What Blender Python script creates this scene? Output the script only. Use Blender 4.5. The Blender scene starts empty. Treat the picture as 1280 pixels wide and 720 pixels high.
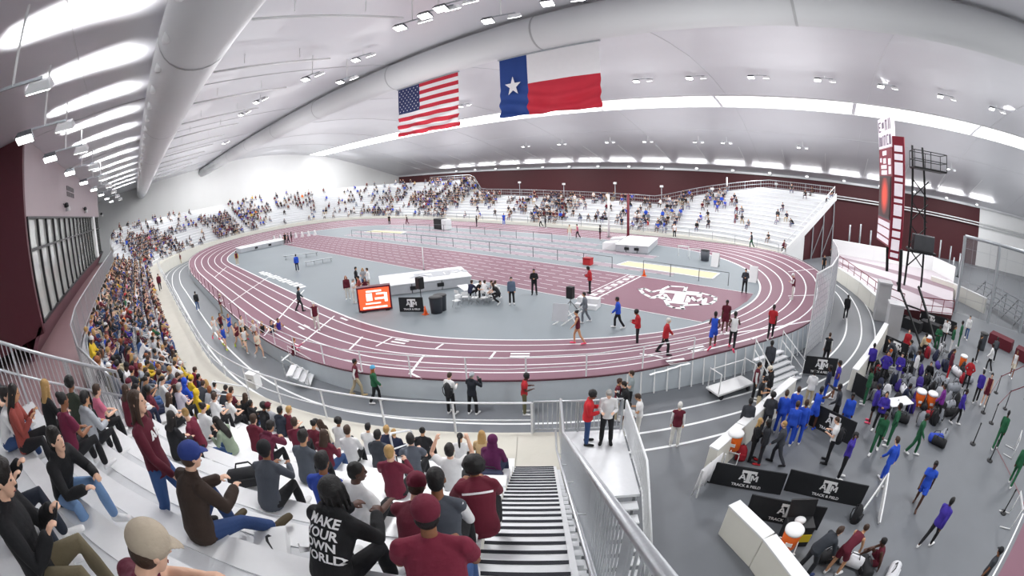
import bpy, bmesh, math, random
import numpy as np
from mathutils import Vector, Matrix, noise as mnoise
random.seed(7)
SC = bpy.context.scene
COL = SC.collection
PI = math.pi
R = math.radians
V = Vector

# ------------------------------------------------------------------ camera
# world: X runs along the long side of the hall, Y across the track, Z up;
# the infield lies at z = 0, the outer warm-up floor at FLOOR_Z
CAM_POS = V((41.82, -30.96, 8.48))
CAM_RIGHT = V((0.7558, 0.6535, -0.0390)).normalized()
TILT, ROLL, FPX, PHI = .266, -.039, 556.7, -.714
def _cam_axes():
    ct, st = math.cos(TILT), math.sin(TILT)
    cr, sr = math.cos(ROLL), math.sin(ROLL)
    f = V((0, ct, -st)); u = V((0, st, ct)); r = V((1, 0, 0))
    m = Matrix.Rotation(-PHI, 3, 'Z')
    return m @ (cr*r + sr*u), m @ (cr*u - sr*r), m @ f
AX_R, AX_U, AX_F = _cam_axes()
cam_data = bpy.data.cameras.new('camera')
cam = bpy.data.objects.new('camera', cam_data)
COL.objects.link(cam)
cam.matrix_world = Matrix((
    (AX_R.x, AX_U.x, -AX_F.x, CAM_POS.x),
    (AX_R.y, AX_U.y, -AX_F.y, CAM_POS.y),
    (AX_R.z, AX_U.z, -AX_F.z, CAM_POS.z), (0, 0, 0, 1)))
cam_data.type = 'PANO'
cam_data.sensor_fit = 'HORIZONTAL'
cam_data.sensor_width = 36.0
cam_data.clip_start = .05
cam_data.clip_end = 500
_pc = cam_data if hasattr(cam_data, 'panorama_type') else cam_data.cycles
_pc.panorama_type = 'FISHEYE_EQUISOLID'
_pc.fisheye_lens = FPX*36/1280
_pc.fisheye_fov = R(300)
SC.camera = cam
FLOOR_Z = -.75

# survey helpers: where the sight line through a photo point meets a plane
def sight(px, py):
    x, y = px-640., 360.-py
    r = math.hypot(x, y)+1e-9
    t = 2*math.asin(min(1, r/2/FPX))
    return (AX_R*(math.sin(t)*x/r) + AX_U*(math.sin(t)*y/r) + AX_F*math.cos(t))
def G(px, py, z=0.):
    d = sight(px, py)
    return CAM_POS + d*((z-CAM_POS.z)/d.z)
def GF(px, py):
    return G(px, py, FLOOR_Z)
def atY(px, py, y):
    d = sight(px, py); return CAM_POS + d*((y-CAM_POS.y)/d.y)
def atX(px, py, x):
    d = sight(px, py); return CAM_POS + d*((x-CAM_POS.x)/d.x)
def heading_to_cam(p):
    return math.atan2(CAM_POS.y-p[1], CAM_POS.x-p[0])

# ------------------------------------------------------------------ materials
def lin(h):
    if isinstance(h, str):
        if len(h) == 4: h = '#'+''.join(x*2 for x in h[1:])
        h = h.lstrip('#'); c = [int(h[i:i+2], 16)/255 for i in (0, 2, 4)]
    else:
        c = list(h)
    return tuple(x/12.92 if x <= .04045 else ((x+.055)/1.055)**2.4 for x in c)
MATS = {}
def mat(name, col, rough=.6, metal=0., var=.06, scale=6., bump=0., bscale=40., emit=0., coat=0., aniso=0.):
    if name in MATS: return MATS[name]
    m = bpy.data.materials.new(name); m.use_nodes = True
    nt = m.node_tree; b = nt.nodes['Principled BSDF']
    c = lin(col)
    b.inputs['Roughness'].default_value = rough
    b.inputs['Metallic'].default_value = metal
    b.inputs['Coat Weight'].default_value = coat
    if aniso:
        b.inputs['Anisotropic'].default_value = aniso
    if var > 0:
        tc = nt.nodes.new('ShaderNodeTexCoord')
        n = nt.nodes.new('ShaderNodeTexNoise'); n.inputs['Scale'].default_value = scale; n.inputs['Detail'].default_value = 4
        nt.links.new(tc.outputs['Object'], n.inputs['Vector'])
        mx = nt.nodes.new('ShaderNodeMix'); mx.data_type = 'RGBA'
        mx.inputs[6].default_value = (*[x*(1-var) for x in c], 1)
        mx.inputs[7].default_value = (*[min(1, x*(1+var)) for x in c], 1)
        nt.links.new(n.outputs['Fac'], mx.inputs[0])
        nt.links.new(mx.outputs[2], b.inputs['Base Color'])
    else:
        b.inputs['Base Color'].default_value = (*c, 1)
    if bump:
        tc2 = nt.nodes.new('ShaderNodeTexCoord')
        n2 = nt.nodes.new('ShaderNodeTexNoise'); n2.inputs['Scale'].default_value = bscale
        nt.links.new(tc2.outputs['Object'], n2.inputs['Vector'])
        bp = nt.nodes.new('ShaderNodeBump'); bp.inputs['Strength'].default_value = bump; bp.inputs['Distance'].default_value = .02
        nt.links.new(n2.outputs['Fac'], bp.inputs['Height']); nt.links.new(bp.outputs['Normal'], b.inputs['Normal'])
    if emit:
        b.inputs['Emission Color'].default_value = (*c, 1); b.inputs['Emission Strength'].default_value = emit
    MATS[name] = m
    return m
def cloth(col):
    return mat('cloth_'+col.lstrip('#'), col, .85, 0, .12, 9, .25, 30)
def paint(col, rough=.5):
    return mat('paint_%s_%d' % (col.lstrip('#'), rough*100), col, rough, 0, .03, 3)
MAROON = '#4d0f1c'

# ------------------------------------------------------------------ mesh helpers
def new_obj(name, me, m=None, parent=None):
    o = bpy.data.objects.new(name, me); COL.objects.link(o)
    if m is not None:
        ms = m if isinstance(m, (list, tuple)) else [m]
        if me is not None and len(me.materials) == 0:
            for x in ms: me.materials.append(x)
    if parent is not None: o.parent = parent
    return o
def empty(name, loc=(0, 0, 0), rz=0.):
    o = bpy.data.objects.new(name, None); COL.objects.link(o)
    o.location = loc; o.rotation_euler = (0, 0, rz); o.empty_display_size = .1
    return o
LABELS = {}
def tag(o, label, cat, group=None, kind=None):
    o['label'] = label; o['category'] = cat
    if group: o['group'] = group
    if kind: o['kind'] = kind
    return o
def struct(o, kind='structure'):
    o['kind'] = kind; return o

class MB:
    """collects simple solids, built as ONE mesh object"""
    def __init__(self): self.bm = bmesh.new(); self.mi = 0
    def _fin(self, fs):
        for f in fs: f.material_index = self.mi
    def verts(self, cs): return [self.bm.verts.new(c) for c in cs]
    def face(self, cs):
        f = self.bm.faces.new(self.verts(cs)); f.material_index = self.mi; return f
    def hexa(self, a, b):
        """a, b: two matching 4-point loops"""
        va, vb = self.verts(a), self.verts(b)
        fs = [self.bm.faces.new(va[::-1]), self.bm.faces.new(vb)]
        for i in range(4):
            j = (i+1) % 4
            fs.append(self.bm.faces.new((va[i], va[j], vb[j], vb[i])))
        self._fin(fs)
    def box(self, c, s, rz=0., M=None):
        x, y, z = s[0]/2, s[1]/2, s[2]/2
        m = M or (Matrix.Translation(V(c)) @ Matrix.Rotation(rz, 4, 'Z'))
        p = lambda sx, sy, sz: m @ V((sx*x, sy*y, sz*z))
        self.hexa([p(-1, -1, -1), p(1, -1, -1), p(1, 1, -1), p(-1, 1, -1)], [p(-1, -1, 1), p(1, -1, 1), p(1, 1, 1), p(-1, 1, 1)])
    def bar(self, a, b, w, h=None, up=(0, 0, 1)):
        """rectangular bar from a to b"""
        a, b = V(a), V(b); h = h or w
        d = (b-a).normalized(); u = V(up)
        if abs(d.dot(u)) > .98: u = V((1, 0, 0))
        s = d.cross(u).normalized(); u = s.cross(d)
        q = lambda o: [o-s*w/2-u*h/2, o+s*w/2-u*h/2, o+s*w/2+u*h/2, o-s*w/2+u*h/2]
        self.hexa(q(a), q(b))
    def tube(self, pts, r, n=8, closed=False, ax2=None):
        """round tube; r one radius or one per point"""
        pts = [V(p) for p in pts]
        rs = r if isinstance(r, (list, tuple)) else [r]*len(pts)
        prev = None; rings = []
        for i, p in enumerate(pts):
            d = (pts[min(i+1, len(pts)-1)]-pts[max(i-1, 0)])
            d = d.normalized() if d.length > 1e-9 else V((0, 0, 1))
            if prev is None:
                u = V((0, 0, 1)) if abs(d.z) < .9 else V((0, 1, 0))
                s = d.cross(u).normalized()
            else:
                s = (prev - d*prev.dot(d)).normalized()
            prev = s; t = d.cross(s)
            rr = rs[i] if isinstance(rs[i], (list, tuple)) else (rs[i], rs[i])
            rings.append(self.verts([p + s*(rr[0]*math.cos(2*PI*k/n)) + t*(rr[1]*math.sin(2*PI*k/n)) for k in range(n)]))
        self.skin(rings)
    def skin(self, rings, cap=True):
        fs = []; n = len(rings[0])
        for a, b in zip(rings, rings[1:]):
            for k in range(n):
                fs.append(self.bm.faces.new((a[k], a[(k+1) % n], b[(k+1) % n], b[k])))
        if cap:
            fs.append(self.bm.faces.new(rings[0][::-1])); fs.append(self.bm.faces.new(rings[-1]))
        self._fin(fs)
    def loft(self, secs, n=14):
        """secs: (centre, x-half vector, y-half vector); elliptical rings"""
        rings = [self.verts([V(c)+V(x)*math.cos(2*PI*k/n)+V(y)*math.sin(2*PI*k/n) for k in range(n)]) for c, x, y in secs]
        self.skin(rings)
    def ball(self, c, r, M=None, seg=14):
        r = r if isinstance(r, (list, tuple)) else (r, r, r)
        m = Matrix.Translation(V(c)) @ (M.to_4x4() if M else Matrix()) @ Matrix.Diagonal((*r, 1))
        res = bmesh.ops.create_uvsphere(self.bm, u_segments=seg, v_segments=max(6, seg*2//3), radius=1, matrix=m)
        fs = set()
        for v in res['verts']:
            for f in v.link_faces: fs.add(f)
        self._fin(fs)
    def cyl(self, c, r, h, n=20, r2=None):
        """upright cylinder standing on c"""
        c = V(c); r2 = r if r2 is None else r2
        self.skin([self.verts([c+V((q*math.cos(2*PI*k/n), q*math.sin(2*PI*k/n), z)) for k in range(n)]) for q, z in ((r, 0), (r2, h))])
    def lathe(self, c, prof, n=20):
        c = V(c)
        self.skin([self.verts([c+V((q*math.cos(2*PI*k/n), q*math.sin(2*PI*k/n), z)) for k in range(n)]) for q, z in prof])
    def mesh(self, name, smooth=False, bevel=0.):
        bmesh.ops.recalc_face_normals(self.bm, faces=self.bm.faces[:])
        if bevel:
            bmesh.ops.bevel(self.bm, geom=self.bm.edges[:], offset=bevel, segments=2, affect='EDGES', profile=.5, clamp_overlap=True)
        me = bpy.data.meshes.new(name); self.bm.to_mesh(me); self.bm.free()
        if smooth:
            me.polygons.foreach_set('use_smooth', [True]*len(me.polygons))
        return me
    def build(self, name, m, parent=None, smooth=False, bevel=0.):
        return new_obj(name, self.mesh(name, smooth, bevel), m, parent)

TMP = bpy.data.scenes.new('workbench')
def evaluated_mesh(o):
    """mesh of a temporary object after its modifiers, evaluated in a scene of its own"""
    TMP.collection.objects.link(o); vl = TMP.view_layers[0]; vl.update()
    me = bpy.data.meshes.new_from_object(o.evaluated_get(vl.depsgraph))
    return me
def remeshed(mb, vox, smooth_it=3, name='body'):
    me = bpy.data.meshes.new('tmp')
    bmesh.ops.recalc_face_normals(mb.bm, faces=mb.bm.faces[:])
    mb.bm.to_mesh(me); mb.bm.free()
    o = bpy.data.objects.new('tmp', me)
    md = o.modifiers.new('r', 'REMESH'); md.mode = 'VOXEL'; md.voxel_size = vox; md.use_smooth_shade = True
    if smooth_it:
        s = o.modifiers.new('s', 'SMOOTH'); s.iterations = smooth_it; s.factor = .5
    out = evaluated_mesh(o)
    bpy.data.objects.remove(o); bpy.data.meshes.remove(me)
    out.name = name
    out.materials.clear()
    return out

def text_mesh(s, size, extrude=.0, bold=0., align='CENTER'):
    cu = bpy.data.curves.new('txt', 'FONT'); cu.body = s; cu.size = size; cu.extrude = extrude; cu.offset = bold
    cu.align_x = align; cu.align_y = 'CENTER'; cu.resolution_u = 3
    o = bpy.data.objects.new('txt', cu)
    me = evaluated_mesh(o)
    bpy.data.objects.remove(o); bpy.data.curves.remove(cu)
    me.materials.clear()
    return me
def frame_matrix(o, x, y):
    x = V(x).normalized(); y = V(y); y = (y-x*y.dot(x)).normalized(); z = x.cross(y)
    return Matrix(((x.x, y.x, z.x, o[0]), (x.y, y.y, z.y, o[1]), (x.z, y.z, z.z, o[2]), (0, 0, 0, 1)))
def dup(o, parent=None):
    c = o.copy(); COL.objects.link(c)
    if parent is not None: c.parent = parent
    for ch in list(o.children):
        dup(ch, c)
    return c
ORD = ('zeroth first second third fourth fifth sixth seventh eighth ninth tenth eleventh twelfth thirteenth fourteenth fifteenth sixteenth '
       'seventeenth eighteenth nineteenth twentieth').split()
TENS = {20: 'twenty', 30: 'thirty', 40: 'forty', 50: 'fifty', 60: 'sixty', 70: 'seventy', 80: 'eighty', 90: 'ninety'}
def ordn(n):
    if n <= 20: return ORD[n]
    t, u = n//10*10, n % 10
    if n >= 100: return 'hundred-and-'+ordn(n-100) if n > 100 else 'hundredth'
    return TENS[t]+'-'+ORD[u] if u else TENS[t][:-1]+'ieth'
# ------------------------------------------------------------------ people
SKIN = dict(light='#e3b79c', tan='#c99873', brown='#8a5a3c', dark='#4e3024')
HAIRC = dict(brown='#3a2618', dark='#17110e', blond='#b08c55', ginger='#8f4f28', grey='#9b9a97', white='#d9d7d2', black='#0d0b0b')
def skin_m(k): return mat('skin_'+k, SKIN[k], .55, 0, .05, 12)
def hair_m(k): return mat('hair_'+k, HAIRC[k], .6, 0, .2, 40, .4, 60)

def nv(*a): return V(a).normalized()
D_ = V((0, 0, -1))
# a pose: lean (deg forward), twist, head (pitch, yaw), arm dirs (upper, fore) and leg dirs (thigh, shin); x right, y ahead
POSES = {
 'stand':   dict(lean=0, ar=[(.12, .0, -1), (.05, .2, -1)], al=[(-.12, .0, -1), (-.05, .2, -1)], lr=[(.06, .02, -1), (.03, -.04, -1)], ll=[(-.06, .0, -1), (-.03, -.04, -1)]),
 'stand_fold': dict(lean=-2, ar=[(.3, .25, -1), (-.75, .65, .1)], al=[(-.3, .2, -1), (.8, .6, .0)], lr=[(.09, .02, -1), (.04, -.03, -1)], ll=[(-.1, .02, -1), (-.04, -.03, -1)]),
 'stand_hold': dict(lean=4, head=(20, 0), ar=[(.22, .1, -1), (-.3, .9, .15)], al=[(-.22, .1, -1), (.3, .9, .2)], lr=[(.08, .03, -1), (.03, -.05, -1)], ll=[(-.07, .0, -1), (-.03, -.05, -1)]),
 'stand_hips': dict(lean=0, ar=[(.65, -.2, -.8), (-.65, .2, -.6)], al=[(-.65, -.2, -.8), (.65, .2, -.6)], lr=[(.14, .02, -1), (.04, -.03, -1)], ll=[(-.14, .02, -1), (-.04, -.03, -1)]),
 'camera':  dict(lean=8, head=(5, 0), ar=[(.55, .45, -.7), (-.45, .6, .75)], al=[(-.5, .5, -.7), (.45, .65, .7)], lr=[(.1, .1, -1), (.03, -.1, -1)], ll=[(-.12, -.05, -1), (-.04, -.12, -1)]),
 'walk':    dict(lean=5, ar=[(.12, -.45, -1), (.0, .1, -1)], al=[(-.12, .4, -1), (.05, .7, -.75)], lr=[(.04, .42, -1), (.0, -.02, -1)], ll=[(-.04, -.3, -1), (.0, -.65, -1)]),
 'walk2':   dict(lean=3, ar=[(.15, .3, -1), (.0, .6, -.8)], al=[(-.15, -.35, -1), (.0, .05, -1)], lr=[(.04, -.25, -1), (.0, -.55, -1)], ll=[(-.04, .35, -1), (.0, -.02, -1)]),
 'run':     dict(lean=10, ar=[(.25, -.7, -.6), (-.2, .7, -.5)], al=[(-.25, .45, -.8), (.2, .8, .5)], lr=[(.04, .75, -.7), (.0, -.2, -1)], ll=[(-.04, -.4, -1), (.0, -.95, -.35)]),
 'run2':    dict(lean=9, ar=[(.25, .5, -.8), (-.25, .7, .5)], al=[(-.25, -.7, -.6), (.2, .7, -.5)], lr=[(.04, -.3, -1), (.0, -.9, -.6)], ll=[(-.04, .65, -.8), (.0, -.1, -1)]),
 'bend':    dict(lean=55, head=(-10, 0), ar=[(.15, .35, -1), (-.1, .45, -1)], al=[(-.15, .3, -1), (.1, .45, -1)], lr=[(.08, .3, -1), (.02, -.15, -1)], ll=[(-.1, -.1, -1), (-.02, -.35, -1)]),
 'reach':   dict(lean=10, ar=[(.3, .85, -.1), (.0, .9, .45)], al=[(-.2, .2, -1), (.1, .7, -.6)], lr=[(.06, .25, -1), (.02, -.1, -1)], ll=[(-.08, -.2, -1), (-.02, -.35, -1)]),
 'hand_head': dict(lean=0, head=(5, 0), ar=[(.8, .3, .35), (-.75, -.1, .6)], al=[(-.2, .1, -1), (.0, .3, -1)], lr=[(.06, .02, -1), (.03, -.04, -1)], ll=[(-.06, .05, -1), (-.03, -.06, -1)]),
 # seated: origin is the point on the seat under the pelvis
 'sit':     dict(seat=1, lean=14, head=(8, 0), ar=[(.25, .3, -1), (-.45, .9, -.1)], al=[(-.25, .3, -1), (.45, .9, -.15)], lr=[(.22, 1, .06), (.02, -.05, -1)], ll=[(-.22, 1, .06), (-.02, .05, -1)]),
 'sit_lean': dict(seat=1, lean=36, head=(-12, 0), ar=[(.3, .55, -.85), (-.5, .85, .1)], al=[(-.3, .55, -.85), (.5, .85, .1)], lr=[(.32, 1, .1), (.0, .05, -1)], ll=[(-.32, 1, .1), (.0, .05, -1)]),
 'sit_up':  dict(seat=1, lean=2, head=(4, 0), ar=[(.2, .1, -1), (-.3, .9, -.25)], al=[(-.2, .15, -1), (.35, .9, -.2)], lr=[(.15, 1, .03), (.02, -.1, -1)], ll=[(-.15, 1, .03), (-.02, -.12, -1)]),
 'sit_phone': dict(seat=1, lean=10, head=(22, 0), ar=[(.25, .35, -.95), (-.35, .75, .5)], al=[(-.25, .35, -.95), (.35, .75, .45)], lr=[(.18, 1, .1), (.02, .0, -1)], ll=[(-.18, 1, .1), (-.02, .05, -1)]),
 'sit_clap': dict(seat=1, lean=8, head=(0, 0), ar=[(.35, .5, -.8), (-.6, .75, .5)], al=[(-.35, .5, -.8), (.6, .75, .5)], lr=[(.18, 1, .05), (.02, -.08, -1)], ll=[(-.2, 1, .05), (-.02, -.05, -1)]),
 'sit_up_arms': dict(seat=1, lean=4, head=(-4, 0), ar=[(.45, .55, .15), (-.35, .55, .9)], al=[(-.5, .5, .1), (.35, .55, .9)], lr=[(.2, 1, .05), (.02, -.08, -1)], ll=[(-.2, 1, .05), (-.02, -.05, -1)]),
 'sit_turn': dict(seat=1, lean=10, twist=28, head=(5, 35), ar=[(.25, .3, -1), (-.4, .9, -.2)], al=[(-.4, .1, -.9), (.2, .8, -.4)], lr=[(.2, 1, .05), (.02, -.05, -1)], ll=[(-.25, 1, .05), (-.02, .0, -1)]),
 'sit_turnl': dict(seat=1, lean=10, twist=-26, head=(5, -35), ar=[(.25, .3, -1), (-.4, .9, -.2)], al=[(-.4, .1, -.9), (.2, .8, -.4)], lr=[(.2, 1, .05), (.02, -.05, -1)], ll=[(-.25, 1, .05), (-.02, .0, -1)]),
 'sit_back': dict(seat=1, lean=-12, head=(14, 0), ar=[(.35, -.6, -.9), (.05, -.3, -1)], al=[(-.35, -.6, -.9), (-.05, -.3, -1)], lr=[(.15, 1, -.05), (.02, .45, -1)], ll=[(-.18, 1, .05), (-.02, .1, -1)]),
 'sit_hunch': dict(seat=1, lean=42, head=(20, 0), ar=[(.3, .7, -.7), (-.75, .6, -.1)], al=[(-.3, .7, -.7), (.75, .6, .05)], lr=[(.25, 1, .12), (.0, .0, -1)], ll=[(-.25, 1, .12), (.0, .0, -1)]),
 'sit_stretch': dict(seat=1, lean=22, head=(6, 12), ar=[(.3, .45, -.9), (-.45, .85, .05)], al=[(-.3, .45, -.9), (.45, .85, .05)], lr=[(.12, 1, -.3), (.05, .75, -.7)], ll=[(-.25, 1, .28), (-.0, .1, -1)]),
 # on the ground: origin is the floor point under the pelvis
 'ground':  dict(seat=1, lean=18, head=(5, 0), ar=[(.3, .55, -.8), (-.35, .9, -.2)], al=[(-.35, -.45, -.9), (-.1, -.25, -1)], lr=[(.2, .8, .55), (.05, .6, -.75)], ll=[(-.25, 1, .0), (.0, 1, -.06)]),
 'crouch':  dict(lean=38, head=(-10, 0), ar=[(.3, .6, -.8), (-.3, .8, -.3)], al=[(-.3, .6, -.8), (.3, .8, -.3)], lr=[(.25, .95, -.15), (.0, -.45, -.95)], ll=[(-.25, .75, -.55), (.0, -.8, -.65)]),
}

def joints(pose, w=1.0):
    p = POSES[pose]
    J = {}
    pel = V((0, 0, 0))
    lean = R(p.get('lean', 0)); tw = R(p.get('twist', 0))
    up = V((0, math.sin(lean), math.cos(lean)))
    side = Matrix.Rotation(-tw, 3, up) @ V((1, 0, 0))
    fw = up.cross(side)
    J['pel'] = pel; J['up'] = up; J['side'] = side; J['fw'] = fw
    lowup = (up*.6+V((0, 0, .4))).normalized()
    J['waist'] = pel + lowup*.15
    J['chest'] = J['waist'] + up*.19
    J['yoke'] = J['chest'] + up*.13
    J['neck'] = J['yoke'] + up*.075 + fw*.01
    hp, hy = p.get('head', (0, 0))
    hb = R(hp)
    hf = (Matrix.Rotation(-R(hy), 3, 'Z') @ V((fw.x, fw.y, 0)).normalized())
    hs = hf.cross(V((0, 0, 1))).normalized()
    # the head rights itself: it follows a third of the lean
    pitch = -(lean*.3+hb)
    hup = Matrix.Rotation(pitch, 3, hs) @ V((0, 0, 1))
    hf = Matrix.Rotation(pitch, 3, hs) @ hf
    J['hup'], J['hf'], J['hs'] = hup, hf, hs
    J['head'] = J['neck'] + up*.03 + hup*.125 + hf*.025
    for sd, k in ((1, 'r'), (-1, 'l')):
        a = p['a'+k]; l = p['l'+k]
        q = lambda d: (side*d[0]+V((fw.x, fw.y, 0)).normalized()*d[1]+V((0, 0, 1))*d[2]).normalized()
        ql = lambda d: V(d).normalized()
        s = J['yoke'] + side*(.172*w*sd) - up*.012
        J['sh'+k] = s
        J['el'+k] = s + q(a[0])*.285
        J['wr'+k] = J['el'+k] + q(a[1])*.25
        J['hd'+k] = q(a[1])
        h = pel + V((.088*w*sd, 0, -.03))
        J['hip'+k] = h
        J['kn'+k] = h + ql(l[0])*.43
        J['an'+k] = J['kn'+k] + ql(l[1])*.41
        sh = ql(l[1]); f = V((0, 1, 0)) - sh*sh.y
        if f.length < .2: f = V((0, .3, 1))
        f = V((f.x+.12*sd, f.y, f.z)).normalized()
        if p.get('seat') or abs(sh.z) > .72: f = V((f.x, f.y, min(f.z, .1)*.3)).normalized()
        J['toe'+k] = J['an'+k] + f*.17 + sh*.045
        J['ff'+k] = f
    if not p.get('seat'):
        zmin = min(min(J['an'+k].z-.085, J['toe'+k].z-.03) for k in 'rl')
        off = V((0, 0, -zmin))
    else:
        off = V((0, 0, .115))
    for k in list(J):
        if k not in ('up', 'side', 'fw', 'hup', 'hf', 'hs', 'hdr', 'hdl', 'ffr', 'ffl'): J[k] = J[k]+off
    return J

def torso(mb, J, g=0., w=1., lo=-.07, hi=1., belly=0.):
    s, f, u = J['side'], J['fw'], J['up']
    secs = [(J['pel']+V((0, 0, lo)), ((.135 if g < .004 else .168)*w+g, .10+g+(.02 if g > .004 else 0))), (J['pel']+V((0, 0, .02)), (.167*w+g, .118+g)), (J['waist'], (.142*w+g+belly*.6, .10+g+belly)),
            (J['waist']+u*.1, (.152*w+g+belly*.3, .11+g+belly*.6)), (J['chest'], (.168*w+g, .118+g)), (J['yoke']-u*.05, (.168*w+g*.7, .105+g*.8)), (J['yoke']+u*.01, (.135*w+g*.5, .083+g*.6)), (J['yoke']+u*.045, (.085*w+g*.4, .068+g*.5)), (J['neck']-u*.01, (.06+g*.3, .06+g*.3))]
    xs = V((1, 0, 0)); ys = V((0, 1, 0))
    out = []
    for i, (c, (a, b)) in enumerate(secs):
        if i < 2: out.append((c, xs*a, ys*b))
        elif i == 2: out.append((c, (xs+s).normalized()*a, (ys+f).normalized()*b))
        else: out.append((c, s*a, f*b))
    mb.loft(out, 18)
    for k in 'rl': mb.tube([J['neck']-u*.035, J['neck'].lerp(J['sh'+k], .6)-u*.012, J['sh'+k]], [.05+g*.6, .05+g*.6, .052+g*.8], 10)
def limb(mb, pts, rs, n=12):
    pts = [V(p) for p in pts]
    P, Rr = [pts[0]], [rs[0]]
    for i in range(1, len(pts)):
        P += [pts[i-1].lerp(pts[i], .5), pts[i]]
        Rr += [(rs[2*i-1]), rs[2*i]]
    mb.tube(P, Rr, n)
    mb.ball(P[0], Rr[0], seg=10); mb.ball(P[-1], Rr[-1], seg=10)
def arm(mb, J, k, g=0., frac=1., flare=0.):
    a, b, c = J['sh'+k], J['el'+k], J['wr'+k]
    mb.ball(a, .05+g, seg=10)
    if frac <= .5:
        e = a.lerp(b, frac*2); mb.tube([a, a.lerp(e, .5), e], [.056+g, .052+g+flare*.5, .047+g+flare], 12)
    else:
        e = b.lerp(c, (frac-.5)*2)
        limb(mb, [a, b, e], [.055+g, .048+g, .04+g, .04+g, .03+g+flare])
def leg(mb, J, k, g=0., frac=1., flare=0.):
    a, b, c = J['hip'+k], J['kn'+k], J['an'+k]
    mb.ball(a+V((0, 0, .02)), .095+g*.7, seg=10)
    if frac <= .5:
        e = a.lerp(b, frac*2); mb.tube([a, a.lerp(e, .5), e], [.092+g, .085+g+flare*.5, .075+g+flare], 12); 
    else:
        e = b.lerp(c, (frac-.5)*2)
        limb(mb, [a, b, e], [.09+g, .074+g, .056+g, .056+g*1.1, .04+g+flare])
def hand(mb, J, k, fine):
    w = J['wr'+k]; d = J['hd'+k]; sd = 1 if k == 'r' else -1
    up = V((0, 0, 1)); s = d.cross(up)
    s = s.normalized() if s.length > .1 else V((1, 0, 0))
    s = s*sd          # towards the outside
    n = d.cross(s).normalized()
    if n.z < 0: n = -n
    # palm, four unequal curled fingers, thumb from the inner side of the palm
    mb.loft([(w-d*.02, s*.024, n*.02), (w+d*.03, s*.036, n*.017), (w+d*.085, s*.04, n*.014)], 10)
    for i, (o, L) in enumerate(((-.03, .066), (-.01, .076), (.01, .07), (.029, .055))):
        b = w+d*.08+s*o
        m1 = b+(d*.88-n*.35)*(L*.5); m2 = m1+(d*.45-n*.85)*(L*.5)
        mb.tube([b, m1, m2], [.0095, .009, .0075], 6)
    t0 = w+d*.03-s*.033; t1 = t0-s*.024+d*.022-n*.008; t2 = t1+d*.03-n*.012
    mb.tube([t0, t1, t2], [.012, .011, .009], 6)
def foot(mb, J, k, g=0.):
    a, t, f = J['an'+k], J['toe'+k], J['ff'+k]
    sole = V((0, 0, 1)); s = f.cross(sole)
    s = s.normalized() if s.length > .1 else V((1, 0, 0))
    u = s.cross(f).normalized()
    if u.z < 0: u = -u
    heel = a - f*.055 - u*.05
    mb.loft([(heel-f*.012, s*(.026+g), u*(.03+g)), (heel+f*.02, s*(.036+g), u*(.042+g)), (a+f*.04-u*.045, s*(.038+g), u*(.042+g)), (t-f*.03, s*(.046+g), u*(.028+g)), (t+f*.04, s*(.04+g), u*(.02+g)), (t+f*.065, s*(.02+g), u*(.012+g))], 12)
    mb.tube([a+u*.0, a-u*.05], [.042+g, .045+g], 10)
def head_mesh(mb, J, fine):
    h, u, f, s = J['head'], J['hup'], J['hf'], J['hs']
    mb.tube([J['neck']-J['up']*.04, J['neck']+J['up']*.03, h-u*.05], [.06, .055, .053], 12)
    M = Matrix(((s.x, f.x, u.x), (s.y, f.y, u.y), (s.z, f.z, u.z)))
    mb.ball(h+u*.022, (.076, .097, .098), M, 18)
    mb.loft([(h+u*.0+f*.03, s*.068, f*.062), (h-u*.05+f*.032, s*.06, f*.058), (h-u*.09+f*.042, s*.044, f*.044), (h-u*.112+f*.05, s*.024, f*.024)], 14)
    mb.tube([h+u*.02+f*.09, h-u*.012+f*.115, h-u*.02+f*.09], [.011, .016, .014], 8)
    mb.tube([h-u*.058+f*.082-s*.02, h-u*.058+f*.091, h-u*.058+f*.082+s*.02], [.008, .011, .008], 6)
    for sd in (1, -1): mb.ball(h+s*.078*sd+f*.0-u*.005, (.012, .02, .031), M, 8)
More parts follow.
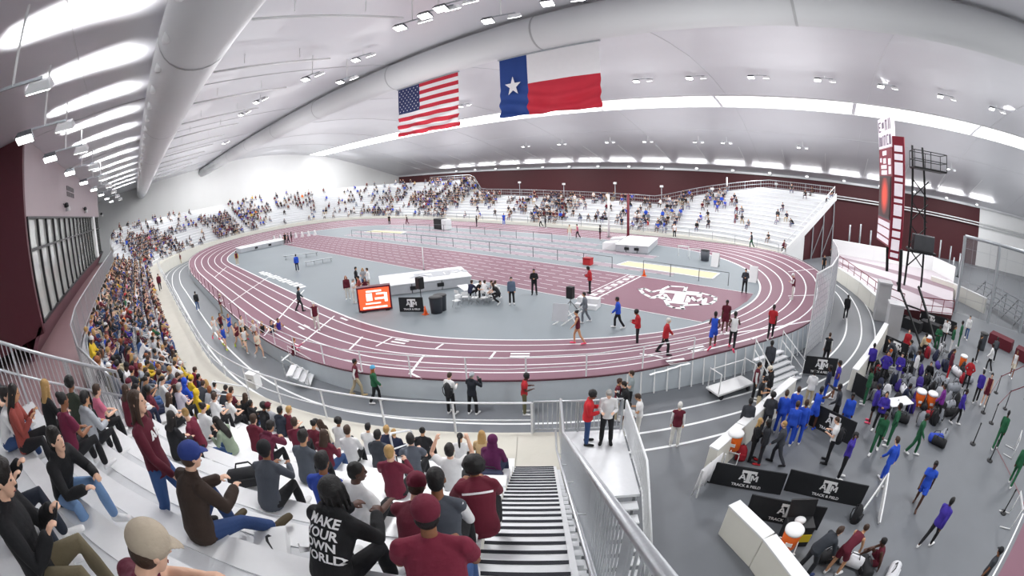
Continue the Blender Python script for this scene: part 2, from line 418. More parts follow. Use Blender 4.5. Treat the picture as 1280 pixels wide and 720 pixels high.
def hair_mesh(mb, J, kind, capped=0):
    h, u, f, s = J['head'], J['hup'], J['hf'], J['hs']
    M = Matrix(((s.x, f.x, u.x), (s.y, f.y, u.y), (s.z, f.z, u.z)))
    if kind == 'bald': return False
    if capped and kind in ('short', 'crop', 'afro', 'bun', 'braids'):
        mb.ball(h-u*.012-f*.03, (.084, .078, .082), M, 14); return True
    if kind in ('short', 'crop'):
        g = .012 if kind == 'short' else .004
        mb.ball(h+u*.04-f*.014, (.078+g, .094+g, .092+g), M, 18)
        mb.ball(h-u*.01-f*.045, (.07+g, .06+g, .08), M, 14)
        if kind == 'short': mb.ball(h+u*.1+f*.035, (.06, .055, .035), M, 12)
    elif kind == 'afro':
        mb.ball(h+u*.055-f*.03, (.125, .125, .125), M, 18)
        for i in range(14):
            a = i*2.4; z = 1-i/9.
            d = s*math.cos(a)*.9+f*(math.sin(a)*.8-.2)+u*z
            mb.ball(h+u*.05-f*.03+d.normalized()*.095, .042, None, 8)
    elif kind in ('long', 'ponytail', 'bun', 'braids'):
        mb.ball(h+u*(.035 if not capped else .0)-f*.012, (.086, .1, .096 if not capped else .08), M, 18)
        if kind == 'long':
            b = -J['fw']
            mb.loft([(h+u*.0-f*.04, s*.09, f*.066), (h-u*.1-f*.05, s*.1, f*.06), (h-u*.16+b*.075, s*.11, f*.05), (h-u*.24+b*.1, s*.105, f*.042), (h-u*.36+b*.1, s*.085, f*.03), (h-u*.42+b*.09, s*.05, f*.02)], 16)
            for sd in (1, -1): mb.tube([h+u*.07+s*.06*sd+f*.045, h-u*.04+s*.088*sd+f*.02, h-u*.16+s*.095*sd+f*.0, h-u*.28+s*.09*sd+f*.02], [.02, .028, .03, .015], 8)
        elif kind == 'ponytail':
            b = -J['fw']
            mb.tube([h+u*.05-f*.1, h+u*.03-f*.15, h-u*.08+b*.17, h-u*.22+b*.16, h-u*.3+b*.14], [.025, .035, .037, .03, .012], 10)
        elif kind == 'bun':
            mb.ball(h+u*.1-f*.085, .05, None, 12)
        else:
            for i in range(9):
                a = -1.9+i*.48
                d = -f*math.cos(a)+s*math.sin(a)
                mb.tube([h+u*.12, h+u*.06+d*.09, h-u*.05+d*.1, h-u*.15+d*.1], [.018, .02, .018, .014], 6)
            mb.ball(h+u*.05-f*.01, (.092, .104, .095), M, 16)
    return True
def cap_mesh(mb, J, kind):
    h, u, f, s = J['head'], J['hup'], J['hf'], J['hs']
    M = Matrix(((s.x, f.x, u.x), (s.y, f.y, u.y), (s.z, f.z, u.z)))
    if kind in ('cap', 'cap_back'):
        q = f if kind == 'cap' else -f
        mb.ball(h+u*.048-f*.004, (.099, .118, .1), M, 20)
        mb.loft([(h+u*.042+q*.07, s*.082, u*.008), (h+u*.044+q*.125, s*.08, u*.007), (h+u*.03+q*.165, s*.06, u*.006), (h+u*.022+q*.185, s*.026, u*.005)], 14)
        mb.ball(h+u*.143, .011, None, 8)
    elif kind == 'beanie':
        mb.ball(h+u*.045-f*.01, (.1, .118, .108), M, 20)
        mb.loft([(h+u*.012-f*.016, s*.096, f*.114), (h+u*.05-f*.014, s*.099, f*.116)], 20)
    elif kind == 'hood':
        mb.ball(h+u*.025-f*.03, (.112, .118, .128), M, 18)
        mb.loft([(h-u*.06-f*.05, s*.11, f*.08), (h-u*.14-J['fw']*.05, s*.12, f*.08), (J['yoke']+J['up']*.03-J['fw']*.03, J['side']*.12, J['fw']*.09)], 16)
MESH = {}
def part_mesh(pose, what, vox, w=1., **kw):
    key = (pose, what, vox, w, tuple(sorted(kw.items())))
    if key in MESH: return MESH[key]
    J = joints(pose, w); mb = MB(); sm = 3
    if what == 'body':
        torso(mb, J, -.004, w); head_mesh(mb, J, kw.get('fine'))
        for k in 'rl':
            arm(mb, J, k); hand(mb, J, k, kw.get('fine')); leg(mb, J, k); foot(mb, J, k)
        sm = 2
    elif what == 'top':
        t = kw['t']; bel = kw.get('belly', 0.)
        g = dict(tee=.016, long=.016, hoodie=.03, jacket=.034, vest=.02, singlet=.006, suit=.016, sleevesr=.012, sleevesl=.012)[t]
        if t[:-1] != 'sleeves': torso(mb, J, g, w, -.09 if t not in ('singlet',) else -.03, belly=bel)
        if t in ('tee',):
            for k in 'rl': arm(mb, J, k, .02, .3, .012)
        elif t in ('long', 'hoodie', 'jacket', 'suit', 'sleevesr', 'sleevesl'):
            for k in (t[-1] if t[:-1] == 'sleeves' else 'rl'): arm(mb, J, k, g*.75, .97, .002)
        elif t == 'vest':
            for k in 'rl': arm(mb, J, k, .014, .06)
        if t == 'hoodie' and not kw.get('up'):
            u, f, s = J['up'], J['fw'], J['side']
            c = J['neck']-f*.06-u*.0
            mb.loft([(c-u*.11, s*.055, f*.02), (c-u*.06, s*.115, f*.045), (c, s*.13, f*.065), (c+u*.045, s*.1, f*.055)], 14)
        if t in ('jacket', 'tee', 'long'):
            mb.tube([J['neck']-J['up']*.03, J['neck']+J['up']*(.012 if t != 'jacket' else .03)], [.08, .068], 14)
    elif what == 'bottom':
        t = kw['t']; g = .018 if t != 'tights' else .006
        P = J['pel']
        mb.loft([(P+V((0, 0, -.09)), V((.13*w+g, 0, 0)), V((0, .1+g, 0))), (P+V((0, 0, .0)), V((.163*w+g*.4, 0, 0)), V((0, .113+g*.4, 0))), (P+V((0, 0, .06)), V((.15*w, 0, 0)), V((0, .103, 0)))], 16)
        for k in 'rl':
            leg(mb, J, k, g*.75 if t != 'tights' else .006, dict(pants=.96, tights=.96, shorts=.36, briefs=.08)[t], .012 if t == 'pants' else (.02 if t == 'shorts' else 0))
    elif what in ('shoer', 'shoel'):
        foot(mb, J, what[-1], .009)
    elif what == 'hair':
        if not hair_mesh(mb, J, kw['t'], kw.get('capped', 0)): mb.bm.free(); MESH[key] = None; return None
        sm = 2
    elif what == 'cap':
        cap_mesh(mb, J, kw['t'])
    me = remeshed(mb, vox, sm, what)
    MESH[key] = me
    return me
PNAME = dict(tee='shirt', long='shirt', hoodie='hoodie', jacket='jacket', vest='vest', singlet='singlet', suit='tracksuit_jacket', sleeves='shirt')
BNAME = dict(pants='trousers', tights='tights', shorts='shorts', briefs='briefs')
def own(o, m):
    """this copy's own material on shared mesh data"""
    if len(o.data.materials) == 0: o.data.materials.append(None)
    o.material_slots[0].link = 'OBJECT'; o.material_slots[0].material = m
    return o
def person(label, loc, rz, pose='stand', skin='tan', hair='short', hc='dark', top='tee', tc='#808080', bot='pants', bc='#22242c', shoe='#e6e6e6',
           cap=None, cc='#222', vox=.02, scale=1., w=1., group=None, belly=0., under=None, tilt=None, name='person'):
    """rz: the heading the person faces, measured like atan2"""
    r = empty(name, loc, rz-PI/2); r.scale = (scale,)*3
    if tilt: r.rotation_euler = (tilt[0], tilt[1], rz-PI/2)
    tag(r, label, 'person', group)
    fine = vox < .015
    r['pose'] = pose
    own(new_obj('body', part_mesh(pose, 'body', min(vox, .016) if fine else vox*.8, w), None, r), skin_m(skin))
    kw = dict(t=top)
    if belly: kw['belly'] = belly
    if cap == 'hood': kw['up'] = 1
    own(new_obj(PNAME[top], part_mesh(pose, 'top', vox, w, **kw), None, r), cloth(tc))
    if under:
        for k in 'rl': own(new_obj('sleeve', part_mesh(pose, 'top', vox, w, t='sleeves'+k), None, r), cloth(under))
    own(new_obj(BNAME[bot], part_mesh(pose, 'bottom', vox, w, t=bot), None, r), cloth(bc))
    if shoe:
        for k in 'rl': own(new_obj('shoe', part_mesh(pose, 'shoe'+k, vox*.7, w), None, r), cloth(shoe))
    me = part_mesh(pose, 'hair', vox*.8, w, t=hair, capped=1) if cap else part_mesh(pose, 'hair', vox*.8, w, t=hair)
    if me: own(new_obj('hair', me, None, r), hair_m(hc))
    if cap: own(new_obj('hood' if cap == 'hood' else ('beanie' if cap == 'beanie' else 'cap'), part_mesh(pose, 'cap', vox*.7, w, t=cap), None, r), cloth(cc))
    if fine:
        J = joints(pose, w); h, u, f, s = J['head'], J['hup'], J['hf'], J['hs']
        for sd in (1, -1):
            mb = MB(); mb.ball(h+u*.022+f*.088+s*.031*sd, (.013, .008, .007), Matrix(((s.x, f.x, u.x), (s.y, f.y, u.y), (s.z, f.z, u.z))), 8)
            mb.build('eye', mat('eye', '#1a1412', .25, 0, 0), r, True)
        mb = MB(); mb.tube([h-u*.06+f*.09-s*.022, h-u*.062+f*.1, h-u*.06+f*.09+s*.022], [.003, .0055, .003], 6)
        mb.build('mouth', mat('lips', '#8c4a44', .5, 0, .05), r, True)
    return r
def join_meshes(items, name):
    """items: (mesh, slot) -> one mesh with material slots"""
    bm = bmesh.new()
    for me, sl in items:
        n0 = len(bm.faces); bm.from_mesh(me); bm.faces.ensure_lookup_table()
        for f in bm.faces[n0:]: f.material_index = sl; f.smooth = True
    out = bpy.data.meshes.new(name); bm.to_mesh(out); bm.free()
    for i in range(max(s for _, s in items)+1): out.materials.append(None)
    return out
CROWD = {}
def crowd_mesh(pose, hair, top, bot='pants', cap=None, vox=.034):
    k = (pose, hair, top, bot, cap, vox)
    if k not in CROWD:
        it = [(part_mesh(pose, 'body', vox*.75), 0), (part_mesh(pose, 'top', vox, t=top), 1), (part_mesh(pose, 'bottom', vox, t=bot), 2)]
        h = part_mesh(pose, 'hair', vox, t=hair, capped=1) if cap else part_mesh(pose, 'hair', vox, t=hair)
        if h: it.append((h, 3))
        for q in 'rl': it.append((part_mesh(pose, 'shoe'+q, vox*.8), 4))
        if cap: it.append((part_mesh(pose, 'cap', vox*.8, t=cap), 5))
        CROWD[k] = join_meshes(it, 'person')
    return CROWD[k]
def crowd_person(label, loc, rz, pose, skin, hair, hc, top, tc, bc, bot='pants', shoe='#cfcfcf', cap=None, cc='#222', scale=1., group=None, vox=.034):
    me = crowd_mesh(pose, hair, top, bot, cap, vox)
    o = new_obj('person', me); o.location = loc; o.rotation_euler = (0, 0, rz-PI/2); o.scale = (scale,)*3
    ms = [skin_m(skin), cloth(tc), cloth(bc), hair_m(hc), cloth(shoe), cloth(cc)]
    for i, sl in enumerate(o.material_slots):
        sl.link = 'OBJECT'; sl.material = ms[i]
    tag(o, label, 'person', group)
    return o
# ------------------------------------------------------------------ shared materials
M_WHITE = paint('#eceded', .45)
M_ALU = mat('brushed_aluminium', '#c3c6c9', .38, .75, .08, 30, .1, 120)
M_ALUW = mat('white_aluminium', '#e6e8ea', .4, .15, .06, 8, .08, 60)
M_PLANK = mat('bleacher_plank', '#eeeff0', .42, .1, .05, 5, .08, 50)
M_FOOT = mat('bleacher_footboard', '#d9dbdd', .5, .1, .08, 5, .1, 40)
M_CREAM = mat('cream_concrete', '#c9c6bb', .8, 0, .08, 1.5, .2, 8)
M_CREAMW = mat('cream_wall', '#e2e0d6', .7, 0, .04, 1.2, .1, 6)
M_DARK = paint('#17181b', .5)
M_BLACK = paint('#0e0f11', .55)
M_NOSE = mat('black_nosing', '#20222b', .8, 0, .2, 30)
M_MAROON = mat('maroon_wall', '#451018', .6, 0, .08, 2, .05, 12)
M_STEEL = mat('galvanised_steel', '#aeb3b7', .4, .6, .1, 25)
M_WLINE = mat('white_line_paint', '#eef0f0', .6, 0, .05, 5)

# ------------------------------------------------------------------ floors
M_OUT = mat('grey_floor', '#6b6f74', .5, 0, .07, .8, .05, 60)
M_INF = mat('infield_grey', '#828b90', .55, 0, .05, .35, .05, 60)
M_TRACK = mat('track_maroon', '#7c5463', .55, 0, .05, .5, .1, 90)
mb = MB(); mb.box((8, 2, FLOOR_Z-.1), (160, 110, .2)); struct(mb.build('floor', M_OUT))

def spline(pts, n):
    """closed Catmull-Rom through pts, n samples evenly spread"""
    P = [np.array(p, float) for p in pts]; N = len(P); out = []
    for i in range(N):
        a, b, c, d = P[i-1], P[i], P[(i+1) % N], P[(i+2) % N]
        for t in np.linspace(0, 1, 24, endpoint=False):
            out.append(.5*((2*b)+(c-a)*t+(2*a-5*b+4*c-d)*t*t+(3*b-a-3*c+d)*t**3))
    out = np.array(out+[out[0]])
    s = np.concatenate([[0], np.cumsum(np.linalg.norm(np.diff(out, axis=0), axis=1))])
    u = np.linspace(0, s[-1], n, endpoint=False)
    return np.stack([np.interp(u, s, out[:, k]) for k in range(out.shape[1])], -1)
INNER = [(-18, -18.1), (-9, -18.2), (0, -18.3), (8, -18.4), (15, -18.5), (20, -18.3), (24, -17.35), (28, -15.1), (32, -12), (34.8, -8.8), (36.5, -5.3), (37.4, -1.7),
         (37.5, 1.3), (37, 4.2), (35.8, 7.3), (33.9, 10), (31, 12.5), (27, 14.4), (21, 15.1), (12, 15), (0, 14.5), (-12, 14.2), (-20, 13.6), (-27, 12), (-33, 8),
         (-36.6, 2.5), (-37.4, -3), (-36, -8.4), (-32.5, -12.9), (-27.5, -15.9), (-22.8, -17.5)]
OUTER = [(-18, -24.2, .2), (-9, -24.4, .15), (0, -24.5, .12), (8, -24.6, .12), (15, -24.5, .12), (20, -24.1, .15), (24.6, -23.0, .2), (27.8, -21.3, .2), (31.5, -18.7, .2), (34.8, -15.9, .3), (37.6, -12.8, .55),
         (39.8, -9.9, .65), (41.4, -7.2, .7), (42.6, -3.5, .75), (43, 0.2, .8), (42.9, 4.5, .8), (42.1, 8.6, .75), (39.7, 13.4, .7), (36.5, 16.6, .6), (32.2, 18.6, .4), (26, 19.4, .25), (19, 19.8, .15), (8, 19.8, .1), (-2, 19.9, .1), (-14, 19.9, .12),
         (-22, 19.4, .2), (-31, 17, .5), (-38, 12.6, .7), (-42.6, 5.5, .8), (-43.6, -1.5, .85), (-43, -8.5, .85), (-39.5, -15.5, .85), (-34.5, -20.2, .75), (-28, -23, .5)]
NT = 360
_in = spline([(x, y, 0) for x, y in INNER], NT*4)
_ou = spline(OUTER, NT)
# pair each outer sample with the inner sample nearest to it, kept monotonic by smoothing
_idx = np.array([np.argmin(((_in[:, :2]-o[:2])**2).sum(1)) for o in _ou], float)
_ix = np.unwrap(_idx/(NT*4)*2*PI)
for _ in range(12): 
    d = np.concatenate([[(_ix[-1]-2*PI)], _ix, [(_ix[0]+2*PI)]]); _ix = (d[:-2]+2*d[1:-1]+d[2:])/4
_ii = np.mod(np.round(_ix/(2*PI)*NT*4).astype(int), NT*4)
TIN, TOUT = _in[_ii], _ou
def track_pt(i, f, dz=0.):
    """point at lane fraction f (0 inner kerb .. 1 outer edge) on cross-section i; the banking is a straight tilt"""
    a, b = TIN[i % NT], TOUT[i % NT]
    p = a+(b-a)*f
    return V((p[0], p[1], p[2]+.03+dz))
track = None
mb = MB()
rows = [[mb.bm.verts.new(track_pt(i, f)) for f in np.linspace(0, 1, 7)] for i in range(NT)]
for i in range(NT):
    a, b = rows[i], rows[(i+1) % NT]
    for k in range(6): mb.bm.faces.new((a[k], a[k+1], b[k+1], b[k]))
track = struct(mb.build('floor_running_track', M_TRACK, None, True))
mb = MB()
for k in range(7):
    f = k/6; w = .055 if k else .11
    fs = [max(0, f-w/6), min(1, f+w/6)] if 0 < k < 6 else ([0, .025] if k == 0 else [.982, 1])
    for i in range(NT):
        mb.face([track_pt(i, fs[0], .006), track_pt(i, fs[1], .006), track_pt(i+1, fs[1], .006), track_pt(i+1, fs[0], .006)])
def track_frac(p):
    """cross-section and lane fraction nearest to a ground point"""
    best = None
    for i in range(NT):
        a, b = TIN[i][:2], TOUT[i][:2]; d = b-a; t = float(np.dot(np.array(p[:2])-a, d)/np.dot(d, d))
        q = a+d*t; e = float(((q-np.array(p[:2]))**2).sum())+(1e6 if not -.6 < t < 1.6 else 0)
        if best is None or e < best[0]: best = (e, i, t)
    return best[1], best[2]
def on_track(px, py):
    """photo point -> point on the banked track"""
    z = .1
    for _ in range(6):
        p = G(px, py, z); i, f = track_frac(p); f = min(1, max(0, f)); z = float(TIN[i][2]+(TOUT[i][2]-TIN[i][2])*f)+.03
    return V((p.x, p.y, z)), i, f
def cross_line(pa, pb, w=.06):
    (a, _, _), (b, _, _) = on_track(*pa), on_track(*pb)
    n = 8; d = (b-a).normalized(); s = V((-d.y, d.x, 0)).normalized()*w
    pts = []
    for k in range(n+1):
        p = a.lerp(b, k/n); i, f = track_frac(p); z = float(TIN[i][2]+(TOUT[i][2]-TIN[i][2])*f)+.04
        pts.append(V((p.x, p.y, z)))
    for p, q in zip(pts, pts[1:]): mb.face([p-s, q-s, q+s, p+s])
for a, b in (((418, 395), (352, 452)), ((330, 420), (395, 345)), ((286, 380), (352, 335)), ((437, 437), (453, 421)), ((545, 436), (554, 430)), ((512, 468), (530, 444)), ((612, 449), (619, 440)), ((812, 470), (862, 455)), ((905, 418), (1020, 400)), ((470, 433), (490, 422)), ((268, 347), (283, 334)), ((528, 474), (512, 466)),
             ((880, 438), (938, 424)), ((940, 424), (1000, 398)), ((838, 448), (800, 442)), ((985, 370), (1018, 369)), ((985, 340), (1020, 336))):
    cross_line(a, b)
for px, py in ((500, 427), (650, 444), (380, 409), (433, 398), (846, 452), (872, 436)):      # lane digits and start boxes painted on the lanes
    p, i, f = on_track(px, py)
    for k in range(2):
        q = p+V(((TOUT[i][0]-TIN[i][0])/6*.18*(k*2-1), (TOUT[i][1]-TIN[i][1])/6*.18*(k*2-1), .012))
        mb.box(q, (.9, .16, .004), math.atan2(*(TIN[(i+1) % NT]-TIN[i])[1::-1]))
lines = mb.build('lane_lines', M_WLINE, track)
# outer skirt below the raised track edge
mb = MB()
for i in range(NT):
    a, b = track_pt(i, 1), track_pt(i+1, 1)
    mb.face([a, b, V((b.x, b.y, FLOOR_Z)), V((a.x, a.y, FLOOR_Z))])
skirt = mb.build('skirt_panel', mat('skirt_grey', '#ced6dc', .45, .2, .08, 1.5, .05, 20), track)
mb = MB()
for i in range(0, NT, 1):
    if TOUT[i][2] > .28:
        p = track_pt(i, 1); d = (TOUT[i]-TIN[i]); d = V((d[0], d[1], 0)).normalized()
        mb.bar(p+d*.02+V((0, 0, -.08)), V((p.x, p.y, FLOOR_Z+.02))+d*(.12+.25*(TOUT[i][2]-.2)), .05)
mb.build('support_strut', M_WHITE, track)
mb = MB()
for i in range(NT):
    a, b = track_pt(i, 1.0, .01), track_pt(i+1, 1.0, .01)
    mb.bar(a, b, .06, .07)
mb.build('edge_kerb', mat('dark_maroon_rubber', '#5b2f3c', .6), track)

# infield slab with the painted sprint strip
mb = MB(); mb.face([V((p[0], p[1], .02)) for p in TIN]); infield = struct(mb.build('floor_infield', M_INF))
SY0, SY1 = -7.3, .65
def clipx(y):
    xs = [p[0] for p in TIN if abs(p[1]-y) < .6]
    return min(xs)+.35, max(xs)-.35
mb = MB()
N = 14
lo = [clipx(SY0+(SY1-SY0)*k/N) for k in range(N+1)]
for k in range(N):
    y0, y1 = SY0+(SY1-SY0)*k/N, SY0+(SY1-SY0)*(k+1)/N
    mb.face([(lo[k][0], y0, .032), (lo[k][1], y0, .032), (lo[k+1][1], y1, .032), (lo[k+1][0], y1, .032)])
# two jump runways with pale pink surfaces
M_RUN = mat('runway_pink', '#9a8a93', .55, 0, .05, .6)
strip = mb.build('sprint_straight', M_TRACK, infield)
fa, fb = G(745, 375), G(800, 345.5)
FINX = (fa.x+fb.x)/2
mb = MB()
for k in range(9):
    y = SY0+(SY1-SY0)*k/8; x0, x1 = clipx(y)
    if 0 < k < 8:
        x = x0+.3
        while x < FINX-.3:
            mb.box((x+.55, y, .037), (1.15, .05, .004)); x += 1.55
    else: mb.box(((x0+x1)/2, y, .037), (x1-x0, .07, .004))
mb.box((FINX, (SY0+SY1)/2, .038), (.12, SY1-SY0, .004))
mb.box((FINX-1.1, (SY0+SY1)/2, .038), (.08, SY1-SY0, .004))
for k in range(8): mb.box((FINX-.6, SY0+(SY1-SY0)*(k+.5)/8, .038), (.45, .5, .004))
mb.build('lane_lines', M_WLINE, infield)
mb = MB()
for y, x0, x1 in ((2.9, -22, 30), (5.6, -24, 20), (8.4, -20, 26), (11.2, -22, 18)):
    mb.box(((x0+x1)/2, y, .03), (x1-x0, 1.22, .01))
mb.build('jump_runways', M_RUN, infield)
mb = MB()
for y, x0, x1 in ((2.9, -22, 30), (5.6, -24, 20), (8.4, -20, 26), (11.2, -22, 18)):
    for s in (-1, 1):
        x = x0
        while x < x1: mb.box((x+.6, y+s*.64, .036), (1.1, .05, .004)); x += 1.5
mb.build('runway_lines', M_WLINE, infield)
# white panel printed with lettering-like blocks at the kerb (left side) stays flat on the floor
mb = MB()
a, b = G(322, 341), G(376, 361)
for k in range(13):
    p = a.lerp(b, (k+.5)/13); mb.box((p.x, p.y+.35, .034), ((b-a).length/13*.72, .85 if k % 3 else .6, .004))
mb.build('kerb_lettering', M_WLINE, infield)

# outer warm-up lanes on the lower floor
def ring_line(mbx, off, w=.06, i0=0, i1=NT):
    for i in range(i0, i1):
        def q(j, e):
            a, b = TIN[j % NT], TOUT[j % NT]; d = (b-a)[:2]; d = d/np.linalg.norm(d); p = b[:2]+d*(off+e)
            return (p[0], p[1], FLOOR_Z+.004)
        mbx.face([q(i, -w), q(i, w), q(i+1, w), q(i+1, -w)])
mb = MB()
for off in (1.72, 2.9, 3.97): ring_line(mb, off)
mb.build('warm_up_lane_lines', M_WLINE, bpy.data.objects['floor'])

# ------------------------------------------------------------------ roof and walls
XL, XR, YN, YF = -66., 86., -44., 45.
PROF = [(-44, 13.2), (-38, 14.05), (-32, 14.75), (-26.8, 15.25), (-21, 15.85), (-16.4, 16.35), (-12, 16.8), (-7.4, 17.2), (-2, 17.6), (3.1, 17.75), (10, 17.4), (17.6, 16.5), (20, 16.15), (24, 15.2), (28.6, 13.9), (34, 12.2), (38, 10.9), (41.5, 9.75), (45, 8.6)]
def roof_z(y):
    return float(np.interp(y, [p[0] for p in PROF], [p[1] for p in PROF]))
M_CEIL = mat('ceiling_panel', '#cfcfd4', .4, .25, .05, .25, .03, 3, coat=.15)
mb = MB()
xs = np.linspace(XL, XR, 27)
PF = [(y, roof_z(y)) for y in np.interp(np.linspace(0, 18, 73), range(19), [p[0] for p in PROF])]
vs = [[mb.bm.verts.new((x, y, z)) for y, z in PF] for x in xs]
for a, b in zip(vs, vs[1:]):
    for k in range(len(PF)-1): mb.bm.faces.new((a[k], a[k+1], b[k+1], b[k]))
ceiling = struct(mb.build('ceiling', M_CEIL, None, True))
mb = MB()          # panel seams
for x in np.arange(XL+4, XR, 15.6):
    for (y0, z0), (y1, z1) in zip(PF, PF[1:]): mb.bar((x, y0, z0-.02), (x, y1, z1-.02), .05, .03)
for y in (-33.5, 28):
    mb.bar((XL, y, roof_z(y)-.02), (XR, y, roof_z(y)-.02), .05, .03)
mb.build('panel_seam', paint('#c6c7ca', .4), ceiling)
def wall_grid(name, pts, m):
    mb = MB(); mb.face(pts); return struct(mb.build(name, m))
mb = MB()
mb.face([(XL, y, z) for y, z in PF]+[(XL, YF, FLOOR_Z), (XL, YN, FLOOR_Z)])
M_WALLW = mat('white_wall', '#e9eaea', .7, 0, .03, .4)
struct(mb.build('wall_left', M_WALLW))
MWX1 = atY(1225, 262, YF).x
mb = MB(); mb.box(((XL+MWX1)/2, YF+.15, 4), (MWX1-XL, .3, 9.6)); struct(mb.build('wall_far', M_MAROON))
mb = MB(); mb.box(((XR+MWX1)/2+.01, YF+.15, 4), (XR-MWX1, .3, 9.6)); struct(mb.build('wall_far_white', M_WALLW))
mb = MB(); mb.face([(XR, y, z) for y, z in PF if y > -25]+[(XR, YF, FLOOR_Z), (XR, -25, FLOOR_Z)]); struct(mb.build('wall_right', M_WALLW))
mb = MB(); mb.box(((XL+30)/2, YN-.15, 6), (30-XL, .3, 14.6)); struct(mb.build('wall_near', M_WALLW))
# fascia with beam over the maroon wall
mb = MB(); mb.box(((XL+XR)/2, YF-.25, 8.85), (XR-XL, .5, .9)); struct(mb.build('trim_eave', mat('eave_panel', '#c9cacd', .4, .3, .04)))

# ------------------------------------------------------------------ grandstands
RISE, RUN = .46, .79
PATH = [(35.6, -21.75), (34.2, -22.82), (32.84, -23.87)]
for k in range(1, 13):
    a = R(37-37*k/12); PATH.append((19+23*math.sin(a), -5.5-23*math.cos(a)))
PATH += [(-26+45*k/10., -28.5) for k in range(9, -1, -1)]
_l = [(-26, -28.5), (-33, -26.2), (-39, -22.2), (-44.5, -16.4), (-48.5, -9), (-50.3, -1), (-49.4, 7), (-46, 13.6), (-40.5, 18.6), (-33.5, 21.2), (-26, 21.8)]
for i in range(len(_l)-1):
    a = _l[max(0, i-1)] if i else (-33, -28.5); b, c = _l[i], _l[i+1]; d = _l[i+2] if i+2 < len(_l) else (-18, 21.8)
    for t in (.25, .5, .75, 1.):
        PATH.append(tuple(.5*((2*b[k])+(c[k]-a[k])*t+(2*a[k]-5*b[k]+4*c[k]-d[k])*t*t+(3*b[k]-a[k]-3*c[k]+d[k])*t**3) for k in (0, 1)))
NLEFT = len(PATH)
PATH += [(-26+50*k/12., 21.8) for k in range(1, 13)]
for k in range(1, 9):
    a = R(34*k/8); PATH.append((24+24*math.sin(a), 21.8-24*(1-math.cos(a))))
PATH = [np.array(p) for p in PATH]
PN = []
for i in range(len(PATH)):
    t = PATH[min(i+1, len(PATH)-1)]-PATH[max(i-1, 0)]; t /= np.linalg.norm(t)
    PN.append(np.array([-t[1], t[0]])*-1)       # path runs clockwise seen from above the far end: outward is to its left
_c = np.array([0, -2.])
for i in range(len(PN)):
    if np.dot(PN[i], PATH[i]-_c) < 0: PN[i] = -PN[i]
PS = np.concatenate([[0], np.cumsum([np.linalg.norm(PATH[i+1]-PATH[i]) for i in range(len(PATH)-1)])])
S_NEAR = PS[14+10]; S_LEFT = PS[NLEFT-1]
def path_at(s):
    x = [np.interp(s, PS, [p[k] for p in PATH]) for k in (0, 1)]
    n = [np.interp(s, PS, [p[k] for p in PN]) for k in (0, 1)]
    L = math.hypot(*n); return np.array(x), np.array(n)/L
def walk_w(s):   # walkway in front of the first row
    return float(np.interp(s, [0, S_NEAR, S_NEAR+12], [1.9, 1.9, .9]))
def z_base(s): return float(np.interp(s, [S_LEFT-30, S_LEFT-8], [1.0, .3]))
S_F = 3.46+23*R(12.5)          # where the upper rows of the near block end at a fence
_xs = [PS[i] for i in range(len(PATH))]
S_X = lambda x: PS[13]+(19-x)   # along the straight left block
def n_rows_f(s):
    if s < S_F: return 12.
    return float(np.interp(s, [S_F, S_X(-26), S_X(-26)+11, S_LEFT-22, S_LEFT+2, S_LEFT+9, PS[-1]-20, PS[-1]-8], [6, 6, 14, 14, 14, 8, 7, 14]))
def n_rows(s): return int(n_rows_f(s)+.01)
NR = 14
def row_front(s, k):
    """front edge of seat row k (0 = lowest): point and outward normal and z of the seat top"""
    p, n = path_at(s)
    q = p+n*(walk_w(s)+k*RUN)
    return V((q[0], q[1], z_base(s)+RISE*(k+1))), V((n[0], n[1], 0))
def stand(name, s0, s1, step):
    mb = MB(); ss = np.linspace(s0, s1, max(2, int((s1-s0)/step)+1)); prev = None
    for s in ss:
        p, n = path_at(s); w = walk_w(s); zb = z_base(s); nr = n_rows_f(s)
        prof = [(0, FLOOR_Z), (0, zb), (w+.06, zb)]
        mats = [1, 2]
        for k in range(NR):
            z = zb+RISE*min(k+1, nr); zp = zb+RISE*min(k, nr); o = w+min(k, nr)*RUN; oe = w+min(k+1, nr)*RUN; of = min(o+.34, oe)
            flat = (z-zp) < .02
            prof += [(o+.06, z-.05 if not flat else z), (o, z-.05 if not flat else z), (o, z), (of, z), (of, z-.012), (oe+.06, z-.012)]
            mats += [3, 3, 0, 0, 3, 3] 
        prof += [(w+min(NR, nr)*RUN+.07, FLOOR_Z)]; mats += [1]
        cur = [mb.bm.verts.new((p[0]+n[0]*a, p[1]+n[1]*a, z)) for a, z in prof]
        if prev:
            for k in range(len(cur)-1):
                try:
                    f = mb.bm.faces.new((prev[k], prev[k+1], cur[k+1], cur[k])); f.material_index = mats[k] if k < len(mats) else 1
                except ValueError: pass
        else:
            mb.bm.faces.new(cur[::-1]).material_index = 1
        prev = cur
    mb.bm.faces.new(prev).material_index = 4 if 'far' in name else 1
    return struct(mb.build(name, [M_PLANK, M_CREAMW, M_CREAM, M_FOOT, M_MAROON]))
S_GAP = .0
mb = MB()
_q = [(PATH[0], PN[0], 0), (PATH[0], PN[0], 1.95), (path_at(1.33)[0], path_at(1.33)[1], 1.95), (path_at(1.33)[0], path_at(1.33)[1], 0)]
_q = [V((a[0]+b[0]*d, a[1]+b[1]*d, 0)) for a, b, d in _q]
mb.hexa([v+V((0, 0, FLOOR_Z)) for v in _q], [v+V((0, 0, 1.0)) for v in _q]); struct(mb.build('floor_walkway', M_CREAM))
stand('floor_grandstand_near', 1.32, S_F-.001, .8)
stand('floor_grandstand_left', S_F+.001, S_X(-18), .8)
stand('floor_grandstand_end', S_X(-18), S_LEFT, .8)
stand('floor_grandstand_far', S_LEFT, PS[-1], .8)
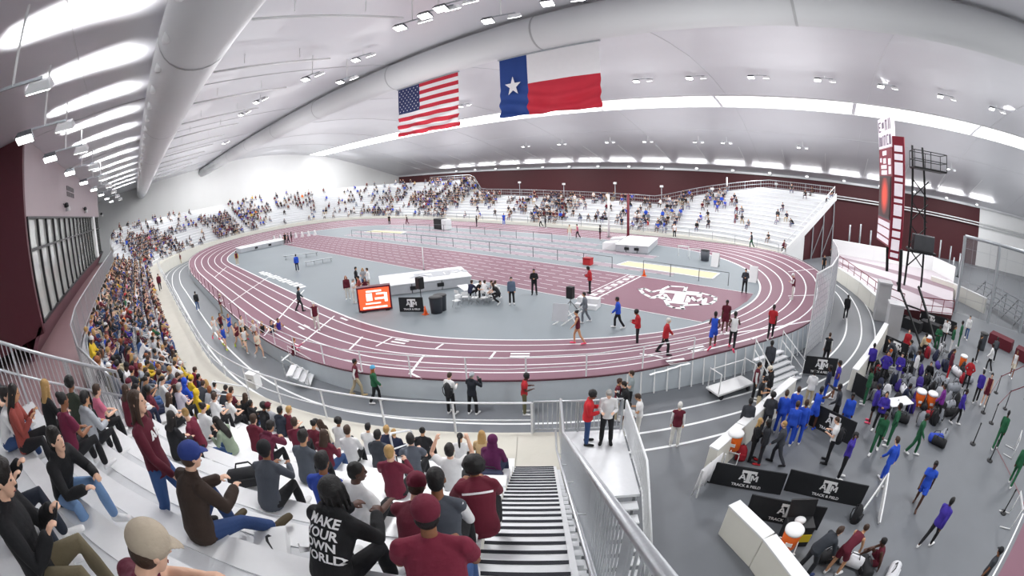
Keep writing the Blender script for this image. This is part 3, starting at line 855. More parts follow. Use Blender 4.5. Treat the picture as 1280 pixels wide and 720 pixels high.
# ------------------------------------------------------------------ railings
def guard(name, label, base, h=1.07, gap=.12, m=None, cat='railing', group=None, posts=None, rails=(1.0, .1), r=.022, bal=True, single=False, up=None):
    """a guard rail along the base polyline: top rail, lower rail, posts and balusters"""
    m = m or M_ALU
    base = [V(p) for p in base]; o0 = base[0]
    root = tag(empty(name, o0), label, cat, group)
    L = [0.]
    for a, b in zip(base, base[1:]): L.append(L[-1]+(b-a).length)
    def at(s):
        for i in range(len(base)-1):
            if s <= L[i+1]+1e-6: return base[i].lerp(base[i+1], (s-L[i])/(L[i+1]-L[i]))
        return base[-1]
    for j, f in enumerate(rails):
        mb = MB(); n = max(2, len(base)*2) if len(base) > 2 else 2
        pts = [p-o0+V((0, 0, h*f)) for p in base]
        mb.tube(pts, r*(1.25 if j == 0 else .9), 8); mb.build('top_rail' if j == 0 else 'lower_rail', m, root, True)
    np_ = max(1, round(L[-1]/(posts or 1.6)))
    for i in range(np_+1):
        p = at(L[-1]*i/np_)-o0; mb = MB(); mb.bar(p+V((0, 0, 0)), p+V((0, 0, h*.985)), .05, .05); mb.build('post', m, root)
    if bal:
        n = int(L[-1]/gap)
        if single or n > 95:
            mb = MB()
            for i in range(1, n):
                p = at(L[-1]*i/n)-o0; mb.bar(p+V((0, 0, h*rails[-1])), p+V((0, 0, h*.99)), .016)
            mb.build('baluster_infill', m, root)
        else:
            for i in range(1, n):
                p = at(L[-1]*i/n)-o0; mb = MB(); mb.bar(p+V((0, 0, h*rails[-1])), p+V((0, 0, h*.99)), .022); mb.build('baluster', m, root)
    return root
E1 = V((math.cos(R(37)), math.sin(R(37)), 0)); E2 = V((math.sin(R(37)), -math.cos(R(37)), 0))
PE = V((35.6, -21.75, 0)); SLOPE = RISE/RUN
def stairpt(a, t, h=0.):
    """a: metres right of the stair centre, t: metres up the slope from the first nosing"""
    p = PE + E1*(-.8+a) + E2*(1.9+t); return V((p.x, p.y, 1.0+SLOPE*max(t, 0)+h))

# aisle stair at the right end of the near block
root = tag(empty('aisle_stair', stairpt(0, 0)), 'white aluminium aisle stair with black nosings climbing beside the near guard rail', 'stairs')
o0 = stairpt(0, 0); NS = 34; dr, dz = RUN*.375, RISE*.375
for k in range(NS):
    mb = MB(); c = stairpt(0, 0)-o0+E2*(dr*(k+.5)); zt = dz*(k+1)
    M = Matrix.Translation(c+V((0, 0, zt-.04))) @ Matrix.Rotation(R(37), 4, 'Z')
    mb.box(None, (1.0, dr+.03, .08), M=M); tr_ = mb.build('tread', M_ALUW, root)
    mb = MB(); c2 = -0*E2+stairpt(0, 0)-o0+E2*(dr*k+.025)
    mb.box(None, (.98, .05, .01), M=Matrix.Translation(c2+V((0, 0, zt+.004))) @ Matrix.Rotation(R(37), 4, 'Z')); mb.build('nosing', M_NOSE, tr_)
for s_, nm in ((-.53, 'stringer'), (.53, 'stringer')):
    mb = MB(); a, b = stairpt(s_, 0, -.05)-o0, stairpt(s_, NS*dr, -.05)-o0
    mb.bar(a, b, .07, .34); mb.build(nm, M_ALUW, root)
for k in range(NS):
    a = stairpt(.57, dr*k+.2, .02)-o0; mb = MB(); mb.bar(a, a+E1*.09, .09, .09); mb.build('bracket', M_ALUW, root)
# guard rail right of the stair, with its own lower hand rail
g = guard('guard_rail', 'tall brushed aluminium guard rail with balusters right of the stair, lower right foreground', [stairpt(.72, -1.7), stairpt(.72, 0), stairpt(.72, 10.4)], 1.25, .125, M_ALU, posts=1.75, rails=(1., .1), r=.034)
hr = tag(empty('hand_rail', stairpt(.58, 0)), 'round aluminium hand rail running down the right side of the aisle stair', 'railing')
o0 = stairpt(.58, 0); mb = MB()
mb.tube([stairpt(.56, -.9, .72)-o0, stairpt(.56, 0, .72)-o0, stairpt(.56, 10, .72)-o0], .026, 10); mb.build('rail', M_ALU, hr, True)
for t in (0.3, 2, 3.8, 5.6, 7.4, 9.2):
    a = stairpt(.56, t, .71)-o0; mb = MB(); mb.tube([a, a+V((0, 0, -.07))+E1*.05, a+V((0, 0, -.08))+E1*.14], .012, 6); mb.build('bracket', M_ALU, hr, True)
# front rail along the edge of the walkway
def rail_line(s0, s1, step=1.0): return [V((*path_at(s)[0], 1.0))+V((*path_at(s)[1], 0))*.06 for s in np.linspace(s0, s1, int((s1-s0)/step)+2)]
guard('walkway_railing', 'long white two-rail railing on the walkway edge before the near stand', rail_line(.9, S_NEAR+6), 1.07, m=M_ALUW, posts=2.3, rails=(1., .45), bal=False, r=.026)
PL = PE + E1*.0
guard('front_guard', 'short aluminium baluster fence at the walkway end, left of the woman in red', [V((*path_at(.85)[0], 1.)), V((PE.x, PE.y, 1.))+E1*1.75], 1.07, .13, M_ALU, posts=1.3, r=.026)

# landing and steps on the far side of the guard rail
root = tag(empty('landing_platform', (PE.x, PE.y, FLOOR_Z)), 'white metal landing platform behind the guard rail where staff stand', 'platform')
o0 = V((PE.x, PE.y, FLOOR_Z)); q = lambda a, d, z: PE+E1*a+E2*d+V((0, 0, z))-o0
mb = MB(); mb.hexa([q(.0, 0, .92), q(1.8, 0, .92), q(1.8, 3.0, .92), q(.0, 3.0, .92)], [q(.0, 0, 1.0), q(1.8, 0, 1.0), q(1.8, 3.0, 1.0), q(.0, 3., 1.)]); mb.build('deck', M_ALUW, root)
for a in (.1, 1.7):
    for d in (.1, 2.9):
        mb = MB(); mb.bar(q(a, d, FLOOR_Z), q(a, d, .95), .08); mb.build('leg', M_ALU, root)
for k in range(7):
    mb = MB(); z = 1-.23*(k+1); d = 3.0+.28*k
    mb.hexa([q(.02, d, z-.05), q(1.75, d, z-.05), q(1.75, d+.3, z-.05), q(.02, d+.3, z-.05)], [q(.02, d, z), q(1.75, d, z), q(1.75, d+.3, z), q(.02, d+.3, z)]); mb.build('step', M_ALUW, root)
guard('landing_railing', 'glazed white railing sloping down the right side of the landing platform', [PE+E1*1.84+E2*.1+V((0, 0, 1)), PE+E1*1.84+E2*3.0+V((0, 0, 1)), PE+E1*1.84+E2*5.0+V((0, 0, FLOOR_Z+.05))], 1.07, .12, M_ALUW, posts=1.4, r=.026)

# fence between the upper rows and the gap in front of the press box, and the fence behind the left block
def stand_pt(s, d, h=0.):
    p, n = path_at(s); return V((p[0]+n[0]*d, p[1]+n[1]*d, h))
wF = walk_w(S_F)
guard('side_fence', 'sloping aluminium baluster fence at the left end of the upper rows', [stand_pt(S_F-.05, wF+RUN*5.8, 1+RISE*5.9), stand_pt(S_F-.05, wF+RUN*12.5, 1+RISE*12.5)], 1.6, .13, M_ALU, posts=1.5, rails=(1., .62, .08), r=.03)
mb_pts = [stand_pt(s, walk_w(s)+RUN*6+.05, 1+RISE*6) for s in np.linspace(S_F, S_X(-20), 16)]
guard('back_fence', 'grey baluster fence behind the top row of the left block under the press box', mb_pts, 1.5, .22, M_ALU, posts=2.4, single=True, r=.03)

# ------------------------------------------------------------------ press box on the near side
XB0, XB1, YB = 17.4, -35., -38.
root = tag(empty('press_box', (XB0, YB, FLOOR_Z)), 'dark maroon press box with a long window band above the left stand', 'building')
o0 = V((XB0, YB, FLOOR_Z)); P = lambda x, y, z: V((x, y, z))-o0
M_MAUVE = mat('mauve_panel', '#b3a5a8', .55, 0, .04, .6)
M_BOXM = mat('press_box_maroon', '#481420', .5, 0, .05, 1)
M_BOXL = mat('press_box_band', '#6d4550', .5, 0, .05, 1)
mb = MB(); mb.hexa([P(XB0, YB-6, 3.4), P(XB0, YB, 4.2), P(XB0, YB, 14.), P(XB0, YB-6, 13.3)], [P(XB0-.4, YB-6, 3.4), P(XB0-.4, YB, 4.2), P(XB0-.4, YB, 14.), P(XB0-.4, YB-6, 13.3)]); mb.build('end_wall', M_BOXM, root)
mb = MB(); mb.hexa([P(XB0-.4, YB-.4, 10.05), P(XB1, YB-.4, 10.05), P(XB1, YB, 10.05), P(XB0-.4, YB, 10.05)], [P(XB0-.4, YB-.4, 14.02), P(XB1, YB-.4, 14.02), P(XB1, YB, 14.02), P(XB0-.4, YB, 14.02)]); mb.build('upper_wall', M_MAUVE, root)
mb = MB(); mb.hexa([P(XB0, YB-1.6, 2.9), P(XB1, YB-1.6, 2.9), P(XB1, YB-1.3, 2.9), P(XB0, YB-1.3, 2.9)], [P(XB0, YB-.3, 4.55), P(XB1, YB-.3, 4.55), P(XB1, YB, 4.55), P(XB0, YB, 4.55)]); mb.build('sloped_band', M_BOXL, root)
M_PANE = mat('window_pane', '#d3d7d2', .1, .25, .3, .8, coat=.5)  # pale mottled colour painted in for the reflections on the glass
M_MULL = paint('#1b1c20', .4)
nb = 18; bw = (XB0-.9-XB1)/nb
for k in range(nb):
    x1 = XB0-.9-bw*k; x0 = x1-bw
    if k == 14: 
        mb = MB(); mb.box(P((x0+x1)/2, YB-.2, 7.3), (bw, .5, 5.5)); mb.build('pillar', M_WALLW, root); continue
    for z0, z1 in ((4.6, 8.25), (8.35, 10.)):
        mb = MB(); mb.box(P((x0+x1)/2, YB-.2, (z0+z1)/2), (bw-.22, .05, z1-z0-.1)); mb.build('window_pane', M_PANE, root)
    mb = MB(); mb.box(P(x1, YB-.15, 7.3), (.22, .28, 5.4)); mb.build('mullion', M_MULL, root)
for z in (4.6, 8.3, 10.):
    mb = MB(); mb.box(P((XB0+XB1)/2-.3, YB-.14, z), (XB0-XB1-1, .26, .16)); mb.build('transom', M_MULL, root)
mb = MB()
v0 = atY(87, 240, YB)
for i in range(5):
    for j in range(2): mb.box(P(v0.x-i*1.0+1.5, YB+.03, v0.z+.25-j*.5), (.8, .06, .38))
mb.build('vent_grille', paint('#5d5558', .5), root)
for px, py in ((84, 258), (107, 262), (127, 268)):       # wall-mounted speakers and floodlights
    p = atY(px, py, YB+.35)
    lp = tag(empty('wall_spotlight', p), 'black and white spotlight pair on the press box wall, %s from the near corner' % ORD[(84, 107, 127).index(px)+1], 'light', 'press box spotlights')
    mb = MB(); mb.lathe((-.35, 0, -.15), [(.1, -.22), (.25, -.2), (.22, .1), (.1, .22)], 14); mb.build('white_can', M_WHITE, lp, True)
    mb = MB(); mb.lathe((.35, 0, .1), [(.08, -.2), (.24, -.15), (.2, .12), (.08, .2)], 14); mb.build('black_can', M_DARK, lp, True)
    mb = MB(); mb.bar((-.4, -.3, .15), (.4, -.3, .25), .06); mb.bar((0, -.35, .2), (0, .0, .1), .05); mb.build('bracket', M_DARK, lp)
# concourse floor seen in the gap behind the left block
mb = MB(); mb.face([(31.6, -32.6, 3.0), (35.5, -44, 3.0), (XB1, -44, 3.0), (XB1, -35.2, 3.0), (20, -35.2, 3.0), (26, -34.6, 3.0)]); struct(mb.build('floor_concourse', mat('concourse_floor', '#a78a8c', .4, 0, .05, 1)))
mb = MB(); mb.face([(XB0, YB-1.4, 3.0), (XB1, YB-1.4, 3.0), (XB1, YB-1.4, 4.), (XB0, YB-1.4, 4.)]); struct(mb.build('wall_concourse', M_BOXM))

# ------------------------------------------------------------------ roof tubes, flags, ceiling lights
def roof_tube(name, y, z, r, label, m):
    root = tag(empty(name, (0, y, z)), label, 'tube')
    mb = MB(); n = 28
    xs_ = [XL+.3, XR-.3]
    mb.skin([mb.verts([(x, r*math.cos(2*PI*k/n), r*math.sin(2*PI*k/n)) for k in range(n)]) for x in xs_]); mb.build('duct', m, root, True)
    for x in np.arange(XL+8, XR, 12.4):
        mb = MB(); mb.skin([mb.verts([(xx, (r+.02)*math.cos(2*PI*k/n), (r+.02)*math.sin(2*PI*k/n)) for k in range(n)]) for xx in (x, x+.12)], False); mb.build('seam_band', paint('#a9aaac', .5), root, True)
    return root
M_DUCT = mat('fabric_duct', '#d3d4d6', .6, 0, .04, .3, .05, 3)
T1 = roof_tube('air_tube', -29.06, 13.65, 1.27, 'huge pale grey tube under the roof, running lengthwise at upper left', M_DUCT)
for x in np.arange(-40, 44, 2.6):
    mb = MB(); mb.lathe((x, -1.27*.86, -1.27*.5), [(.1, -.2), (.14, -.1), (.1, .1), (.03, .16)], 10); mb.build('nozzle', M_WHITE, T1, True)
YT2 = -13.
T2 = roof_tube('air_tube', YT2, 15.66, .95, 'long pale grey tube under the roof from which the two flags hang', M_DUCT)

def cloth_grid(w, h, nx, ny, f):
    """vertices of a hanging cloth, x along width, z down"""
    return [[(w*i/nx, f(i/nx, j/ny), -h*j/ny) for i in range(nx+1)] for j in range(ny+1)]
def flag_wave(u, v):
    k = max(0., v-.42)*1.7
    return .12*k*math.sin(u*19+v*6)+.10*k*math.sin(v*34+math.cos(u*5)*3)+.05*math.sin(u*7)*v
def flag(name, label, x0, x1, ztop, h, colour_of, mats_):
    root = tag(empty(name, (x0, YT2, ztop)), label, 'flag')
    w = x1-x0; nx, ny = 95, 65; g_ = cloth_grid(w, h, nx, ny, flag_wave); mb = MB()
    vs_ = [mb.verts(r_) for r_ in g_]
    for j in range(ny):
        for i in range(nx):
            f = mb.bm.faces.new((vs_[j][i], vs_[j+1][i], vs_[j+1][i+1], vs_[j][i+1])); f.material_index = colour_of((i+.5)/nx, (j+.5)/ny)
    o = mb.build('cloth', mats_, root, True)
    sm = o.modifiers.new('s', 'SOLIDIFY'); sm.thickness = .01
    mb = MB(); mb.bar((-.1, 0, .02), (w+.1, 0, .02), .08); mb.build('hanging_bar', M_STEEL, root)
    return root
def star(mb, c, r, rot=0., y=-.03):
    pts = []
    for k in range(10):
        a = PI/2+rot+k*PI/5; q = r if k % 2 == 0 else r*.4
        pts.append((c[0]+q*math.cos(a), y, c[1]+q*math.sin(a)))
    ctr = mb.bm.verts.new((c[0], y, c[1])); vv = mb.verts(pts)
    for k in range(10): mb.bm.faces.new((ctr, vv[k], vv[(k+1) % 10]))
FR, FW, FB = mat('flag_red', '#c2263a', .8, 0, .05, 4), mat('flag_white', '#eceaec', .8, 0, .03, 4), mat('flag_blue', '#1d3f86', .8, 0, .05, 4)
FBd = mat('flag_navy', '#26305f', .8, 0, .05, 4)
fx0, fx1 = atY(498.5, 140, YT2).x, atY(573.5, 124, YT2).x
ZFT = 14.6; HUS = ZFT-(atY(499, 170, YT2).z+atY(574, 159, YT2).z)/2
us = flag('national_flag', 'hanging striped flag with a starry blue canton, left of the lone star flag', fx0, fx1, ZFT, HUS,
     lambda u, v: 2 if (u < .39 and v < 7/13) else (0 if int(v*13) % 2 == 0 else 1), [FR, FW, FBd])
mb = MB(); w_, h_ = fx1-fx0, HUS
for j in range(9):
    n_ = 6 if j % 2 == 0 else 5
    for i in range(n_):
        u = .39*((i+(.5 if n_ == 6 else 1.))/6); v = (7/13)*(j+1)/10
        star(mb, (u*w_, -v*h_), .02*HUS, 0, flag_wave(u, v)-.02)
mb2 = mb.build('star_pattern', FW, us)
gx0, gx1 = atY(625.5, 110, YT2).x, atY(750.5, 91, YT2).x
HTX = ZFT-(atY(627, 148, YT2).z+atY(752, 134, YT2).z)/2
tx = flag('state_flag', 'hanging lone star flag of blue, white and red, right of the striped flag', gx0, gx1, ZFT, HTX, lambda u, v: 0 if u < .31 else (1 if v < .5 else 2), [FB, FW, FR])
mb = MB(); star(mb, (.155*(gx1-gx0), -.5*HTX), .17*HTX, 0, -.09); mb.build('star', FW, tx)

M_LED = mat('lamp_glow', '#ffffff', .4, 0, 0, emit=8.)
M_LED2 = mat('lamp_glow_soft', '#ffffff', .4, 0, 0, emit=5.)
M_FIXT = paint('#4b4d52', .4)
FL = []
def floodlight(x, y, drop, label, group, yaw=0., s=1., dual=True):
    """twin floodlight hung from the roof: stem, cross arm, two lamp heads"""
    z = roof_z(y)
    root = tag(empty('flood_light', (x+.37, y, z), yaw), label, 'light', group)
    mb = MB(); mb.tube([(0, 0, -.1), (0, 0, -drop)], .035*s, 8); mb.build('stem', M_WHITE, root)
    mb = MB(); mb.bar((-.75*s, 0, -drop), (.75*s, 0, -drop), .06*s); mb.build('cross_arm', M_STEEL, root)
    for k, sx in enumerate((-1, 1)):
        c = V((sx*.7*s, 0, -drop-.12*s)); t = .45 if sx > 0 else -.25
        M = Matrix.Translation(c) @ Matrix.Rotation(t, 4, 'X')
        mb = MB(); mb.hexa([M @ V((a*.32*s, b*.24*s, -.1*s)) for a, b in ((-1, -1), (1, -1), (1, 1), (-1, 1))], [M @ V((a*.24*s, b*.16*s, .08*s)) for a, b in ((-1, -1), (1, -1), (1, 1), (-1, 1))])
        hd = mb.build('lamp_head', M_FIXT if not (dual and k) else M_WHITE, root)
        mb = MB(); mb.hexa([M @ V((a*.28*s, b*.2*s, -.125*s)) for a, b in ((-1, -1), (1, -1), (1, 1), (-1, 1))], [M @ V((a*.28*s, b*.2*s, -.102*s)) for a, b in ((-1, -1), (1, -1), (1, 1), (-1, 1))])
        mb.build('lens', M_LED, hd)
    FL.append((x, y, z-drop))
    return root
n = 0
for px, py in ((798, 82), (864, 77), (941, 74), (1024, 80), (1102, 85), (1176, 97), (1240, 113), (668, 108), (578, 118)):
    # these hang between the flag tube and the bright strip
    p = atY(px, py, 8.); n += 1
    x = p.x
    floodlight(x, 8., max(.3, roof_z(8.)-p.z), 'twin floodlight under the roof beyond the flag tube, %s in its row' % ORD[n], 'floodlights beyond the flag tube')
n = 0
for px, py in ((387, 95), (450, 57), (324, 110), (281, 160), (560, 8), (693, 10), (508, 75), (618, 38), (306, 72), (430, 108), (540, 50)):
    n += 1
    y = -21. if n % 2 else -18.
    p = atY(px, py, y)
    if -60 < p.x < 80: floodlight(p.x, y, max(.4, min(1.3, roof_z(y)-p.z)), 'twin floodlight under the roof between the two tubes, %s in its cluster' % ORD[n], 'floodlights between the tubes', .3, .8)
n = 0
for px in (655, 700, 760, 807, 870, 905, 1000, 1120, 1186):
    n += 1; y = 30.; p = atY(px, 172 if px < 950 else 185, y)
    floodlight(p.x, y, .8, 'small floodlight on the lower roof above the far stand, %s from the left' % ORD[n], 'floodlights on the lower roof', .2, .8)
n = 0
for x in (30.5, 25.5, 20., 13., 5., -4., -14., -25., -37.):
    n += 1
    floodlight(x, -34.6, 2.2, 'white twin floodlight above the press box front, %s from the camera' % ORD[n], 'floodlights above the press box', PI/2, 1.25)
# pipes with hangers under the roof between the tubes
n = 0
for x in np.arange(-44, 40, 6.5):
    n += 1
    root = tag(empty('roof_pipe', (x, -27.5, 15.)), 'thin white roof pipe beside the big tube, %s from the far end' % ORD[n], 'pipe', 'roof pipes')
    mb = MB(); mb.tube([(0, 0.6, -.45), (0, 7, .2)], .06, 8); mb.build('pipe', M_WHITE, root, True)
    for d in (2.2, 5.2):
        mb = MB(); mb.bar((0, d, -.25+d*.1-.05), (0, d, .45+d*.08), .03); mb.build('hanger', M_WHITE, root)
# eave uplights: small white fixtures along the top of the far wall
n = 0
for x in np.arange(-40, 74, 6.6):
    n += 1
    root = tag(empty('eave_uplight', (x, YF-.75, 8.9)), 'small white uplight on the eave above the maroon wall, %s from the left' % ORD[n], 'light', 'eave uplights')
    mb = MB(); mb.box((0, 0, -.2), (.55, .45, .25)); mb.build('housing', M_WHITE, root, bevel=.03)
    mb = MB(); mb.bar((0, .2, -.1), (0, .55, -.1), .06); mb.build('bracket', M_STEEL, root)
    mb = MB(); mb.box((0, 0, -.06), (.46, .36, .03)); mb.build('lens', M_LED2, root)
# glowing sheets under the roof that imitate reflected uplight, no lamps
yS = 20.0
root = tag(empty('uplit_roof_band', (XL, yS, roof_z(yS))), 'long glowing band imitating uplight reflected on the roof above the far side', 'light')
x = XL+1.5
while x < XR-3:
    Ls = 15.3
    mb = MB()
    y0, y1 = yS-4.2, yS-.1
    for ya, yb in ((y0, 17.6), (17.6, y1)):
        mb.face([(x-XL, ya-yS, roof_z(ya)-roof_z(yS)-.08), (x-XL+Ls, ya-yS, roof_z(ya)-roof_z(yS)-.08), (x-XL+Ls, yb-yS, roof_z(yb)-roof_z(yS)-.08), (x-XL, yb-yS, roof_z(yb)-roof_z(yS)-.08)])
    mb.build('uplit_roof_sheet', mat('uplit_roof_glow', '#ffffff', .5, 0, 0, emit=2.2), root); x += Ls+.5
for k in range(2):
    y = yS-4.3 if k == 0 else yS
    mb = MB(); mb.bar((1, y-yS, roof_z(y)-roof_z(yS)-.06), (XR-XL-2, y-yS, roof_z(y)-roof_z(yS)-.06), .12); mb.build('frame', M_WHITE, root)
# thin conduit rods standing off the lower roof
mb = MB()
for x in np.arange(-50, 75, 6.6):
    mb.bar((x, 33.5, roof_z(33.5)-.1), (x, 41, roof_z(41)-.1), .06)
mb.build('conduit', M_WHITE, ceiling)

# twin white pipes along the maroon wall at the right
for z in (6.35, 5.95):
    root = tag(empty('wall_pipe', (43.5, YF-.6, z)), '%s of two white pipes along the maroon wall at right' % ('upper' if z > 6.1 else 'lower'), 'pipe')
    mb = MB(); mb.tube([(0, 0, 0), (XR-44.5, 0, -.35)], .1, 8); mb.build('pipe', M_WHITE, root, True)
    for x in range(2, 40, 6):
        mb = MB(); mb.bar((x, 0, -.008*x), (x, .55, -.008*x), .06); mb.build('bracket', M_STEEL, root)
# ------------------------------------------------------------------ lettering
def place_mesh(me, name, m, parent, o, x, y, sx=1., sy=1.):
    """flat lettering whose baseline runs along x and whose up is y, at point o (parent space)"""
    me.transform(Matrix.Diagonal((sx, sy, 1, 1)))  # lettering is a few millimetres proud
    ob = new_obj(name, me, m, parent); ob.matrix_local = frame_matrix(o, x, y); return ob
_LG = {}
def logo_mesh():
    """block T with a smaller A and M set across its stem"""
    if 'l' not in _LG:
        mb = MB()
        def quad(p, z=0.):
            mb.hexa([(x, y, z-.012) for x, y in p], [(x, y, z+.004) for x, y in p])
        def rect(x0, y0, x1, y1, z=0.): quad([(x0, y0), (x1, y0), (x1, y1), (x0, y1)], z)
        rect(-.5, .3, .5, .5); rect(-.5, .2, -.38, .3); rect(.38, .2, .5, .3); rect(-.13, -.36, .13, .3); rect(-.24, -.5, .24, -.36)
        for x0, sg in ((-.39, 1),):
            quad([(-.64, -.3), (-.52, -.3), (-.37, .16), (-.46, .16)]); quad([(-.26, -.3), (-.14, -.3), (-.32, .16), (-.41, .16)]); rect(-.52, -.17, -.26, -.08)
        rect(.16, -.3, .27, .16); rect(.53, -.3, .64, .16); quad([(.2, .16), (.36, -.2), (.44, -.2), (.3, .16)]); quad([(.36, -.2), (.44, -.2), (.6, .16), (.5, .16)])
        _LG['l'] = mb.mesh('logo')
    return _LG['l'].copy()
def text_on(s, size, m, parent, o, x, y, name='lettering', bold=.0):
    return place_mesh(text_mesh(s, size, 0, bold), name, m, parent, o, x, y)
M_TXT = mat('white_lettering', '#f2f2f2', .6, 0, 0)

# ------------------------------------------------------------------ infield logo
ctr = G(848, 372)
infl = bpy.data.objects['floor_infield']
OUTL = [(565, 275), (603, 296), (660, 283), (708, 262), (800, 268), (790, 292), (880, 300), (935, 315), (965, 325), (962, 345), (935, 362), (880, 366), (775, 372), (782, 390), (730, 384), (700, 372), (680, 338), (640, 322), (600, 325), (560, 305), (538, 280)]
P2 = [G(680+x/4.5, 300+y/4.5) for x, y in OUTL]
mb = MB()
for a, b in zip(P2, P2[1:]+P2[:1]):
    d = (b-a).normalized(); s = V((-d.y, d.x, 0))*.13; d = d*.1
    mb.face([V((*(p)[:2], .042)) for p in (a-d-s, b+d-s, b+d+s, a-d+s)])
mb.build('logo_outline', M_WLINE, infl)
a, b = G(820, 376), G(880, 379)
c = G(849, 372.5)
xx = (G(888, 378)-G(818, 371)); xx.z = 0
lg = place_mesh(logo_mesh(), 'logo_letters', M_WLINE, infl, (c.x, c.y, .045), xx, V((-xx.y, xx.x, 0)), xx.length*.78, 2.9)

# ------------------------------------------------------------------ infield equipment
def label_root(name, p, label, cat, group=None, rz=0.): return tag(empty(name, p, rz), label, cat, group)
M_MAT = mat('white_vinyl', '#e4e5e7', .5, 0, .06, 2, .1, 8)
M_MATS = mat('grey_vinyl', '#b7babf', .5, 0, .1, 2, .1, 8)
def big_mat(name, label, a, b, depth, h, cat='mat'):
    """landing mat whose near long edge runs a -> b"""
    d = (b-a); L = d.length; rz = math.atan2(d.y, d.x); root = label_root(name, (a.x, a.y, .03), label, cat, None, rz)
    n = 3
    for k in range(n):
        mb = MB(); mb.box((L*(k+.5)/n, depth/2, h*.45), (L/n-.04, depth, h*.9)); mb.build('foam_block', M_MATS, root, bevel=.06)
    mb = MB(); mb.box((L/2, depth/2, h*.94), (L+.1, depth+.1, h*.12)); mb.build('top_pad', M_MAT, root, bevel=.04)
    for k in range(2):
        mb = MB(); mb.box((L*(.35+.3*k), -.02, h*.5), (.5, .05, .28)); mb.build('strap', M_DARK, root)
    return root
lm_ = big_mat('landing_mat', 'long white landing mat in mid infield beside the timing table', G(478, 372), G(590, 358), 3.6, .8)
place_mesh(logo_mesh(), 'emblem', M_MATS, lm_, (4.5, 1.9, .815), (1, 0, 0), (0, 1, 0), 3.6, 1.6)
m2 = big_mat('vault_mat', 'white pole vault mat beyond the sprint straight near the maroon post', G(769, 315), G(810, 318), 6, .8)
mb = MB(); mb.hexa([V((-1.6, .6, 0)), V((-.1, .6, 0)), V((-.1, 2.2, 0)), V((-1.6, 2.2, 0))], [V((-1.6, .8, .7)), V((-.1, .6, .85)), V((-.1, 2.2, .85)), V((-1.6, 2., .7))]); mb.build('front_pad', M_MAT, m2)
mb = MB(); mb.hexa([V((-1.6, 3.6, 0)), V((-.1, 3.6, 0)), V((-.1, 5.2, 0)), V((-1.6, 5.2, 0))], [V((-1.6, 3.8, .7)), V((-.1, 3.6, .85)), V((-.1, 5.2, .85)), V((-1.6, 5., .7))]); mb.build('front_pad', M_MAT, m2)
mb = MB(); mb.box((-.9, 2.9, .12), (1.6, 1.2, .2)); mb.build('box_collar', mat('collar_maroon', '#6b2635', .6), m2)
big_mat('high_jump_mat', 'white high jump mat at the far left of the infield', G(301, 317), G(357, 305), 3.4, .7)
# timing video board
a, b = G(449, 392), G(491, 387)
d = b-a; rz = math.atan2(d.y, d.x); L = d.length
vb = label_root('video_board', (a.x, a.y, .03), 'red and orange lit video board in a maroon frame on the infield', 'screen', None, rz)
mb = MB(); mb.box((L/2, .25, .85), (L, .5, 1.62)); mb.build('cabinet', mat('cabinet_maroon', '#5c1426', .5), vb, bevel=.02)
mb = MB(); mb.box((L/2, -.015, .86), (L*.9, .03, 1.38)); scn = mb.build('screen', mat('screen_orange', '#e8562f', .3, 0, .1, 1.5, emit=1.1), vb)
mb = MB()
for x, z, w, h in ((.5, 1.52, .5, .12), (.34, 1.1, .2, .5), (.72, 1.3, .3, .12), (.7, .95, .36, .14), (.45, .62, .5, .1), (.5, .32, .8, .12), (.88, 1., .1, .6)):
    mb.box((L*(.05+.9*x), -.035, z*.9), (L*.9*w, .02, h))
mb.build('score_text', mat('screen_white', '#f4e9e2', .3, 0, 0, emit=1.), scn)
for x in (.15, .85):
    mb = MB(); mb.box((L*x, .25, .02), (.3, .7, .06)); mb.build('foot', M_DARK, vb)

def banner(label, a, b, h, logo=True, words='TRACK & FIELD', rz_flip=False):
    """black folding crowd barrier banner with white emblem, foot line a -> b (as seen left to right)"""
    d = b-a; L = d.length; rz = math.atan2(d.y, d.x)
    root = label_root('barrier_banner', a, label, 'banner', 'black barrier banners', rz)
    mb = MB(); mb.box((L/2, 0, h/2+.02), (L, .05, h)); mb.build('fabric', mat('banner_black', '#191b1f', .75, 0, .15, 3, .2, 10), root, bevel=.015)
    for x in (.04, .96):
        mb = MB(); mb.bar((L*x, .0, 0), (L*x, .35, .02), .05); mb.bar((L*x, .03, .0), (L*x, .03, h), .035); mb.build('foot', M_DARK, root)
    if logo:
        lg = place_mesh(logo_mesh(), 'emblem', M_TXT, root, (L*.52, -.03, h*.63), (1, 0, 0), (0, 0, 1), h*.58, h*.55)
        text_on(words, h*.17, M_TXT, root, (L*.52, -.03, h*.2), (1, 0, 0), (0, 0, 1), bold=.004)
    return root
def foot_pair(p0, p1, z=FLOOR_Z): return G(*p0, z), G(*p1, z)
banner('black banner with white emblem, nearest the white barrier end, lettered TRACK & FIELD', *foot_pair((882, 603), (975, 619)), .86)
banner('black banner with white emblem, right of the pair behind the bags', *foot_pair((979, 613), (1074, 634)), .86)
banner('black banner with white emblem partly hidden behind the black and yellow case', *foot_pair((930, 646), (1021, 663)), .9)
banner('black banner with white emblem standing at the foot of the track steps', *foot_pair((1003, 467), (1043, 471)), .95)
banner('black banner slanting behind the man with a backpack', *foot_pair((1010, 531), (1062, 557)), 1.0)
banner('plain black banner end-on beside the athlete in green, against the white barrier', *foot_pair((1064, 490), (1082, 502)), 1.0, False)
banner('short black banner in front of the long white mat on the infield', G(500, 390), G(530, 390), .95)

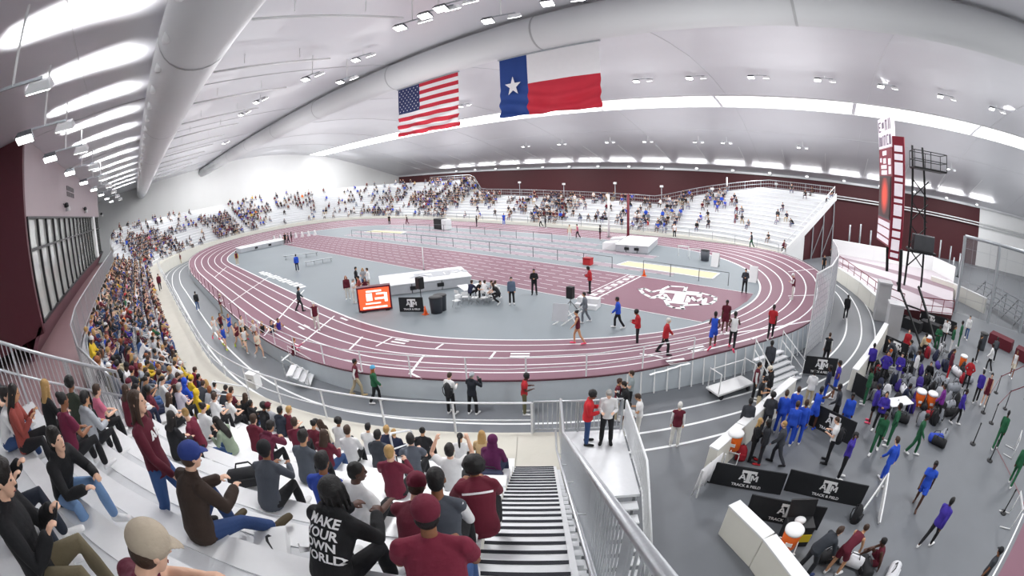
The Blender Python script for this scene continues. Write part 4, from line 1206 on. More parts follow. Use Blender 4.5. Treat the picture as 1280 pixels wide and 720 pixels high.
def barrier(name, label, pts, h, w=.42, m=None):
    root = label_root(name, pts[0], label, 'barrier'); o0 = pts[0]
    for i, (a, b) in enumerate(zip(pts, pts[1:])):
        d = (b-a).normalized(); s = V((-d.y, d.x, 0))*w/2; a2, b2 = a-o0+d*.02, b-o0-d*.02
        mb = MB(); u = V((0, 0, h)); t = .8
        mb.hexa([a2-s, b2-s, b2+s, a2+s], [a2-s*t+u, b2-s*t+u, b2+s*t+u, a2+s*t+u]); mb.build('foam_section', m or M_CREAMW, root, bevel=.03)
        mb = MB(); mb.hexa([a2-s*t*1.06+u*.98, b2-s*t*1.06+u*.98, b2+s*t*1.06+u*.98, a2+s*t*1.06+u*.98], [a2-s*t*1.06+u*1.03, b2-s*t*1.06+u*1.03, b2+s*t*1.06+u*1.03, a2+s*t*1.06+u*1.03]); mb.build('top_pad', M_WHITE, root)
    return root
barrier('foam_barrier', 'long cream padded barrier between the outer lanes and the team in blue', [GF(884, 593), GF(918, 562), GF(950, 532), GF(986, 500)], 1.05)
barrier('foam_barrier', 'cream padded barrier running from the athlete in green up to the grey pillars', [GF(1062, 489), GF(1078, 468), GF(1092, 446), GF(1104, 425)], 1.1)
barrier('foam_barrier', 'curving cream padded wall outside the right bend beyond the pillars', [GF(1101, 398), GF(1088, 385), GF(1074, 371), GF(1060, 360), GF(1046, 350)], 1.25)
barrier('foam_barrier', 'cream padded barrier at lower centre right, close behind the guard rail', [GF(905, 663), GF(945, 705), GF(985, 762)], 1.1, .5)

# wooden-white A-shaped end screen hung with cloth at the near end of the long barrier
root = label_root('draped_frame', GF(868, 622), 'white cloth draped over a frame at the near end of the cream barrier', 'cloth')
mb = MB(); nx = 12; top, bot = [], []
for k in range(nx+1):
    u = k/nx; top.append((u*.35, u*1.15, 1.12)); bot.append((u*.35-.12+.05*math.sin(k*2.2), u*1.15-.05, .02+.22*abs(math.sin(k*1.35))))
vt, vb_ = mb.verts(top), mb.verts(bot); vm = mb.verts([(a[0]*.5+b[0]*.5+.05*math.sin(k*2.1), (a[1]+b[1])/2, (a[2]+b[2])/2) for k, (a, b) in enumerate(zip(top, bot))])
for k in range(nx):
    mb.bm.faces.new((vt[k], vt[k+1], vm[k+1], vm[k])); mb.bm.faces.new((vm[k], vm[k+1], vb_[k+1], vb_[k]))
o = mb.build('cloth', mat('white_cloth', '#ececee', .8, 0, .05, 4), root, True); sm = o.modifiers.new('s', 'SOLIDIFY'); sm.thickness = .012
for d in (0.02, 1.12):
    mb = MB(); mb.bar((.35*d+.05, d, 0), (.35*d+.05, d, 1.1), .04); mb.build('post', M_WHITE, root)

# ------------------------------------------------------------------ steps up to the track and the flat cart
b1, b2 = GF(962, 493), GF(1001, 476)
t1, t2 = G(941, 449, .5), G(975, 437, .5)
root = label_root('track_steps', b1, 'grey metal steps with white hand rails leading up onto the raised track', 'stairs'); o0 = b1
NSt = 6
for k in range(NSt):
    f0, f1 = k/NSt, (k+1.15)/NSt
    z = (k+1)*(t1.z-FLOOR_Z)/NSt
    q = [V((*b1.lerp(t1, f0)[:2], 0)), V((*b2.lerp(t2, f0)[:2], 0)), V((*b2.lerp(t2, f1)[:2], 0)), V((*b1.lerp(t1, f1)[:2], 0))]
    q = [V((p.x-o0.x, p.y-o0.y, 0)) for p in q]
    mb = MB(); mb.hexa([p+V((0, 0, z-.07)) for p in q], [p+V((0, 0, z)) for p in q]); mb.build('tread', M_MAT, root)
for a, b in ((b1, t1), (b2, t2)):
    a0, b0 = a-o0, b-o0
    mb = MB(); mb.bar(a0+V((0, 0, .05)), V((b0.x, b0.y, t1.z-FLOOR_Z-.15)), .06, .2); mb.build('stringer', M_STEEL, root)
    for hh in (.95, .5):
        mb = MB(); mb.tube([a0+V((0, 0, .1+hh)), V((b0.x, b0.y, t1.z-FLOOR_Z+hh))], .025, 8); mb.build('hand_rail', M_WHITE, root, True)
    for f in (0.02, .5, .98):
        p = a0.lerp(V((b0.x, b0.y, t1.z-FLOOR_Z)), f); mb = MB(); mb.bar(p, p+V((0, 0, 1.0)), .04); mb.build('post', M_WHITE, root)
c0, c1, c2 = GF(884, 490), GF(897, 503), GF(941, 487)
rz = math.atan2((c2-c1).y, (c2-c1).x); Lc = (c2-c1).length; Wc = .9
root = label_root('flat_cart', c1, 'white flat cart with an end handle parked below the track skirt', 'cart', None, rz)
mb = MB(); mb.box((Lc/2, Wc/2, .3), (Lc, Wc, .1)); mb.build('deck', M_WHITE, root, bevel=.02)
for x in (.12, .88):
    for y in (.1, .9):
        mb = MB(); mb.tube([(Lc*x, Wc*y-.04, .11), (Lc*x, Wc*y+.04, .11)], .11, 14); mb.build('wheel', M_DARK, root)
for x in (.05, Lc-.05):
    mb = MB(); mb.tube([(x, .08, .3), (x, .08, 1.25), (x, Wc-.08, 1.25), (x, Wc-.08, .3)], .025, 8); mb.build('handle', M_WHITE, root, True)
mb = MB(); mb.tube([(.05, Wc/2+.3, 1.22), (Lc-.05, Wc/2+.3, 1.22)], .022, 8); mb.build('top_bar', M_WHITE, root, True)

# second small steps on the left near bend
s0 = GF(388, 478)
root = label_root('track_steps', s0, 'small white metal steps at the raised track edge, near left bend', 'stairs', None, R(145))
for k in range(4):
    mb = MB(); mb.box((0, .28*k, .18*(k+1)), (1.3, .34, .06)); mb.build('tread', M_MAT, root)
for s_ in (-.68, .68):
    mb = MB(); mb.tube([(s_, -.1, .05), (s_, -.1, .95), (s_, 1., 1.75), (s_, 1., .7)], .025, 8); mb.build('hand_rail', M_WHITE, root, True)
    mb = MB(); mb.bar((s_, -.1, .05), (s_, .9, .7), .05, .14); mb.build('stringer', M_STEEL, root)

# rail along the top of the track edge on the near and left sides
def edge_pts(p0, p1, z=.03, step=6):
    _, i0, _ = on_track(*p0); _, i1, _ = on_track(*p1)
    if (i1-i0) % NT > NT/2: i0, i1 = i1, i0
    n = (i1-i0) % NT
    return [track_pt(i0+k, 1., z) for k in list(range(0, n, step))+[n]]
guard('track_edge_railing', 'thin white two-bar railing on the near outer edge of the track', edge_pts((300, 415), (868, 453)), 1.0, m=M_ALUW, posts=2.4, rails=(1., .5), bal=False, r=.018)
guard('track_edge_railing', 'thin maroon posts and rail on the left outer edge of the track', edge_pts((236, 342), (296, 405)), 1.0, m=paint('#7d4a58', .5), posts=2.6, rails=(1.,), bal=False, r=.018)

# ------------------------------------------------------------------ crash netting outside the right bend
M_NET = bpy.data.materials.new('net_sheet'); M_NET.use_nodes = True
nt = M_NET.node_tree; b_ = nt.nodes['Principled BSDF']; b_.inputs['Base Color'].default_value = (.75, .76, .8, 1); b_.inputs['Roughness'].default_value = .5
tr_n = nt.nodes.new('ShaderNodeBsdfTransparent'); mx_ = nt.nodes.new('ShaderNodeMixShader'); mx_.inputs[0].default_value = .6
nt.links.new(tr_n.outputs[0], mx_.inputs[1]); nt.links.new(b_.outputs[0], mx_.inputs[2]); nt.links.new(mx_.outputs[0], nt.nodes['Material Output'].inputs['Surface'])
def net(name, label, base, h, z0=None, sheet=None, gap=.5, m=None, post=2.0):
    root = label_root(name, base[0], label, 'net'); o0 = base[0]; m = m or M_WHITE
    pts = [p-o0 for p in base]
    mb = MB()
    lo, hi = mb.verts([p+V((0, 0, .05)) for p in pts]), mb.verts([p+V((0, 0, h)) for p in pts])
    for k in range(len(pts)-1): mb.bm.faces.new((lo[k], lo[k+1], hi[k+1], hi[k]))
    mb.build('netting', sheet or M_NET, root)
    mb = MB(); z = gap
    while z < h:
        for a, b in zip(pts, pts[1:]): mb.bar(a+V((0, 0, z)), b+V((0, 0, z)), .022)
        z += gap
    for a, b in zip(pts, pts[1:]):
        n = max(1, int((b-a).length/gap))
        for k in range(n): p = a.lerp(b, (k+.5)/n); mb.bar(p, p+V((0, 0, h)), .022)
    mb.build('net_cord', mat('net_cord', '#8d9096', .6), root)
    mb = MB(); mb.tube([p+V((0, 0, h)) for p in pts], .05 if h < 5 else .14, 8); mb.build('top_tube', m, root, True)
    acc = 0
    for k, p in enumerate(pts):
        mb = MB(); mb.bar(p, p+V((0, 0, h)), .07 if h < 5 else .28); mb.build('post', m, root)
    return root
nb0 = GF(1019, 418)
net('crash_net', 'tall pale crash net curving round the outside of the right bend', [V((x, y, FLOOR_Z)) for x, y in ((41.9, -7.6), (42.8, -4.6), (43.35, -.6), (43.4, 3.4), (43.1, 7.2))], 4.55, gap=.38)

# ------------------------------------------------------------------ scoreboard with its towers
for k, (px, py, zt) in enumerate(((1099, 399, 2.7), (1112, 424, 2.3))):
    p = GF(px, py); root = label_root('concrete_pillar', p, 'grey concrete pillar at the barrier, %s scoreboard post' % ('under the farther' if k == 0 else 'nearer the camera under the'), 'pillar')
    mb = MB(); mb.box((0, 0, zt/2), (1.1, 1.1, zt)); mb.build('shaft', mat('pillar_grey', '#b4b4b6', .7, 0, .06, 2, .1, 8), root, bevel=.03)
    mb = MB(); mb.box((0, 0, zt+.06), (1.2, 1.2, .12)); mb.build('cap', mat('pillar_cap', '#c2c2c4', .7), root)
bA = GF(1099, 399); bB = GF(1112, 424)
# the board: its face looks along the hall towards the infield
def bz(px, py, P): 
    d = sight(px, py); k = ((P.x-CAM_POS.x)*d.x+(P.y-CAM_POS.y)*d.y)/(d.x*d.x+d.y*d.y); return CAM_POS.z+k*d.z
SBo = V((46.9, .45, 0))
sb = label_root('scoreboard', (SBo.x, SBo.y, FLOOR_Z), 'tall maroon scoreboard with white panels and a glowing red screen, on black posts', 'scoreboard')
xL, xR_ = V((-.35, 2.55, 0)), V((.05, -1.55, 0))      # far and near ends of the main face (relative)
ux = (xR_-xL).normalized(); un = V((ux.y, -ux.x, 0)); un = un if un.x < 0 else -un
Wm = (xR_-xL).length
def sbq(u, z): return xL+ux*(u*Wm)+V((0, 0, z-FLOOR_Z))
Z0, Z1 = 4.9, 13.0
def slab(name, u0, u1, z0, z1, off, th, m, par, slope=0.):
    mb = MB(); q = lambda u, z, o: sbq(u, z)+un*o
    mb.hexa([q(u0, z0, off), q(u1, z0, off), q(u1, z0, off+th), q(u0, z0, off+th)], [q(u0, z1, off), q(u1, z1, off), q(u1, z1, off+th), q(u0, z1, off+th)]); return mb.build(name, m, par)
M_SBM = mat('scoreboard_maroon', '#86122c', .4, 0, .05, 1)
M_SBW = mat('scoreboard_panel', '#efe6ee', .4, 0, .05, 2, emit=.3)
M_SBD = mat('scoreboard_dark', '#2a1216', .4, 0, .1, 2)
slab('cabinet', 0, 1, Z0, 11.2, -.5, .5, M_SBM, sb)
tp = slab('name_panel', 0, .98, 11.25, 13.35, -.3, .3, M_SBW, sb)
scr = slab('led_screen', .06, .94, 6.6, 9.35, 0, .05, M_SBD, sb)
red = bpy.data.materials.new('led_red'); red.use_nodes = True
nt = red.node_tree; pb = nt.nodes['Principled BSDF']
tcn = nt.nodes.new('ShaderNodeTexCoord'); gr = nt.nodes.new('ShaderNodeTexGradient'); gr.gradient_type = 'SPHERICAL'; mp = nt.nodes.new('ShaderNodeMapping')
mp.inputs['Location'].default_value = (-.5*1.9, -.5*1.9, -.55*1.9); mp.inputs['Scale'].default_value = (1.9, 1.9, 1.9)
nt.links.new(tcn.outputs['Generated'], mp.inputs[0]); nt.links.new(mp.outputs[0], gr.inputs[0])
rp = nt.nodes.new('ShaderNodeValToRGB'); rp.color_ramp.elements[0].color = (.02, .004, .004, 1); rp.color_ramp.elements[1].color = (.9, .06, .02, 1)
nt.links.new(gr.outputs['Fac'], rp.inputs[0]); pb.inputs['Base Color'].default_value = (.02, .01, .01, 1)
nt.links.new(rp.outputs[0], pb.inputs['Emission Color']); pb.inputs['Emission Strength'].default_value = 1.6
slab('screen_image', .1, .9, 6.7, 9.25, .05, .02, red, scr)
mb = MB()      # dark strokes of the name panel lettering
for (u0, z0, u1, z1) in ((.05, 12.4, .22, 12.5), (.05, 12.4, .08, 13.1), (.05, 13., .22, 13.1), (.05, 12.7, .18, 12.8), (.32, 12.6, .46, 13.0), (.56, 12.4, .6, 13.1), (.66, 12.4, .7, 13.1), (.56, 12.98, .7, 13.1), (.8, 12.4, .84, 13.1), (.9, 12.4, .94, 13.1),
                       (.05, 11.4, .1, 12.1), (.14, 11.4, .26, 12.05), (.32, 11.4, .36, 12.1), (.42, 11.4, .46, 12.1), (.42, 12., .56, 12.1), (.52, 11.4, .56, 12.1), (.64, 11.4, .76, 11.5), (.64, 11.4, .68, 12.1), (.64, 12., .76, 12.1), (.82, 11.4, .94, 12.05)):
    q = lambda u, z, o: sbq(u, z)+un*o
    mb.hexa([q(u0, z0, .0), q(u1, z0, .0), q(u1, z0, .02), q(u0, z0, .02)], [q(u0, z1, .0), q(u1, z1, 0), q(u1, z1, .02), q(u0, z1, .02)])
mb.build('panel_lettering', mat('panel_ink', '#6a5b6e', .5), tp)
for (u0, u1, z0, z1) in ((.3, .6, 10.75, 11.05), (.1, .22, 10.3, 10.6), (.35, .55, 10.2, 10.55), (.18, .6, 9.85, 10.1), (.2, .62, 9.45, 9.75), (.72, .9, 10.1, 10.5), (.75, .92, 9.5, 10.), (.06, .94, 6.05, 6.4), (.04, .95, 5.45, 5.95), (.04, .95, 5.02, 5.33)):
    slab('advert_panel', u0, u1, z0, z1, 0, .03, M_SBW, sb)
# narrow wing of sponsor plates turned towards the camera
wq0, wq1 = xR_+V((.02, -.05, 0)), xR_+V((1.1, -.6, 0))
wd = (wq1-wq0).normalized(); wn = V((wd.y, -wd.x, 0)); wn = wn if wn.y < 0 else -wn
def wslab(name, u0, u1, z0, z1, off, th, m, par):
    mb = MB(); q = lambda u, z, o: wq0+(wq1-wq0)*u+wn*o+V((0, 0, z-FLOOR_Z))
    mb.hexa([q(u0, z0, off), q(u1, z0, off), q(u1, z0, off+th), q(u0, z0, off+th)], [q(u0, z1, off), q(u1, z1, off), q(u1, z1, off+th), q(u0, z1, off+th)]); return mb.build(name, m, par)
wg = wslab('side_wing', 0, .75, 4.2, 11.9, -.2, .2, M_SBM, sb)
z = 11.3
for h in (.5, .5, .9, .35, .9, .35, .8, .75, .5, .8, .4):
    wslab('advert_panel', .12, .64, z-h+.14, z+.02, 0, .03, M_SBW, wg); z -= h*1.05
for i, (p, zb) in enumerate(((bA, 2.8), (bB, 2.4))):
    r0 = V((p.x-SBo.x, p.y-SBo.y, 0))
    mb = MB(); mb.bar(r0+V((0, 0, zb-FLOOR_Z-.0)), r0+V((-.25, -.15, 5.0-FLOOR_Z)), .22, .22); mb.build('post', M_BLACK, sb)
o_ = V((1.9, -.2, 0))
for dx, dy in ((0, 0), (1.5, .3)):
    mb = MB(); mb.bar(o_+V((dx, dy, 3.2)), o_+V((dx*.6, dy, 12.4)), .14); mb.build('rear_strut', M_BLACK, sb)
mb = MB()
for z in (4.5, 6, 7.5, 9.):
    mb.bar(o_+V((0, 0, z)), o_+V((1.4, .3, z+1.2)), .07); mb.bar(o_+V((1.4, .3, z)), o_+V((0, 0, z+1.2)), .07)
mb.bar(o_+V((1.2, 0, 3.3)), o_+V((3., -2.6, .1)), .14); mb.bar(o_+V((-.6, 0, 3.3)), o_+V((1.6, -3., .1)), .12); mb.build('bracing', M_BLACK, sb)
mb = MB(); z = 10.2-FLOOR_Z
mb.box(o_+V((1.2, -.3, z)), (2.6, 1.8, .12)); mb.build('catwalk', M_BLACK, sb)
mb = MB()
for hz in (.55, 1.1):
    c = [o_+V((1.2+a*1.3, -.3+b*.9, z+hz)) for a, b in ((-1, -1), (1, -1), (1, 1), (-1, 1))]
    for a, b in zip(c, c[1:]+c[:1]): mb.bar(a, b, .05)
for a, b in ((-1, -1), (0, -1), (1, -1), (1, 1), (0, 1), (-1, 1)):
    p = o_+V((1.2+a*1.3, -.3+b*.9, z)); mb.bar(p, p+V((0, 0, 1.1)), .05)
mb.build('catwalk_railing', M_BLACK, sb)
z = 4.9-FLOOR_Z
mb = MB(); mb.box(o_+V((1., -.1, z)), (2.2, 1.6, .12)); mb.build('lower_catwalk', M_BLACK, sb)
mb = MB(); mb.box(o_+V((1.1, -.1, z+.55)), (1.7, .9, 1.)); mb.build('equipment_case', mat('case_grey', '#4a4c50', .6, 0, .1, 4), sb, bevel=.03)
# ------------------------------------------------------------------ warm-up hall on the right
M_REDR = paint('#7a2634', .5)
pl = [G(1046, 332, .2), G(1095, 371, .2), G(1128, 386, .2), G(1190, 394, .2)]
pf = [G(1192, 352, .2), G(1165, 338, .2), G(1090, 325, .2), G(1040, 316, .2)]
mb = MB()
top = [V((p.x, p.y, .2)) for p in pl+pf]
mb.face(top); deck = struct(mb.build('floor_runway_deck', mat('runway_white', '#bdb5ba', .5, 0, .05, .5)))
mb = MB()
for a, b in zip(pl, pl[1:]): mb.face([V((a.x, a.y, FLOOR_Z)), V((b.x, b.y, FLOOR_Z)), V((b.x, b.y, .2)), V((a.x, a.y, .2))])
a, b = pl[-1], pf[0]; mb.face([V((a.x, a.y, FLOOR_Z)), V((b.x, b.y, FLOOR_Z)), V((b.x, b.y, .2)), V((a.x, a.y, .2))])
mb.build('deck_fascia', M_MAROON, deck)
mb = MB()
for t0, t1 in ((.12, .3), (.62, .8)):
    q = [pl[0].lerp(pf[3], t0), pl[3].lerp(pf[0], t0), pl[3].lerp(pf[0], t1), pl[0].lerp(pf[3], t1)]
    mb.face([V((p.x, p.y, .206)) for p in q])
mb.build('runway_lane', mat('runway_mauve', '#86707a', .55, 0, .05, 1), deck)
mb = MB()
wl = [V((p.x, p.y, .2)) for p in (pf[0], pf[1], pf[2], pf[3])]
for a, b in zip(wl, wl[1:]): mb.hexa([a, b, b+V((0, .3, 0)), a+V((0, .3, 0))], [a+V((0, 0, 1.6)), b+V((0, 0, 1.6)), b+V((0, .3, 1.6)), a+V((0, .3, 1.6))])
struct(mb.build('wall_low_white', M_WALLW))
guard('red_railing', 'maroon railing along the near edge of the white runway deck, behind the pillars', [V((p.x, p.y, .2)) for p in pl[:3]], 1.1, m=M_REDR, posts=1.9, rails=(1., .5, .1), bal=False, r=.03)
guard('red_railing', 'maroon railing bay at the corner of the white runway deck above the team tables', [V((p.x, p.y, .2)) for p in (G(1150, 390, .2), G(1190, 394, .2))], 1.1, m=M_REDR, posts=1.2, rails=(1., .5, .1), bal=False, r=.03)

# hurdle posts and standards stored before the maroon wall
n = 0
for px, py, h in ((1030, 312, 2.9), (1060, 316, 3.2), (1073, 318, 3.5), (1086, 322, 3.), (1163, 336, 3.6), (1172, 338, 3.4), (1185, 341, 2.9), (1190, 344, 1.7), (1197, 346, 2.4)):
    n += 1; p = GF(px, py); r = label_root('equipment_post', p, 'grey upright post standing before the maroon wall, %s from the left' % ORD[n], 'post', 'posts before the maroon wall')
    mb = MB(); mb.tube([(0, 0, 0), (0, 0, h+.6)], .13, 10); mb.build('pole', M_STEEL, r, True)
    mb = MB(); mb.cyl((0, 0, 0), .35, .08, 16); mb.build('foot', M_DARK, r)
n = 0
for px in (1136, 1142, 1148, 1156):
    n += 1; p = GF(px, 338); r = label_root('wheeled_bin', p, 'dark blue bin on the far side of the deck, %s from the left' % ORD[n], 'bin', 'bins beyond the deck')
    mb = MB(); mb.lathe((0, 0, 1.0), [(.4, 0), (.5, 1.3)], 14); mb.build('body', mat('bin_navy', '#2b3144', .5), r, True)
    mb = MB(); mb.lathe((0, 0, 2.3), [(.54, 0), (.54, .08), (.3, .14)], 14); mb.build('lid', M_DARK, r)
    mb = MB(); mb.box((0, 0, .5), (.9, .9, 1.0)); mb.build('crate', M_MAT, r)
barrier('foam_barrier', 'long pale barrier with yellow markers beside the throwing cage', [GF(1162, 362), GF(1190, 372), GF(1230, 392)], 1.4)
# throwing cage
M_NETD = M_NET.copy(); M_NETD.name = 'cage_netting'
for nd in M_NETD.node_tree.nodes:
    if nd.type == 'MIX_SHADER': nd.inputs[0].default_value = .45
    if nd.type == 'BSDF_PRINCIPLED': nd.inputs['Base Color'].default_value = (.22, .23, .24, 1)
ca, cb = GF(1193, 390), GF(1274, 416)
cc_ = V((ca.x+3, ca.y+12, FLOOR_Z))
net('throwing_cage', 'tall grey net cage on posts at the right edge of the hall', [ca, ca.lerp(cb, .5), cb, cb+(cb-ca)*.5], 6.6, sheet=M_NETD, gap=1.4, m=M_STEEL)
# low slatted bleacher inside the cage
b0, b1 = GF(1212, 372), GF(1282, 418)
d = b1-b0; r = label_root('bleacher_bench', b0, 'dark grey five-row bench bleacher behind the cage netting', 'bench', None, math.atan2(d.y, d.x))
for k in range(5):
    mb = MB(); mb.box((d.length/2, .6*k, .45+.36*k), (d.length, .3, .06)); mb.build('seat_plank', paint('#6b6f75', .5), r)
for k in range(6):
    mb = MB(); mb.bar((d.length*k/5, -.1, .0), (d.length*k/5, 2.6, 1.9), .07); mb.bar((d.length*k/5, 2.5, 0), (d.length*k/5, 2.5, 1.85), .07); mb.build('frame', M_DARK, r)

# belt stanchions
n = 0; tops = {}
for i, (px, py) in enumerate(((1245, 491), (1256, 511), (1239, 529), (1229, 516), (1216, 555), (1237, 576), (1254, 641), (1282, 500), (1286, 470))):
    n += 1; p = GF(px, py)
    r = label_root('belt_stanchion', p, 'black belt stanchion on the grey floor, %s' % ('at the far right belt corner', 'second along the right edge belt', 'midway, left of the belt lane', 'beside the athlete in maroon', 'standing alone left of the athlete in green', 'below the athlete in green at right', 'nearest the camera at right edge', 'out at the right frame edge', 'out beyond the far belt')[i], 'post', 'belt stanchions')
    mb = MB(); mb.lathe((0, 0, 0), [(.18, 0), (.18, .03), (.05, .06)], 18); mb.build('base', M_DARK, r, True)
    mb = MB(); mb.tube([(0, 0, .04), (0, 0, .95)], .032, 10); mb.build('pole', M_DARK, r, True)
    mb = MB(); mb.lathe((0, 0, .93), [(.04, 0), (.045, .08), (.02, .1)], 12); mb.build('belt_head', M_DARK, r, True)
    tops[i] = p+V((0, 0, .97))
for i, j in ((0, 8), (1, 7), (2, 1), (3, 0)):
    a, b = tops[i], tops[j]; r = label_root('retractable_belt', a, 'maroon belt strung between stanchions, %s' % {0: 'farthest one at right', 1: 'near right frame edge', 2: 'down the middle of the lane', 3: 'along the left of the lane'}[i], 'belt', 'stanchion belts')
    mb = MB(); mb.bar((0, 0, 0), b-a, .012, .06); mb.build('webbing', M_REDR, r)
# maroon floor strip and lines at lower right
q = [GF(1246, 722), GF(1282, 648), GF(1300, 660), GF(1290, 740)]
mb = MB(); mb.face([V((p.x, p.y, FLOOR_Z+.006)) for p in q]); fl = bpy.data.objects['floor']; mb.build('maroon_lane', M_TRACK, fl)
mb = MB(); a, b = GF(1240, 722), GF(1279, 642); d = (b-a).normalized(); s = V((-d.y, d.x, 0))*.04
mb.face([V((*(p)[:2], FLOOR_Z+.008)) for p in (a-s, b-s, b+s, a+s)]); mb.build('lane_edge_line', M_WLINE, fl)
mb = MB(); a, b = GF(1243, 556), GF(1284, 640); d = (b-a).normalized(); s = V((-d.y, d.x, 0))*.025
mb.face([V((*(p)[:2], FLOOR_Z+.005)) for p in (a-s, b-s, b+s, a+s)]); mb.build('red_floor_line', M_REDR, fl)

# coolers on folding stands
def cooler(px, py, label, s=1., stand_=False):
    p = GF(px, py); r = label_root('drink_cooler', p, label, 'cooler', 'orange drink coolers'); z0 = 0
    if stand_:
        mb = MB()
        for sx in (-1, 1):
            mb.bar((sx*.3, -.25, 0), (sx*.3, .25, .5), .03); mb.bar((sx*.3, .25, 0), (sx*.3, -.25, .5), .03)
        mb.bar((-.3, -.25, .5), (.3, -.25, .5), .03); mb.bar((-.3, .25, .5), (.3, .25, .5), .03); mb.bar((-.3, -.25, .02), (.3, -.25, .02), .03); mb.build('folding_stand', M_WHITE, r); z0 = .5
    mb = MB(); mb.lathe((0, 0, z0), [(.17*s, 0), (.19*s, .03), (.215*s, .46*s), (.2*s, .48*s)], 22); mb.build('tank', mat('cooler_orange', '#ea6a1e', .4, 0, .04, 3), r, True)
    mb = MB(); mb.lathe((0, 0, z0+.47*s), [(.225*s, 0), (.23*s, .06), (.2*s, .1), (.05, .115)], 22); mb.build('lid', M_WHITE, r, True)
    mb = MB(); mb.box((0, -.2*s, z0+.28), (.2, .03, .12)); mb.build('label_plate', M_TXT, r)
    mb = MB(); mb.tube([(0, -.19*s, z0+.07), (0, -.26*s, z0+.06)], .02, 8); mb.build('spigot', M_WHITE, r)
cooler(912, 575, 'orange drink cooler with white lid at the near end of the cream barrier', 1.25, True)
cooler(976, 697, 'orange drink cooler on a white folding stand by the black and yellow case', 1.25, True)
cooler(1147, 506, 'orange cooler, left of the close pair among the team bags', 1.4)
cooler(1161, 509, 'orange cooler, right of the close pair among the team bags', 1.4)
cooler(1112, 446, 'orange cooler beside the red bag by the cream barrier', 1.2)
cooler(1202, 458, 'orange cooler with tall white lid near the athletes in red', 1.3)
cooler(1158, 433, 'orange cooler farthest back among the team tables', 1.3)
# black and yellow case
p = GF(990, 676); r = label_root('equipment_case', p, 'black case with yellow panel standing beside the orange cooler', 'case', None, R(20))
mb = MB(); mb.box((0, 0, .4), (.85, .55, .78)); mb.build('case', M_DARK, r, bevel=.03)
mb = MB(); mb.box((0, -.285, .38), (.8, .03, .28)); mb.build('yellow_panel', mat('case_yellow', '#d8c02a', .5, 0, .05), r)
mb = MB(); mb.hexa([V((-.42, .2, .8)), V((.42, .2, .8)), V((.42, .26, .8)), V((-.42, .26, .8))], [V((-.42, .34, 1.3)), V((.42, .34, 1.3)), V((.42, .4, 1.3)), V((-.42, .4, 1.3))]); mb.build('open_lid', M_DARK, r)
mb = MB(); mb.ball((-.05, 0, .84), (.18, .14, .1)); mb.build('white_cloth', M_WHITE, r, True)
# white angle frames lying on the floor (knocked hurdles)
def hurdle(name, p, rz, label, w=1.0, h=.84, group='hurdles'):
    r = label_root(name, p, label, 'hurdle', group, rz)
    mb = MB(); mb.box((0, 0, h), (w, .03, .11)); mb.build('crossbar', M_WHITE, r, bevel=.006)
    for s in (-1, 1):
        mb = MB(); mb.tube([(s*w*.42, 0, .03), (s*w*.42, 0, h-.03)], .02, 8); mb.tube([(s*w*.42, 0, .03), (s*w*.42, .62, .03)], .022, 8); mb.build('leg', M_WHITE, r, True)
    return r
p = GF(1072, 648); r = label_root('folding_barrier', p, 'white folding frame barrier standing open on the grey floor by the black backpack', 'barrier')
pa, pb_ = G(1108, 596, -.0)-p, GF(1098, 655)-p
mb = MB(); mb.bar((0, 0, .08), (*pa[:2], .8), .05, .16); mb.build('slanted_board', M_WHITE, r)
mb = MB(); mb.bar((*pa[:2], .84), (*pb_[:2], .0), .05, .3); mb.build('end_board', M_WHITE, r)
mb = MB(); mb.bar((*(pa*.92)[:2], 0), (*(pa*.92)[:2], .8), .05); mb.build('post', M_WHITE, r)
for i, (px, py) in enumerate(((1266, 568), (1262, 652))):
    hurdle('white_hurdle', GF(px, py), R(60+20*i), 'white hurdle frame at the right edge of the floor, %s' % ('behind the far athlete in green' if not i else 'nearest the camera'), 1.1, .9, 'right edge hurdles')

